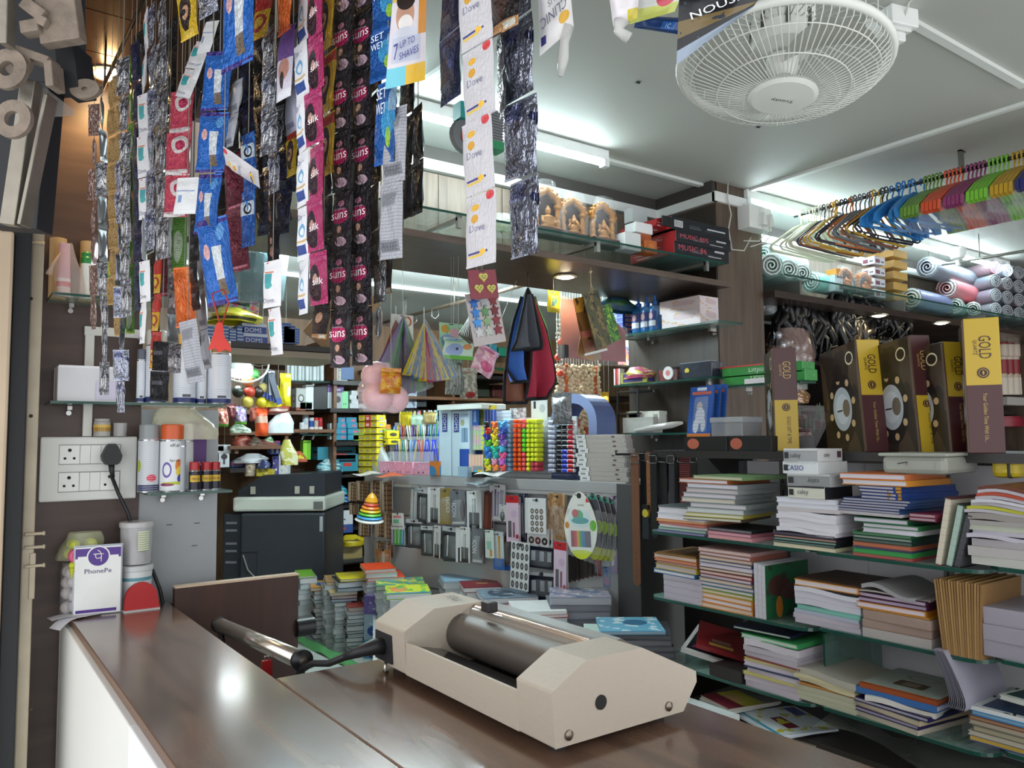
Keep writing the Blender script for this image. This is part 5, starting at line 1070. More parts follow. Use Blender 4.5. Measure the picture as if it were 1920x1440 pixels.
z9=stack('the thick paper pile ending the top shelf',1815,1950,1057,[(16,'#b4b4ac','#bfc0b8','pad'),(18,'#a8a6a4','#b6b2b0','pad',{'w':.97}),(14,'#9c989c','#aaa6aa','pad',{'w':.95}),(8,'#b8b4c0','#c0bcc8','pad',{'bend':.004}),(8,'#b0acb8','#bcb8c4','pad'),(11,'#9aa690','#b9bfae','pad'),(8,'#8e8a86','#a29e9c','pad'),(12,'#8a8684','#98928e','pad',{'bend':.003})],.22,z=zc)
mg=['#6a8a4a','#b9b83a','#9a2a3a','#c9c9d0','#4a2a5a','#b04a34','#a8b4b8','#6a3a2a']
stack('the curled magazine pile at the right end',1808,1950,938,[(6,c,c if i%2 else '#b8b4bc','pad',{'bend':.004+.0006*i,'s':.004*i,'n':'magazine'})for i,c in enumerate(mg)],.2,z=z9,yaw=5)
b,wd,h=FR.rect(1797,864,1852,901);o=E('tape_roll','yellow wrapped bundle with dark band behind the curled magazines','roll',(b.x+.16,b.y,b.z),H90)
g=MB();g.box(-wd/2,wd/2,0,.07,0,h,gm('#cbb428',[('n',4,.6,'#d8c850')],.35));g.obj('bundle',o,bev=.012);g=MB();g.box(.004,.014,-.0015,.0715,-.001,h+.0012,mat('#3a3c2a'));g.obj('strap',o,bev=.008)
za=SHZ['a1']
z10=stack('the shrink wrapped lilac bundle on the second shelf',1242,1312,1116,[(12,'#a79dab','#b0a6b4','wrap'),(12,'#a89eac','#b2a8b6','wrap'),(12,'#aaa0ae','#b4aab8','wrap'),(9,'#9c92a2','#aaa0ae','wrap')],.17,z=za,yaw=1,jit=.002)
stack('the brown topped pile on the lilac bundle',1222,1300,1066,[(8,'#2a5f8a','#d8d4d8',sR),(10,'#b8a83a','#bcaeb0',sR),(5,'#8a5a48','#b8a098',sR),(5,'#b8684a','#d09880',sR),(8,'#a8743a','#d0c4bc',sR),(3,'#6a4a24','#a88858',sR,{'w':.9})],.19,z=z10,yaw=4,jit=.008)
cl=['#c8823a','#c07838','#c9843c','#8a9a3a','#5a7a3a','#3a6a9a','#8a8a7a','#6a4a6a','#8a2f2a','#4a3a3a','#c8c4d0','#2f4a7a','#8a7a6a','#9a5a4a','#b08a88']
stack('the neat cream paged stack beside standing books',1310,1407,1134,[(7 if i>2 else 9,c,('#dcc8b8','#d8cfd4','#d9c9c0')[i%3],sR)for i,c in enumerate(cl)],.17,z=za,yaw=2,jit=.003)
b=FR.P(1424,1143,0)
for i in range(3):
 h=.155-.002*i;o=E('standing_book','%s upright white book beside the green storybook cover'%('first','second','third')[i],'book',(b.x+.004,b.y+.013-.0135*i,za+.0005),H90)
 g=MB();g.box(-.0063,.0063,0,.2,0,h,PGW('#c6c4cc'));g.obj('paper_block',o,bev=.001)
 g=MB();cv=gm('#1f5a38',[('e',.3,.6,.25,.2,'#4a2f2a'),('n',3,.58,'#2a3a2c'),('e',.3,.2,.08,.2,'#b8702a'),('e',.55,.45,.2,.15,'#5a3a3a')],.35)if i==2 else mat('#b9b8c0',.4)
 g.box(.0063,.0075,-.001,.201,0,h,cv);g.obj('cover',o)
zb1=SHZ['b1']
z11=stack('the lilac and aqua pile on the second shelf',1488,1606,1168,[(9,'#a8a0ac','#b4acb8','pad'),(9,'#aaa2b0','#b8b0bc','pad'),(7,'#9aa2b4','#a8b0c0','pad'),(9,'#6fb0a4','#86c0b4',sR),(12,'#bcbac6','#c8c6d2','pad',{'bend':.003}),(12,'#c0bcca','#ccc8d4','pad',{'bend':.003}),(9,'#c2c2cc','#d0d0da','pad',{'bend':.004}),(3,'#1a1a1e','#3a3a40',sR),(12,'#c08028','#d8cdd0',sR),(3,'#3f2a1e','#6a4a34',sR)],.19,z=zb1,yaw=3)
z12=stack('the brown wrapped pile beside kraft envelopes',1614,1738,1194,[(17,'#a09a98','#aaa4a0','pad'),(16,'#8a6a52','#94745c','wrap'),(18,'#8c6c54','#96765e','wrap')],.18,z=zb1,yaw=2)
stack('the maroon and orange pile on the brown bundles',1604,1730,1132,[(3,'#c08a2a','#d0a860',sR),(11,'#bc7a24','#d6ccd6',sR),(9,'#4a1a34','#b0a0b8',sR),(9,'#3a1830','#b8a8bc',sR),(3,'#8a8480','#a09a96','pad',{'bend':.003}),(8,'#8a8888','#98969a','pad',{'bend':.012,'w':.8})],.19,z=z12,yaw=4)
b0,b1=FR.P(1768,1196),FR.P(1836,1206)
for i in range(17):
 f_=i/16;p=b0*(1-f_)+b1*f_;hh=132*1.93/CF
 o=E('kraft_envelope','brown kraft envelope standing upright in the bundle beside wrapped paper','envelope',(p.x+.002,p.y,zb1+.0005),H90,'kraft envelopes on the second shelf',rot=(0,radians(-5+8*f_),H90))
 g=MB();g.prism([(-.0022,0),(.0022,0),(.0018,hh*.5),(.0022,hh*(.97+.03*(i%3)/2)),(-.0018,hh*.98),(-.0026,hh*.5)],0,.2,mat(('#9a7548','#8a683e','#a5824f')[i%3],.7));g.obj('envelope_body',o)
stack('the grey wrapped bundles beside kraft envelopes',1842,1960,1226,[(30,'#8a8494','#948e9e','wrap'),(30,'#8c8696','#9690a0','wrap'),(32,'#8e8898','#9892a2','wrap')],.2,z=SHZ['c1'],yaw=1)
zz=SHZ['a2']
stack('the thick pile under the navy book',1395,1492,1284,[(11,'#a9a0aa','#b8aeb8','pad'),(11,'#aaa2ae','#bab0ba','pad'),(5,'#c2b86a','#cfc688',sR),(9,'#b8b0ba','#c6bec8',sR),(3,'#2a3a66','#5a6488',sR),(9,'#bab4be','#c9c0cc',sR),(5,'#b8a83a','#c9c0b0',sR),(3,'#7a2a34','#a86a70',sR),(10,'#a6a0a8','#b6aeb8','pad'),(10,'#a8a2aa','#b8b0ba','pad'),(13,'#b9b4bc','#cac4cc','pad',{'bend':.003}),(9,'#3f9a5a','#c4d0c8',sR,{'w':1.05})],.2,z=zz,yaw=3)
stack('the navy covered top of the thick third shelf pile',1380,1474,1190,[(5,'#1d1f3e','#b4c8ac',sR,{'yaw':5,'w':1.05,'art':gm('#1b1c3a',[('n',2,.62,'#23264a')],.3)})],.22,z=zz+.158)
o=book(at(1325,1238,z=zz+.02),radians(-62),.17,.21,.012,'#d8d8d8','#d6d4cc','book','black magazine with white border and colourful print lying tilted',art=gm('#d6d4d0',[('r',.07,.07,.93,.93,'#17191b'),('e',.7,.45,.25,.35,'#5a2a2c'),('r',.15,.55,.5,.85,'#1f4a48'),('n',5,.64,'#5a3a2a'),('r',.15,.15,.5,.25,'#7a3a6a')],.3),name='magazine')
o.rotation_euler=(radians(9),radians(12),radians(-62))
o=book(at(1350,1228,z=zz+.052),radians(-50),.15,.2,.014,'#7a1c20','#b9b0a8','spineF','dark red diary with gold label tilted on the magazine',art=gm('#7d1d21',[('r',.25,.1,.75,.2,'#b89a4a'),('r',.3,.24,.7,.36,'#8a6a60')],.35),name='diary')
o.rotation_euler=(radians(8),radians(14),radians(-50))
carton(FR,(1330,1240,1388,1262),.1,'dark brown flat box under the red diary',m='#241a1a')[0].location.z=zz+.001
zq=SHZ['b2']
zx=stack('the cream pad pile at the left of the third shelf',1490,1596,1316,[(9,'#a8a890','#b4b49c','pad'),(9,'#aaaa92','#b6b69e','pad'),(9,'#a6a48e','#b2b09a','pad'),(5,'#a8743a','#c89a5a',sR),(6,'#c0b894','#d0c8a4','pad',{'bend':.004}),(7,'#b8b090','#c8c09c','pad',{'bend':.005}),(12,'#a8a498','#b0aca0','pad',{'bend':.005})],.2,z=zq,yaw=3)
zy=stack('the broad purple and yellow pile on the third shelf',1575,1720,1374,[(9,'#b9b0a0','#c0b8a8',sR,{'yaw':-8}),(8,'#2f2452','#a8a0b8',sR,{'yaw':-6}),(9,'#b8a888','#c9c0b0',sR,{'yaw':-9,'art':gm('#dcdcd4',[('r',0,0,1,.3,'#c8b82a'),('n',4,.6,'#3a6a4a'),('r',.6,0,1,.25,'#1f3a4a')],.3)}),(8,'#241f52','#b8b4c0',sR,{'yaw':-4,'s':.02,'art':gm('#241f52',[('r',.3,.05,.95,.3,'#d0b824')],.3)})],.2,z=zq,yaw=3)
zy=stack('the white stamped pads on the purple and yellow pile',1620,1740,1328,[(10,'#cfcbc2','#d8d6ce','pad',{'bend':.004,'yaw':6})],.19,z=zy)
o=MB();p=FR.P(1680,1300,-.06);g=MB();g.tube([(.022*cos(k*pi/8),.01*sin(k*pi/8),0)for k in range(16)],.0015,mat('#b03a34'),5,True);q=g.obj('ink_stamp');q.location=(p.x,p.y,zy+.004);tag(q,'red oval rubber stamp print on the white pad','stamp')
zy=stack('the temple book pair above the stamped pad',1605,1742,1290,[(12,'#3a6aa8','#c2c2d0','spineF',{'w':1.05}),(9,'#9a4a24','#b86a44','spineF',{'art':gm('#9fa8a0',[('e',.5,.7,.22,.12,'#8a8880'),('e',.5,.7,.17,.09,'#9fa8a0'),('r',.3,.25,.7,.5,'#5a4634'),('r',.4,.3,.6,.45,'#8a8070'),('r',0,0,1,.05,'#b4561e')],.35)})],.2,z=zy)
sf=E('paper_sheaf','thick curved sheaf of grey paper drooping over the third shelf end','paper',FR.P(1790,1300,0))
for i in range(9):
 o_=.005*i
 def fs(u,v,o_=o_):return(-.035+.045*(1-v)**2*0+.06*sin(1.4*v)-.03*v*v*1.2+o_*(.6+.4*v),-.02+.2*u-.0*v,.095-.125*v-.02*sin(pi*v)+0)
 g=MB();g.grid(2,8,fs,mat(('#8e8c98','#a4a2ae','#9896a4')[i%3],.6));g.obj('paper_leaf',sf)
sf.rotation_euler=(0,0,H90)
stack('the atlas pile at the lower right corner',1822,1960,1430,[(12,'#3a4a8a','#c8a848',sR),(8,'#b9b4a4','#c0b8a8',sR),(12,'#6a6a5a','#a8a088',sR),(9,'#b0a898','#bcb4a0',sR),(8,'#7a4a34','#a8886a',sR),(9,'#3a8ac0','#8ab0c8',sR),(8,'#d8dcdc','#d8dcdc','spineF',{'art':gm('#d4d8d8',[('r',.12,.06,1,.9,'#1f3e66'),('n',3,.6,'#15243c')],.3)})],.22,z=SHZ['c2'],yaw=2)
stack('the green boxed game pair above the atlas pile',1866,1980,1306,[(9,'#c8ccc4','#d0d4cc',sR,{'yaw':-10,'art':gm('#c9cdc5',[('r',.05,.05,.45,.45,'#1f3a3c'),('r',.5,.05,.95,.45,'#3f9a62'),('r',.05,.5,.95,.95,'#1d4a34')],.3)})],.2,z=SHZ['c2']+.105)
stack('the maths sheets hanging over the bottom shelf',1362,1468,1336,[(4,'#c8d0d8','#d0d8e0','pad',{'n':'workbook','yaw':-14,'art':None}),(4,'#c9d4da','#d4dce2',sR,{'n':'workbook','yaw':-20,'art':gm('#c9d2d8',[('r',.35,.3,.8,.5,'#6a1f34'),('n',4,.56,'#b8b03a'),('r',.05,.75,.4,.95,'#4a4a8a'),('r',0,.0,1,.06,'#3a8aa0')],.3)})],.19,z=SHZ['a2']-.11)
stack('the yellow striped book pair beside the laminator',1300,1366,1310,[(5,'#c8ccc8','#d4d4d4',sR,{'yaw':-10}),(5,'#b8b4a8','#c8c8c0',sR,{'yaw':-14,'art':gm('#a8a23a',[('r',0,0,1,.3,'#6a2430'),('r',.2,.3,.7,.5,'#b08a5a'),('r',0,.7,1,1,'#6a6a62')],.3)})],.19,z=SHZ['a2']-.095)
g=MB();g.box(ry(1.75),ry(.25),-.34,-.02,SHZ['a2']-.16,SHZ['a2']-.15,glass('#7fa498',.4),F=GLEDGE());rl(g,'glass_shelf')
zl=SHZ['a2']-.15
stack('the low clear wrapped pile on the bottom shelf',1380,1500,1362,[(8,'#8a8478','#a09a8c','wrap'),(8,'#97917f','#a8a290','wrap')],.18,z=zl)
stack('the pink and green pile at the bottom of the rack',1515,1650,1404,[(12,'#3f7a54','#8a929a',sR),(12,'#a83a58','#b0a0aa',sR),(5,'#1f4a2a','#4a6a52',sR)],.2,z=zl-.03,yaw=6)
o=E('film_sheet','crumpled clear plastic sheet lying on the bottom rack shelf','film',at(1700,1400,x=2.0))
g=MB();g.grid(14,8,lambda u,v:(-.2+.45*u,-.1+.22*v,.02*sin(6*u+3*v)+.015*sin(13*u*v+2)),film('#8f948c',.4));g.obj('film_sheet',o);o.rotation_euler=(0,0,H90)
def clockbox(box,label,cols,up,tilt,ang,pw=.205,x=0.0,fs=.88):
 b=FRL.P(box[0],box[3]);t=FRL.P(box[0],box[1]);h=t.z-b.z;dd=(b-EYEP).dot(_F)
 D=(box[2]-box[0])*dd/CF/fs
 o=E('clock_box',label,'box',(b.x+x,b.y,LZ+.0005),0);o.rotation_euler=(0,radians(tilt),H90-radians(ang))
 top,bot=cols;k=up
 pic=gm('#2a2119',[('n',2.2,.52,'#46382a'),('e',.5,.42,.34,.33,'#151210'),('e',.5,.42,.24,.2,'#a4aab0'),('e',.5,.42,.17,.14,'#b8bec4'),('e',.6,.42,.09,.08,'#6a5f52'),('r',.36,.4,.5,.415,'#2a2622'),('e',.78,.86,.1,.06,'#d8cca8'),('e',.78,.86,.08,.046,'#2a2119')]+[('e',.5+.3*cos(q),.42+.27*sin(q),.045,.032,'#b89a72')for q in[i*pi/4+.2 for i in range(8)]]+[('e',.45,.76,.12,.08,'#151210')],.3)
 kr=mat('#5a4638',.6);sp=gm(bot,[('r',0,k,1,1,top)],.35)
 g=MB();g.box(-pw,0,0,D,0,h,kr,F=pic,S=sp,T=mat(top if top!='#c9a92e' else '#9a8428',.4),K=gm(bot,[('r',0,k,1,1,top),('e',.5,.2,.25,.22,'#a49c88'),('e',.5,.2,.15,.16,'#d8cdb4')],.35));g.obj('carton',o,bev=.0015)
 dk,lt='#3a1a1e','#c8a860';e=.0015;wd=D;c=D/2
 ct=lt if top!='#c9a92e' else dk
 kw=dict(face='S',y=e,rot=-pi/2)
 g=MB();g.text('GOLD',c+wd*.08,h*.78,wd*.34,mat(ct,.35),w=h*.17,**kw);g.text('QUARTZ',c-wd*.2,h*.78,wd*.12,mat(ct,.35),w=h*.11,**kw)
 if bot=='#c9a92e':g.text('GOLD GIFT & TIME',c+wd*.1,h*.2,wd*.16,mat(dk,.4),w=h*.26,**kw)
 else:g.text('Your Golden Time With Us...',c+wd*.02,h*.26,wd*.12,mat(lt,.4),w=h*.36,**kw)
 g.obj('lettering',o)
 ez=h*(k-.07 if bot=='#c9a92e' else k+.09)
 g=MB();c1=mat('#3a1a1e',.4);c2=mat('#c8a84a',.4)
 for q,(r_,m_)in enumerate(((.17,c1),(.13,c2),(.11,c1))):g.lathe([(wd*r_,0),(wd*r_,.0014+.0006*q)],m_,24,(0,c,ez),'x')
 g.ell((.003,c,ez),(.0006,wd*.03,wd*.07),c2,8,5);g.obj('round_emblem',o)
 g=MB();g.box(-.006,.0008,-.003,.001,.002,h-.004,kr);g.obj('kraft_edge',o)
 return o
YEL,MRN='#c9a92e','#4c2426'
clockbox((1443,650,1481,846),'slim maroon and yellow clock box standing first on the ledge',(MRN,YEL),.49,-1.5,46,x=.03)
clockbox((1618,630,1660,847),'clock box with yellow top half leaning, second on the ledge',(YEL,MRN),.5,-6,28,x=.02)
clockbox((1720,617,1757,843),'clock box with maroon top half leaning, third on the ledge',(MRN,YEL),.48,-5,26,x=.02)
clockbox((1776,632,1820,845),'clock box with yellow top half in shadow, fourth on the ledge',(YEL,MRN),.5,-3.5,22,pw=.2,x=.03)
clockbox((1832,596,1890,847),'large yellow and maroon clock box nearest the entrance with clear tape',(YEL,MRN),.5,-1.5,62,pw=.2,x=-.04,fs=1)
for(bx,l,off)in(((1282,822,1362,848),'flat black shirt box with round salmon badge on the ledge end',.0),((1364,820,1446,848),'second flat black box with round salmon badge beside the slim clock box',-.005)):
 o,wd,h=carton(FRL,bx,.22,l,m='#1a1a1c',off=off,F=gm('#1d1d1f',[('e',.22 if off==0 else .2,.5,.14,.38,'#b8644e')],.35));o.location.z=LZ
g=MB();b,wd,h=FRL.rect(1325,783,1384,820);o=E('plastic_box','clear rectangular plastic box on the flat black boxes','box',(b.x+.02,b.y,LZ+.046),H90)
g.box(-wd/2,wd/2,0,.1,0,h*.72,film('#b0b4ba',.5));g.obj('box_body',o,bev=.004);g=MB();g.box(-wd/2-.003,wd/2+.003,-.003,.103,h*.7,h,film('#c8ccd0',.55));g.obj('lid',o,bev=.004)
cardm=gm('#1f4f9a',[('r',.1,.84,.9,.9,'#c8602a'),('r',.3,.92,.7,.98,'#d8dce4'),('e',.45,.6,.12,.1,'#b8a890'),('e',.5,.42,.2,.16,'#c9cdd6'),('e',.35,.22,.12,.14,'#d4d8e0'),('e',.65,.24,.1,.14,'#c4c8d0'),('r',0,0,1,.07,'#c8742a'),('s','v',15,.1,'#2a62b4')],.3)
for i in range(3):
 b,wd,h=FRL.rect(1287+14*i,716-4*i,1331+12*i,812-2*i,off=-.02-.02*i);o=E('blister_card',('front','middle','rear')[i]+' blue printed sports card leaning above the flat black boxes','card',(b.x,b.y,LZ+.046),H90,'blue sports cards',rot=(radians(-9),0,H90))
 g=MB();g.box(-wd/2,wd/2,0,.006,0,h,mat('#22509a',.35),F=cardm);g.obj('card',o)
 g=MB();g.grid(6,8,lambda u,v:(-wd*.3+wd*.6*u,-.012*sin(pi*u)*sin(pi*v),h*.1+h*.7*v),film('#dfe6f0',.2));g.obj('clear_blister',o)
o=E('flower_bunch','film wrapped artificial flower bunch with dark red blooms behind the slim clock box','flowers',(2.24,1.52,LZ))
g=MB();g.grid(18,8,lambda u,v:((.03+.09*v)*cos(2*pi*u)*(1+.1*sin(9*u*6)),(.02+.06*v)*sin(2*pi*u),.14*v),film('#b8b4b8',.3));g.obj('film_wrap',o)
for i in range(14):
 a=rnd.random()*6.28;r_=rnd.random()*.07;z=.06+.08*rnd.random()
 g=MB();c=mat(('#4a1f34','#5a2a2a','#6a4a5a')[i%3],.6)
 for k in range(5):g.ell((r_*cos(a)+.012*cos(k*1.26),r_*sin(a)*.7+.012*sin(k*1.26),z),(.012,.012,.006),c,6,4)
 g.obj('flower',o)
for i in range(12):
 a=rnd.random()*6.28;r_=.03+rnd.random()*.06;z=.03+.09*rnd.random()
 g=MB();g.grid(2,4,lambda u,v:(r_*cos(a)+(u-.5)*.016*sin(pi*v),r_*sin(a)*.6,z+.05*v),mat('#1f4a26',.5));g.obj('leaf',o)
FB=Fr((2.07,0),H90)
o=E('belt_rail','dark hooked rail carrying the belts beside the display gondola','rail',FB.P(1235,850,.0))
a,b=FB.P(1155,852)-o.location,FB.P(1312,852)-o.location
g=MB();g.tube([a+Vector((0,0,.012)),a,b],.004,mat('#222',.4,.6)if 0 else mat('#222224',.4,.6),8);g.obj('rail',o)
def belt(x0,x1,y0,y1,c,l,off=.02,loop=False,pat=None,tip=True):
 b,wd,h=FB.rect(x0,y0,x1,y1,off=off);o=E('belt',l,'belt',b,H90);m=pat or mat(c,.4)
 g=MB();tp=[(-wd/2,h),(-wd/2,wd*.3),(-wd*.25,0),(wd*.25,0),(wd/2,wd*.3),(wd/2,h)]
 g.prism(tp,-.0018,.0018,m);g.obj('strap',o)
 if loop:
  g=MB();g.grid(1,10,lambda u,v:(-wd/2+wd*u+.0*v,.018*sin(pi*v)+.004,h-.02+.02*sin(pi*v)-h*.6*v),m);g.obj('back_loop',o)
 g=MB();bz=h-.02
 g.tube([(-wd*.6,-.004,bz+.012),(wd*.6,-.004,bz+.012),(wd*.6,-.004,bz-.014),(-wd*.6,-.004,bz-.014)],.0018,mat('#8a8a8c',.2,1),5,True);g.obj('buckle',o)
 if tip:
  g=MB()
  for k in range(5):g.cyl(0,.03+k*.022,-.0024,-.0016,.0018,mat('#0e0c0c'),8,'y')
  g.obj('punch_hole',o)
 return o
belt(1188,1202,850,1098,'#6a4632','long tan brown leather belt hanging lowest beside the gondola',.03)
BB='#17171a'
for i,(x0,x1,y1,c,n)in enumerate(((1203,1214,1000,BB,'black belt second from the gondola'),(1214,1222,960,'#8a5a38','thin light brown strap with metal ring'),(1222,1234,1010,BB,'wide black belt behind the maroon one'),(1226,1236,975,'#3f2026','maroon belt with clear tag in the middle'),(1238,1252,960,'#1c1b1e','black belt right of the maroon belt'),(1256,1266,950,'#33343a','charcoal looped belt near the striped belt'),(1266,1274,945,BB,'narrow black belt left of the striped belt'))):
 belt(x0,x1,846+2*(i%3),y1,c,n+' on the dark rail',.012*(i%3)+.01,loop=i%2==0)
belt(1276,1296,848,955,'#5a1f24','black and red striped elastic belt on the dark rail',.02,pat=gm('#1c1516',[('s','v',26,.5,'#7a2a2c')],.6))
belt(1298,1308,848,930,BB,'black belt beside the rack end next to the striped one',.02)
o=E('tag_pack','dark packet with yellow corner hanging low between belts and rack','packet',FB.P(1212,1010,.03),H90)
g=MB();g.box(-.015,.015,-.004,.004,0,.12,gm('#1c2028',[('e',.5,.75,.5,.12,'#b8a83a'),('r',0,.9,1,1,'#15161a')],.35));g.obj('packet_body',o)
VX=2.645
def vshelf(pxa,pxb,label,dep=.15):
 f=Fr((VX-dep,0),H90);a,b=f.P(*pxa),f.P(*pxb);z=(a.z+b.z)/2;L=(a-b).length/2;c=(a+b)/2
 o=E('glass_shelf',label,'shelf',(VX,c.y,z),H90)
 g=MB();g.box(-L,L,-dep,0,-.008,0,glass('#7fa89c',.5),F=GLEDGE(),S=GLEDGE(),Lf=GLEDGE());g.obj('glass_plate',o)
 for x in(-L*.6,L*.55):
  g=MB();g.box(x-.007,x+.007,-.04,0,-.022,-.008,mat('#a8a8a6',.25,.8));g.cyl(x,-.03,-.012,0,.007,mat('#a8a8a6',.25,.8),10,'y');g.obj('clamp',o)
 return f,z
f1,z1_=vshelf((1147,629),(1347,603),'upper glass shelf on the dark side wall with tissue boxes')
f2,z2_=vshelf((1150,722),(1340,706),'middle glass shelf on the dark side wall with clear jars')
f3,z3_=vshelf((1165,812),(1296,812),'lower glass shelf on the dark side wall with white bundles')
f4,z4_=vshelf((1350,722),(1500,716),'glass shelf behind the clock boxes with green cartons',.1)
tis=gm('#d8cdd0',[('n',3,.54,'#cfae8a'),('e',.6,.6,.3,.2,'#c9b4b8'),('r',0,.9,1,1,'#d8d0d4')],.45)
for i,(bx,l)in enumerate((((1240,577,1312,606),'lower tissue box with peach and lilac print on the side wall shelf'),((1236,555,1311,578),'upper tissue box with peach and lilac print, pushed back on the lower one'))):
 o,wd,h=carton(f1,bx,.115,l,m=tis,off=-.01-.01*i);o.location.z=z1_+.001 if i==0 else zt_;zt_=o.location.z+h
blu=mat('#2270b0',.15,a=.75)
for i,px in enumerate((1198,1214,1229)):
 b,wd,h=f1.rect(px-9,545,px+9,618,off=-.03);b.z=z1_+.001;r=wd/2
 o=E('pump_bottle','%s of three blue liquid soap pump bottles beside the tissue boxes'%('leftmost','middle','rightmost')[i],'bottle',b,H90,'blue pump bottles')
 g=MB();g.lathe([(r*.95,0),(r,.005),(r,h*.55),(r*.8,h*.64),(r*.35,h*.68)],blu,18);g.obj('bottle_body',o)
 g=MB();g.lathe([(r*.45,h*.67),(r*.45,h*.76),(r*.2,h*.78),(r*.2,h*.9),(r*.4,h*.92),(r*.4,h)],mat('#2a66b8',.3),12);g.box(-r*1.1,0,-r*.25,r*.25,h*.92,h*.98,mat('#2a66b8',.3));g.obj('pump_head',o)
 g=MB();g.grid(6,1,lambda u,v:(r*1.02*sin(-1+2*u),-r*1.02*cos(-1+2*u),h*(.1+.4*v)),gm('#1a3a78',[('r',.1,.05,.9,.4,'#c9d4dc'),('e',.5,.7,.2,.2,'#c8a0a8')],.4));g.obj('label',o)
bxm=gm('#1f3f96',[('s','v',1,.12,'#8fa8d8'),('r',.05,.3,.5,.8,'#8a9ac8')],.4);bxs=gm('#1f3a8a',[('r',.25,.25,.8,.8,'#d8c8c8'),('r',.3,.35,.75,.7,'#a83a34')],.4)
b,wd,h=f1.rect(1146,578,1168,630,off=-.02)
for i in range(6):
 o=E('staple_box','%s of six small blue boxes with red labels beside the pump bottles'%ORD[i].replace(' up',' from the bottom'),'box',(b.x,b.y,z1_+.001+i*h/6),H90,'small blue boxes')
 g=MB();g.box(-wd/2,wd/2,0,.07,0,h/6-.001,bxm,S=bxs);g.obj('carton',o,bev=.0008);g=MB();g.box(-wd/2+.003,wd/2-.003,-.0008,.0,h/6-.004,h/6-.002,mat('#16306e'));g.obj('lid_flap',o)
def simple(fr,box,dep,m,label,cat,name,z=None,off=0,kind='box',group=None,cap=None,yaw=0,a=None):
 b,wd,h=fr.rect(*box,off=off)
 if z is not None:h+=0;b.z=z
 o=E(name,label,cat,b,fr.a+yaw,group);mm=mat(m,.4)if isinstance(m,str)else m
 g=MB()
 if kind=='box':g.box(-wd/2,wd/2,0,dep,0,h,mm);g.obj('body',o,bev=min(.003,wd*.05));g=MB();g.box(-wd/2+.001,wd/2-.001,-.0006,dep*.5,h-.001,h+.0012,cap or mm);g.obj('lid',o)
 elif kind=='cyl':g.lathe([(wd/2*.95,0),(wd/2,h*.03),(wd/2,h*.8),(wd/2*.9,h*.84)],mm,18,(0,wd/2,0));g.obj('body',o);g=MB();g.lathe([(wd/2*.97,h*.82),(wd/2*.97,h*.98),(wd/2*.9,h)],cap or mm,18,(0,wd/2,0));g.obj('lid',o)
 elif kind=='bottle':g.lathe([(wd/2*.9,0),(wd/2,h*.04),(wd/2,h*.66),(wd/2*.45,h*.8)],mm,16,(0,wd/2,0));g.obj('body',o);g=MB();g.lathe([(wd/2*.48,h*.79),(wd/2*.46,h*.92),(wd/2*.2,h)],cap or mm,12,(0,wd/2,0));g.obj('cap',o)
 elif kind=='bag':
  g.grid(20,9,bagf(wd,dep,h,int(box[0]*7+box[1]),.35),mm);g.obj('bag_film',o)
 elif kind=='hang':
  def pf(sg):return lambda u,v:(-wd/2+wd*u+.03*wd*sin(6*v+box[0]),sg*dep/2*min(1,min(u,1-u)/.2)*min(1,min(v,1-v)/.15)+.08*dep*sin(9*u+5*v),h*.86*v)
  g.grid(8,10,pf(-1),mm);g.grid(8,10,lambda u,v:pf(1)(1-u,v),mm);g.obj('packet',o)
  g=MB();g.box(-wd/2,wd/2,-.001,.001,h*.84,h,cap or mm);g.obj('header_card',o)
 elif kind=='card':
  g.box(-wd/2,wd/2,0,.004,0,h,mm);g.obj('card',o);g=MB();g.box(-wd*.1,wd*.1,-.0006,.0046,h*.93,h*.97,mat('#3a3a3c'));g.obj('hang_slot',o)
 if kind in('hang','card')and(fr.o.y>2.4 and fr.a==0)and dep>.0021:
  yy=o.location.y;top=2.03 if 2.14<yy<2.6 else 2.19
  if b.z+h<top-.02:g=MB();g.tube([(0,.001,h*.96),(0,.001,top-b.z)],.0009,mat('#b8b8b0',.5),4);g.obj('string',o)
 return o,wd,h
s_=simple
s_(f2,(1222,680,1266,706),.05,film('#8a4a4a',.7),'clear jar of pinkish sweets on the middle side wall shelf','jar','jar',z2_+.001,-.02,'cyl',cap=mat('#2a2a2e',.4))
o,wd,h=s_(f2,(1274,682,1334,712),.07,film('#3a4454',.75),'dark clear box of metal items on the middle side wall shelf','box','plastic_box',z2_+.001,-.02,cap=film('#c0c8d0',.6))
g=MB();g.prism([(-.01,0),(.01,0),(.013,.012),(0,.02),(-.013,.012)],-.001,0,mat('#c8b42a',.4));q=g.obj('badge',o);q.location=(-wd*.25,-.002,h*.4)
o=E('disc','white round disc standing between the jar and the dark clear box','disc',(f2.P(1256,706,0).x,f2.P(1256,706).y,z2_+.0005),H90)
g=MB();g.cyl(0,.03,-.012,-.006,.028,mat('#d4d4d4',.3),28,'y');g.cyl(0,.03,-.0135,-.012,.012,mat('#b86a6a',.4),20,'y');g.obj('disc_body',o)
s_(f2,(1163,704,1212,725),.06,gm('#a8a848',[('r',.1,.1,.85,.9,'#4a4a8a')],.3),'purple box in yellowish film at the left end of the middle side wall shelf','box','box',z2_+.001)
s_(f2,(1170,684,1222,706),.08,gm('#9a3a5a',[('n',3,.5,'#b0a848'),('n',5,.6,'#c8c8c8')],.3),'colourful pink and yellow bundle on the purple box','bundle','bundle',z2_+.022,-.02,'bag')
s_(f3,(1167,783,1224,812),.06,film('#d4d4cc',.6),'white packet in film at the left end of the lower side wall shelf','packet','packet',z3_+.001,0,'box')
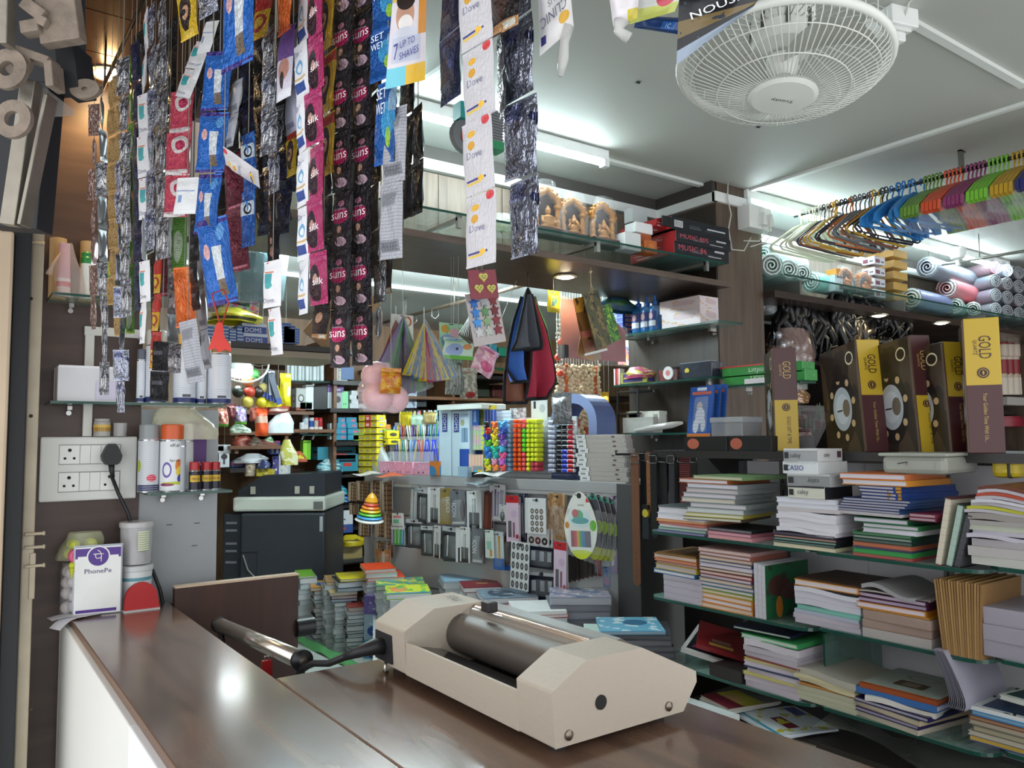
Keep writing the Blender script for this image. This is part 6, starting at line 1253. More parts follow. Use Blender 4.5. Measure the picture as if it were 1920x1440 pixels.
s_(f3,(1178,768,1236,796),.05,gm('#d0d0c8',[('r',.8,.2,.95,.8,'#8a8a84'),('s','u',5,.1,'#b8b8b0')],.4),'long white appliance box with buttons lying on the white packet','box','box',z3_+.03,-.03)
s_(f3,(1174,752,1200,770),.04,gm('#cfcdb8',[('n',3,.5,'#b8b464')],.4),'small yellowish white box on top of the white appliance box','box','box',z3_+.055,-.03)
o=E('paper_bundle','long white film wrapped bundle lying slanted on the lower side wall shelf','bundle',(2.5,f3.P(1240,805).y,z3_+.012),H90)
g=MB();g.tube([(-.16,-.01,0),(-.05,-.01,.01),(.06,0,.022),(.1,.02,.03)],.012,film('#c9c4c0',.75),10,rs=[.004,.014,.014,.006]);g.obj('wrapped_roll',o)
o=E('wire_rack','small black wire rack behind the white bundle','rack',(2.5,f3.P(1176,760).y,z3_),H90)
for x in(-.07,.06):
 g=MB();g.box(x-.004,x+.004,0,.008,0,.2,mat('#2a2a2e',.4));g.obj('post',o)
for z in(.02,.09,.19):
 g=MB();g.box(-.07,.06,-.0,.1,z-.003,z+.003,mat('#2f3034',.4));g.obj('tier',o)
grn=gm('#2f8a3e',[('n',3,.6,'#4a9a4a'),('r',0,0,.12,1,'#3a9a48')],.35)
for i,(bx,l)in enumerate((((1354,700,1505,720),'lower green kitchen foil carton with white slip on the shelf behind the clock boxes'),((1351,681,1500,700),'upper green kitchen foil carton with red lid edge'))):
 o,wd,h=carton(f4,bx,.08,l,m=grn,off=.0);o.location.z=z4_+.0005+i*.031
 g=MB();g.text('Comfort',-.0,h*.5,h*.5,mat('#d8e4d4',.4),y=-.0016,w=wd*.3,rot=pi);g.obj('lettering',o)
 g=MB()
 if i:g.box(-wd/2-.012,wd*.3,-.002,.05,h,h+.006,mat('#b83a34',.35))
 else:g.box(-wd*.22,wd*.35,-.003,-.001,.001,h*.5,mat('#d8d4da',.4))
 g.obj('slip' if not i else 'red_edge',o)
FA=Fr((0,2.52),0)
al=E('alcove_shelves','dark wooden shelves in the alcove behind the boxed clocks','shelves',(4.2,2.58,0))
for z in(.9,1.3,1.55,1.78):
 g=MB();g.box(-1.2,1.7,-.2,.02,z-.01,z+.01,mat('#2a2422',.4));g.obj('shelf_board',al)
for x in(-.35,.55,1.4):
 g=MB();g.box(x-.01,x+.01,-.2,.02,.2,2.0,mat('#2a2422',.4));g.obj('upright',al)
def drape(label,box,off,m,sd,name='hair_piece',cat='hair piece',n=70):
 b,wd,h=FA.rect(*box,off=off);o=E(name,label,cat,b);r_=random.Random(sd);g=MB()
 for i in range(n):
  x=-wd/2+wd*r_.random();pts=[]
  for k in range(6):pts.append((x+.14*wd*sin(k*.7+i)*k/5,-.03+.05*r_.random(),h-h*k/5*(.6+.4*r_.random())))
  g.tube(pts,.012,m,5,rs=[.006,.02,.024,.02,.012,.003])
 q=g.obj('hair_lock',o);q['kind']='stuff';return o
HAIR=mat('#0c0c10',.35)
drape('long black wig hanging under the soffit beside the pillar',(1470,575,1640,690),.25,HAIR,1)
drape('second black wig with loose glossy strands under the first downlight',(1560,560,1700,640),.25,HAIR,2)
drape('black hair bun bundle lying behind the tallest clock boxes',(1640,640,1800,700),.25,HAIR,3,n=50)
def crystals(label,box,off,c,sd,fr=FA,n=22):
 b,wd,h=fr.rect(*box,off=off);o=E('clear_packet',label,'packet',b);r_=random.Random(sd)
 g=MB();g.grid(16,7,bagf(wd,wd*.5,h,sd,.7),film(c,.35));g.obj('film_bag',o)
 g=MB()
 for i in range(n):g.ell((wd*.4*(r_.random()*2-1),wd*.18*(r_.random()*2-1),h*(.1+.75*r_.random())),wd*.07,mat('#b8bcc0',.12,.5),6,4)
 q=g.obj('filling',o);q['kind']='stuff';return o
crystals('clear packet of sparkling silver pieces beside the pillar under the upper shelf',(1431,562,1476,594),.2,'#c8d0d4',3)
crystals('clear packet of pink and gold flowers behind the first clock box',(1452,618,1520,690),.28,'#c8a8a0',5)
crystals('crumpled clear packet hanging between first and second clock box',(1478,650,1512,730),.2,'#a8b4b0',7)
for i,(bx,c,l)in enumerate((((1440,618,1474,660),'#8a4a44','red brown gift packet beside the pillar behind the slim clock box'),((1472,622,1512,664),'#a86a4a','pale orange gift packet in film near the second clock box'),((1440,670,1500,684),'#5a4a3a','dark flat packet lying behind the green cartons'),((1480,722,1514,756),'#7a5a3a','brown beige flower packet under the green cartons'),((1482,770,1520,836),'#5f3038','dark pink flower packet behind the second clock box'))):
 s_(FA,bx,.06,gm(c,[('n',5,.55,'#c8a890'),('n',8,.62,'#3a2a24')],.3),l,'packet','gift_packet',off=.16,kind='bag')
FC=Fr((0,2.35),0)
for j,(y0,y1,cap,bd,n,lab_)in enumerate(((640,668,'#8a1f2a','#c8b8a8',4,'upper'),(668,702,'#c0b0a0','#8a2a30',5,'middle'),(700,740,'#b8a890','#d0c4b4',4,'lower'))):
 for i in range(n):
  x=1886+11*i
  s_(FC,(x,y0,x+10,y1),.02,bd,'%s row round cosmetic jar behind the large clock box'%lab_,'jar','cosmetic_jar',kind='cyl',group='%s row of cosmetic jars'%lab_,cap=mat(cap,.3))
s_(FC,(1888,618,1930,628),.1,'#b8b4b0','pale shelf strip above the cosmetic jars at the far end','strip','shelf_strip')
s_(FC,(1890,745,1930,760),.1,'#b8b4b0','pale shelf strip under the cosmetic jars','strip','shelf_strip')
s_(FC,(1896,780,1935,800),.06,'#8a1f30','dark red bowl shaped packet at the far right end','packet','packet',kind='cyl')
g=MB();o=E('glass_shelf','long glass shelf on the alcove soffit carrying mat rolls','shelf',(4.45,2.2,2.12))
g.box(-1.48,1.48,-.1,.34,-.008,0,glass('#8fb8ae',.3),F=GLEDGE());g.obj('glass_plate',o)
for x in(-1.3,-.4,.5,1.3):
 g=MB();g.box(x-.008,x+.008,-.06,.33,-.07,-.008,mat('#8a8884',.3,.6));g.obj('bracket',o)
ZS=2.121
def roll(c,cend,x,y,z,r,L,label,ang=0,group=None):
 o=E('mat_roll',label,'roll',(x,y,z+r),ang,group)
 g=MB();g.lathe([(r,-L/2),(r*1.02,0),(r,L/2)],mat(c,.4),20,(0,0,0),'x',cap=False);g.obj('rolled_mat',o)
 g=MB()
 pts=[(0,r*(1-.028*k)*cos(k*.6),r*(1-.028*k)*sin(k*.6))for k in range(34)]
 for e in(-L/2,L/2):g.tube([(e,p[1],p[2])for p in pts],r*.08,mat(cend,.5),5)
 g.obj('spiral_end',o)
 g=MB();g.lathe([(r*.5,-L/2-.02),(r*1.06,-L/2),(r*1.06,L/2),(r*.5,L/2+.02)],film('#e8f0f4',.18),18,(0,0,0),'x',cap=False);g.obj('clear_wrap',o)
MINT='#6fc4b8'
for i,(px,py,rr,c)in enumerate(((1448,500,.055,MINT),(1480,506,.05,'#cfe0e0'),(1505,512,.045,'#b8d8d8'),(1545,510,.05,MINT))):
 p=at(px,py,y=2.22);roll(c,'#d8dcd8',p.x+.16 if i==3 else p.x+.02,2.3 if i==3 else 2.32,ZS,rr,.3,'%s mint and white table mat roll beside the pillar on the upper shelf'%('first','second','third','fourth')[i],0 if i==3 else radians(62))
p=at(1452,478,y=2.3);roll('#a8dcd4','#d8e4e0',p.x+.12,2.34,ZS+.1,.045,.36,'pale mint roll lying on top of the other mint rolls',radians(8))
p=at(1470,462,y=2.4);carton(FW,(1440,440,1500,470),.12,'pale blue carton with faint print on the mint rolls',m='#a8b8c4',off=-.2)[0].location.z=ZS+.15
s_(FW,(1566,500,1581,530),.06,'#b9c4cc','grey white small carton beside the wrapped shrine on the alcove shelf','box','box',ZS,-.02)
s_(FW,(1568,482,1580,500),.06,'#c8883a','small orange carton on the grey white one','box','box',ZS+.065,-.02)
BR_=mat('#a8683a',.45,amt=.2,scale=60,bump=.5)
shrine((1581,492,1608,535),'small brown wrapped shrine nearest the mint rolls on the alcove shelf','ganesh',tan=BR_)
shrine((1616,500,1644,540),'small brown wrapped shrine beside the cardboard boxes on the alcove shelf','buddha',tan=BR_)
for i in range(4):
 s_(FW,(1640,526-14*i,1660,540-14*i),.07,gm('#d0ccd4',[('r',.1,.2,.5,.7,'#7a4a5a'),('r',.6,.3,.9,.5,'#4a5a6a')],.4),'%s small white printed carton beside the cardboard stack'%ORD[i].replace(' up',' from the bottom'),'box','box',ZS+.058*i,.0,group='small white printed cartons')
for i in range(5):
 carton(FW,(1676,540-13*i,1702,553-13*i),.16,'%s tan cardboard box of the tall stack on the alcove shelf'%ORD[i].replace(' up',' from the bottom'),m='#c09a52',Lf=mat('#8a6838',.6),group='tan cardboard boxes',flaps=True)[0].location.z=ZS+.0595*i
for(px,py),c,ce,r_,L,ang,dz,l in(((1745,548),'#26357e','#b8b8a8',.06,.42,4,0,'dark blue mat roll in clear wrap on the alcove shelf'),((1800,556),'#3f9a84','#a8b8a8',.05,.3,20,0,'green mat roll behind the blue roll'),((1825,566),'#c8423a','#a8b0a8',.045,.3,30,0,'orange red mat roll beside the green roll'),((1810,530),'#d04a5c','#c8a0a0',.06,.5,6,.1,'bright pink red mat roll on top of the green one'),((1790,510),'#34364e','#7a7c88',.06,.7,5,.2,'grey violet mat roll at the top of the pile')):
 p=at(px,py,y=2.3);roll(c,ce,p.x,2.32,ZS+dz,r_,L,l,radians(ang))
for j in range(4):
 for i in range(4):
  p=at(1856+22*i,580-20*j,y=2.18);roll(('#5a6070','#6a5a78','#4a5468','#7a4a58')[(i+j)%4],'#a8acb4',p.x+.1,2.3,ZS+.088*j,.042,.3,'grey wrapped mat roll with open spiral end in the far right pile',radians(66),'grey mat rolls in the far pile')
p=at(1905,520,y=2.3);roll(MINT,'#d8e8e4',p.x+.1,2.34,ZS+.36,.045,.3,'mint mat roll crowning the far right pile of grey rolls',radians(60))
o=E('ceiling_rod','thin grey rod under the ceiling above the far mat rolls','rod',at(1726,503,y=2.4));q=at(1925,470,y=1.7)-o.location
g=MB();g.tube([(0,0,0),q],.008,mat('#8a8a84',.4,.6),8);g.obj('rod',o)
for k in(.1,.6):
 p=q*k;g=MB();g.tube([p,(p.x,p.y,2.5-o.location.z)],.003,mat('#8a8a84',.4,.6),6);g.obj('hanger_wire',o)
p=at(1796,488,y=2.12);o=E('lamp_holder','white lamp holder with wire hanging under the third tube light','lamp holder',p)
g=MB();g.lathe([(.012,-.03),(.014,0),(.035,.01),(.045,.06),(.04,.07)],WHITEP(),18);g.obj('holder',o);g=MB();g.tube([(.02,0,-.02),(.05,0,.03),(.03,0,2.5-p.z)],.003,WHITEP(),6);g.obj('wire',o)
ZD=1.235
DL,DR=FD.P(688,890),FD.P(1165,905)
Dw=(DR-DL).length
dg=E('display_gondola','grey and white slatted display gondola hung with blister packs','display stand',(DL.x,DL.y,0),FD.a)
GR=mat('#a6a8aa',.35,amt=.03);GW=mat('#cfd1d2',.3,amt=.03)
g=MB();g.box(-.02,Dw+.02,0,.3,ZD-.045,ZD,GR);g.obj('top_shelf',dg,bev=.002)
g=MB();g.box(0,Dw,.01,.03,ZD-.06,ZD-.046,mat('#e8ecec',.3));g.obj('light_strip',dg)
SLZ=[(.30,.52),(.525,.70),(.705,.88),(.885,1.03),(1.035,1.185)]
for z0,z1 in SLZ:
 g=MB();g.box(0,Dw,.055,.075,z0,z1,GW);g.obj('slat_panel',dg,bev=.002)
g=MB();g.box(Dw-.01,Dw+.09,-.02,.3,0,ZD-.004,mat('#4a4a4c',.4));g.obj('side_panel',dg,bev=.002)
g=MB();g.box(-.02,0,.0,.3,0,ZD-.045,GR);g.obj('side_panel',dg)
g=MB();g.box(0,Dw,.08,.3,0,ZD-.05,mat('#8a8c8e',.5));g.obj('rear_body',dg)
g=MB();g.tube([(0,.05,1.19),(Dw,.05,1.19)],.003,mat('#5a5a5c',.3,.8),6);g.tube([(0,.05,.97),(Dw,.05,.97)],.003,mat('#5a5a5c',.3,.8),6);g.obj('hook_rail',dg)
PEN=gm('#3a3d42',[('r',.08,.1,.45,.8,'#1b1d22'),('r',.3,.12,.36,.75,'#c8ccd0'),('r',.6,.08,.9,.5,'#55585e'),('r',0,.86,1,1,'#b8bcc0')],.2)
PEN2=gm('#d2d4d6',[('r',.15,0,.85,.42,'#26282c'),('r',.38,.1,.46,.8,'#8a8c90'),('r',.54,.1,.6,.8,'#2c2e34')],.2)
CLR=gm('#8f979c',[('r',.2,.05,.32,.9,'#d8dde0'),('r',.5,.05,.6,.8,'#3a3e44'),('r',.7,.1,.85,.85,'#b8c0c4')],.18)
ISCO=gm('#8f7a42',[('s','v',12,.08,'#a89458')],.3)
ICO=gm('#6a6e74',[('r',.1,.05,.9,.12,'#b8bcc0'),('e',.8,.45,.16,.3,'#3a2a2e')],.25)
BRN_=gm('#5a2a20',[('r',.2,.05,.5,.9,'#7a3a28')],.25)
PURP=gm('#d8d6dc',[('r',.15,.1,.3,.85,'#5a4a8a'),('r',.4,.1,.5,.8,'#7a6aa0'),('r',.6,.2,.9,.85,'#a8a0b8')],.25)
MANP=gm('#d0d2d6',[('e',.5,.3,.3,.3,'#1d1e22'),('e',.5,.66,.13,.1,'#b8907a'),('r',.45,.3,.55,.5,'#d8d8dc')],.3)
PINK=gm('#d8c0d4',[('r',0,.84,1,1,'#b8222a'),('r',.15,.1,.42,.45,'#2a1f2a'),('r',.52,.1,.68,.42,'#6a1f34'),('e',.62,.6,.25,.08,'#c8a8c8'),('e',.85,.12,.12,.05,'#b8323a')],.25)
NAV=gm('#2a3048',[('r',.2,.1,.4,.9,'#4a5478'),('r',.6,.05,.8,.8,'#8a90a8')],.25)
BTN=gm('#dfe2e4',[('e',.25+.25*i,.12+.17*j,.1,.075,'#6a6058')for i in range(3)for j in range(4)]+[('e',.25+.25*i,.12+.17*j,.04,.03,'#c8c4bc')for i in range(3)for j in range(4)],.35)
BTN2=gm('#d8dadc',[('e',.2+.3*i,.3,.13,.2,('#4a3a38','#6a2a2e','#1f1d1e')[i])for i in range(3)]+[('e',.2+.3*i,.3,.05,.08,'#c8c4c0')for i in range(3)],.35)
TANP=gm('#9a7448',[('n',4,.5,'#b8946a'),('n',9,.62,'#6a4a2c')],.4)
PAST=gm('#e6e8e2',[('e',.5,.02,.5,.12,'#c8d83a'),('r',.2,.18,.8,.42,'#5a5a66'),('r',.2,.18,.3,.42,'#8a2a3a'),('r',.3,.18,.38,.42,'#c83a4a'),('r',.38,.18,.46,.42,'#c8a83a'),('r',.46,.18,.54,.42,'#3a9a5a'),('r',.54,.18,.62,.42,'#3a7ab8'),('e',.5,.6,.32,.14,'#d0e4e4'),('e',.44,.65,.16,.08,'#3aa86a'),('e',.36,.68,.1,.06,'#b83a4a'),('e',.5,.57,.26,.05,'#3aa0a0'),('r',.7,.84,.95,.9,'#c83a2e'),('e',.88,.5,.1,.08,'#6ab83a'),('e',.1,.5,.07,.05,'#c88a3a')],.3)
GRN_=gm('#d4e4dc',[('r',.2,.3,.7,.6,'#8ac8b0'),('r',.5,.05,.8,.3,'#d89a3a')],.25)
CLIPB=gm('#c8d0d4',[('r',0,0,1,.3,'#2a62b0'),('r',.5,.3,.7,.9,'#c8a03a')],.25)
SNAP=gm('#d8dcde',[('e',.14+.24*i,.1+.2*j,.085,.075,'#3c3e40')for i in range(4)for j in range(5)]+[('e',.14+.24*i,.1+.2*j,.045,.04,'#8a8c8c')for i in range(4)for j in range(5)],.35)
SCI=gm('#1d2030',[('r',.15,.3,.3,.7,'#b8bcc4'),('r',.45,.3,.6,.7,'#9aa0ac'),('r',.72,.3,.85,.7,'#b0b4bc'),('r',0,.88,1,1,'#c8ccd0')],.25)
DARKP=gm('#2a2524',[('s','u',6,.3,'#453a36'),('r',0,.0,1,.06,'#5a4a40')],.35)
def pack(x0,x1,y0,y1,m,label,behind=2,off=.03,blister=True,tx=None,hk=True,shape=None):
 b,wd,h=FD.rect(x0,y0,x1,y1,off=off)
 first=None
 for k in range(behind+1):
  if k==0:
   o=E('blister_pack',label,'pack',b,0,rot=(0,radians(rnd.uniform(-3,3)),FD.a+radians(rnd.uniform(-12,12))if blister and not shape else FD.a));first=o
   g=MB()
   if shape=='oval':
    pr=[(wd*.5*(1-.25*max(0,sin(t)))*cos(t),h*.5+h*.5*sin(t))for t in[i*pi/14 for i in range(28)]]
    g.prism(pr,0,.003,mat('#dcdcd4',.4),F=m)
   else:g.box(-wd/2,wd/2,0,.003,0,h,mat('#b8babc',.35),F=m)
   g.obj('backing_card',o)
   if blister:
    g=MB();g.grid(6,8,lambda u,v:(-wd*.38+wd*.76*u,-.013*min(1,min(u,1-u)/.25)*min(1,min(v,1-v)/.15),h*.08+h*.66*v),film('#e8eef2',.15));g.obj('clear_blister',o)
   g=MB();g.cyl(0,h*.94,-.0008,.0036,wd*.07,mat('#2a2a2c'),10,'y');g.obj('hang_hole',o)
   if hk:
    g=MB();g.tube([(0,.05,h*.94),(0,-.02,h*.95),(0,-.026,h*.97)],.0018,mat('#8a8c90',.3,.9),5);g.obj('wire_hook',o)
   if tx:
    g=MB()
    for s__,u,v,hh,c,*kw in tx:g.text(s__,(u-.5)*wd,v*h,hh*h,mat(c,.4),y=-.0012,**(kw[0]if kw else{}))
    g.obj('lettering',o)
  else:
   c=E('blister_pack',label+', hung behind it','pack',b+FD.n*(.013*k)+FD.t*rnd.uniform(-.022,.022)+Vector((0,0,rnd.uniform(-.008,.008))),FD.a+radians(rnd.uniform(-20,20)),'packs behind %d %d'%(x0,y0))
   c['group']='packs hung behind the '+label.split(',')[0]
   share_(first.children[0].data,'backing_card',c)
 return first
P_=pack
P_(768,781,912,975,CLR,'clear pen pack at the left end of the upper hook row',1)
P_(781,801,916,979,PEN,'dark pen blister pack with silver clip on the upper hook row',2)
P_(803,826,914,980,PEN2,'black and white pen pack left of the gold card',2)
P_(823,847,916,983,ISCO,'gold brown pen card with vertical white lettering',1,tx=(('ISCO',.72,.55,.14,'#e2dccb',{'rot':-pi/2,'w':.07}),))
P_(848,872,920,986,ICO,'grey pen card with vertical lettering beside the gold card',1,tx=(('ICON',.25,.45,.14,'#d8dade',{'rot':-pi/2,'w':.06}),))
P_(875,904,921,990,PEN2,'tilted black and white pen pack right of the grey card',3)
P_(906,921,922,992,BRN_,'dark red brown pencil pack on the upper hook row',1,blister=False)
P_(921,948,908,975,PURP,'white pack of purple pens on the upper hook row',1)
P_(934,950,946,977,MANP,'small card with picture of a man in dark suit',0,off=.05,hk=False)
P_(951,972,929,1016,PINK,'tall pink makeup pencil pack with red top on the upper row',1,off=.06)
P_(974,985,926,1012,NAV,'narrow navy pen pack beside the pink pack',2)
P_(988,1029,990,1024,BTN2,'card with row of big brown and black buttons',1,off=.04,blister=False)
P_(990,1024,934,1001,BTN,'white card with twelve metal buttons',1,off=.06,blister=False,tx=(('Hitech',.5,.93,.05,'#4a4c54'),))
P_(1026,1058,926,1012,TANP,'brown wooden craft stick pack beside the button card',2)
P_(1060,1122,922,1049,PAST,'large oval clay set card with coloured sticks, nearest the gondola end',0,off=.07,shape='oval',tx=(('PASTEL',.55,.8,.025,'#3a3a44'),))
for i in range(4):
 P_(1096+10*i,1132+9*i,924+3*i,1050+i,gm('#4a4a52',[('e',.8,.5,.2,.1,'#8aa83a'),('e',.6,.1,.4,.1,'#a8b03a'),('r',.2,.2,.6,.5,'#6a6a74'),('r',.3,.9,.8,.97,'#3a8a7a')],.3),'%s dark edged clay set card behind the large oval one'%('first','second','third','fourth')[i],0,off=.055-.014*i,shape='oval',hk=False)
P_(1143,1158,930,1075,gm('#8f86a0',[('e',.5,.4,.3,.12,'#b88aa8'),('e',.4,.15,.2,.06,'#c8ccd4')],.3),'tall lilac card at the gondola end',0,off=.01)
P_(1150,1160,930,955,gm('#3a2f34',[],.3),'small dark card at the gondola upper right corner',2,off=.012)
P_(762,790,974,1026,PEN,'dark pen pack at the left of the lower hook row',2)
P_(790,812,986,1042,PEN,'dark pen pack with pale top on the lower hook row',2)
P_(811,826,985,1046,PEN2,'white and black pen pack on the lower hook row',2)
P_(829,858,988,1051,PEN,'charcoal pen pack in the middle of the lower hook row',3)
P_(860,883,988,1054,PEN2,'white topped pen pack in the middle of the lower hook row',2)
P_(885,905,986,1058,ICO,'grey vertical lettered pen card on the lower hook row',2,tx=(('ICON',.25,.45,.14,'#d8dade',{'rot':-pi/2,'w':.055}),))
P_(910,927,994,1046,GRN_,'white pack with pale green squeeze bottle on the lower row',1,off=.05)
P_(925,945,998,1068,CLIPB,'orange and blue craft knife pack hanging low',2,off=.04)
P_(946,956,1000,1060,DARKP,'narrow dark comb pack behind the snap button sheet',2)
P_(956,990,1016,1106,SNAP,'white sheet of twenty snap buttons hanging low',0,off=.08,blister=False)
P_(990,1038,1020,1066,SCI,'upper dark blue card of small tools beside the snap buttons',2,off=.03)
P_(992,1040,1074,1124,SCI,'lower dark blue card of small tools above the book piles',2,off=.03)
P_(1037,1062,1016,1111,PINK,'second tall pink makeup pack with red top, hanging lower',1,off=.08)
for i in range(7):
 P_(1062+8*i,1072+8*i,1040+3*i,1092-2*i,DARKP,'dark brush pack, %s of the fringe under the oval card'%('first','second','third','fourth','fifth','sixth','last')[i],0,off=.02,blister=False,hk=False)
P_(1115,1128,1040,1080,gm('#7a2a34',[('n',4,.6,'#a84a4a')],.3),'dark red small packet beneath the oval cards',0,off=.01)
P_(1130,1146,1062,1102,gm('#6a7a9a',[('e',.5,.3,.3,.2,'#a86a8a'),('e',.5,.7,.2,.15,'#3a5a8a')],.3),'blue and pink card hanging low at the gondola end',0,off=.01)
BAT=gm('#8a6a4c',[('s','v',6,.3,'#4a3a30'),('r',.1,0,.3,1,'#c8b8a4'),('s','u',2,.08,'#d8ccb8')],.3)
for i,(x0,x1,y0,y1)in enumerate(((652,668,905,940),(668,690,902,938),(693,712,900,950),(714,736,903,958),(655,672,944,965),(672,690,965,1005),(706,720,960,1005),(720,736,962,1010),(704,720,1014,1048),(722,738,1018,1044))):
 P_(x0,x1,y0,y1,BAT,'brown battery card, number %d counted from the upper left of the battery cards'%(i+1)if 0 else 'brown battery card hanging %s'%('at the far upper left','upper left beside the first card','above the ring tower toy','right of the ring tower toy','low behind the ring tower','under the ring tower base','beside the green marker packs','left of the marker pen packs','lowest left above orange notebooks','lowest right under the markers')[i],1,off=.01,blister=False)
for i,c in enumerate(('#8a7aa8','#58b848','#4ab860','#3a8ab8')):
 P_(733+6*i,739+6*i,985,1022,gm(c,[('r',0,.8,1,1,'#dfe4e4'),('r',.3,.1,.5,.8,'#c8e0d8')],.25),'%s marker pen pack at the left of the gondola'%('lilac','bright green','mint green','blue')[i],0,off=.05,blister=False)
P_(736,756,962,986,gm('#d8dcdc',[('r',.1,.2,.6,.5,'#3aa86a'),('r',.1,.6,.8,.8,'#c84a4a')],.3),'white striped card above the marker pen packs',0,off=.05)
P_(708,730,1030,1062,gm('#a88a4a',[('n',4,.5,'#b8683a'),('r',.4,.1,.6,.9,'#c8c0b0')],.3),'orange and amber packet hanging at the lower left corner',0,off=.03)
rt=E('stacking_ring_toy','rainbow stacking ring tower toy in clear film hanging left of the pen packs','toy',FD.P(692,978,.12),FD.a,rot=(0,radians(10),FD.a))
b,wd,h=FD.rect(676,920,708,978,off=.12);R0=wd*.5
for i,(c,k)in enumerate((('#e2e4e2',1.08),('#4aa0d8',.95),('#6ac83a',.85),('#e8c82a',.78),('#e8822a',.68),('#d8584a',.56),('#e8a82a',.5))):
 g=MB();z=h*(.05+.105*i);rr=R0*k
 if i<6:g.lathe([(rr*.3,z-h*.05),(rr*.85,z-h*.05),(rr,z),(rr*.85,z+h*.05),(rr*.3,z+h*.05)],mat(c,.3),22);g.obj('ring',rt)
 else:g.lathe([(rr*.9,z-h*.05),(rr,z),(rr*.7,z+h*.14),(rr*.2,z+h*.26),(0,z+h*.3)],mat(c,.3),20);g.obj('top_cone',rt)
g=MB();g.tube([(0,0,h),(.02,0,h*1.1)],.001,mat('#c8c8c8'),4);g.obj('string',rt)
for i,(px,py,c,l)in enumerate(((925,890,'#c8d0d0','white printed card lying on the gondola shelf edge under the highlighters'),(905,908,'#8a969c','crumpled clear film packets spilling over the gondola fascia'),(690,890,'#c0bcb4','crumpled white paper at the left end of the gondola shelf'),(735,893,'#b8542e','orange card strip at the left of the gondola shelf'))):
 o=E('loose_card',l,'card',FD.P(px,py,.05),FD.a)
 g=MB();g.grid(8,4,lambda u,v:(-.07+.14*u,-.05+.09*v,.005*sin(5*u+4*v+i)+.012*v),gm(c,[('n',4,.58,'#5a6468')]if i<2 else[],.35));g.obj('sheet',o)
def onD(bx,dep,m,label,cat,name,off=-.04,kind='box',group=None,cap=None,fit=True):
 r=simple(FD,bx,dep,m,label,cat,name,off=off,kind=kind,group=group,cap=cap)
 if fit:r[0].location.z=ZD+.0006
 return r
er=gm('#cfc02a',[('r',.3,.25,.7,.6,'#6a6a8a'),('r',.36,.3,.64,.5,'#a8a8c0'),('r',0,.8,1,1,'#a89a1e')],.35);er2=gm('#c83a34',[('r',.25,.2,.75,.7,'#d8c0b8')],.35)
h1=FD.rect(672,870,690,882,off=-.02)[2]
for c_ in range(3):
 for r_ in range(9):
  x=672+11.5*c_
  o,wd,h=onD((x,873-10.2*r_,x+11,883.2-10.2*r_),.06,er2 if(r_>6 and c_==1)else er,'small yellow eraser box in the tall block at the left end of the gondola','box','eraser_box',group='yellow eraser boxes',fit=False,off=-.02)
  o.location.z=ZD+.0006+r_*h1*1.02
for i,(bx,c,l)in enumerate((((690,806,720,835),'#4f9a3a','green carton on the yellow eraser boxes'),((703,808,726,822),'#d8c828','upper yellow carton with dark oval beside the green carton'),((706,823,728,834),'#d4c424','lower yellow carton with dark oval beside the green carton'),((682,786,702,800),'#d8d4c8','white carton on top of the green carton'),((688,796,710,808),'#b87a3a','tan carton under the white one'),((700,832,728,882),'#9aa0a0','grey film packets standing beside the eraser boxes'))):
 o=s_(FD,bx,.08,gm(c,[('e',.5,.5,.3,.25,'#4a4a3a')]if 'yellow' in l else[],.35),l,'box','carton',off=-.06,kind='bag' if i==5 else 'box')[0]
 if i==5:o.location.z=ZD+.0006
for i,(x0,x1)in enumerate(((711,740),(741,757),(758,773),(776,805))):
 onD((x0,864,x1,887),.05,gm('#d89ab4',[('n',9,.6,'#e8c4d4'),('e',.3,.2,.05,.08,'#4a3a44'),('e',.6,.22,.05,.08,'#4a3a44')],.4),'%s pink polka dot pencil box at the foot of the pen tray'%('leftmost','second','third','rightmost wide')[i],'box','pencil_box',off=.0)
onD((805,862,824,889),.03,gm('#c8742a',[('e',.2,.2,.5,.5,'#3a7aa8')],.4),'orange and blue card leaning beside the polka dot boxes','card','card',off=.01)
tr_=E('pen_tray','clear three tier acrylic tray crammed with pens on the gondola shelf','tray',FD.P(766,887,-.12),FD.a);tr_.location.z=ZD
wt=FD.rect(718,860,824,880,off=-.12)[1]
for j in range(3):
 g=MB();g.box(-wt/2,wt/2,.06*j-.03,.06*j-.027,.05+.075*j,.11+.075*j,film('#d8e4e8',.3));g.box(-wt/2,wt/2,.06*j-.03,.06*j+.03,.05+.075*j,.053+.075*j,film('#d8e4e8',.35));q=g.obj('tier_front',tr_)
 g=MB();g.box(-wt/2,wt/2,.06*j-.03,.06*j+.03,0,.05+.075*j,film('#c8d4d8',.3));g.obj('riser',tr_)
pcs=['#2a3f9a','#2f6ac0','#d8dce0','#1f2024','#3a9a5a','#c83a3a','#d8b82a','#6a3a8a','#8ab8d8','#e8e4d8','#b85a2a','#3a8a9a']
_PM={}
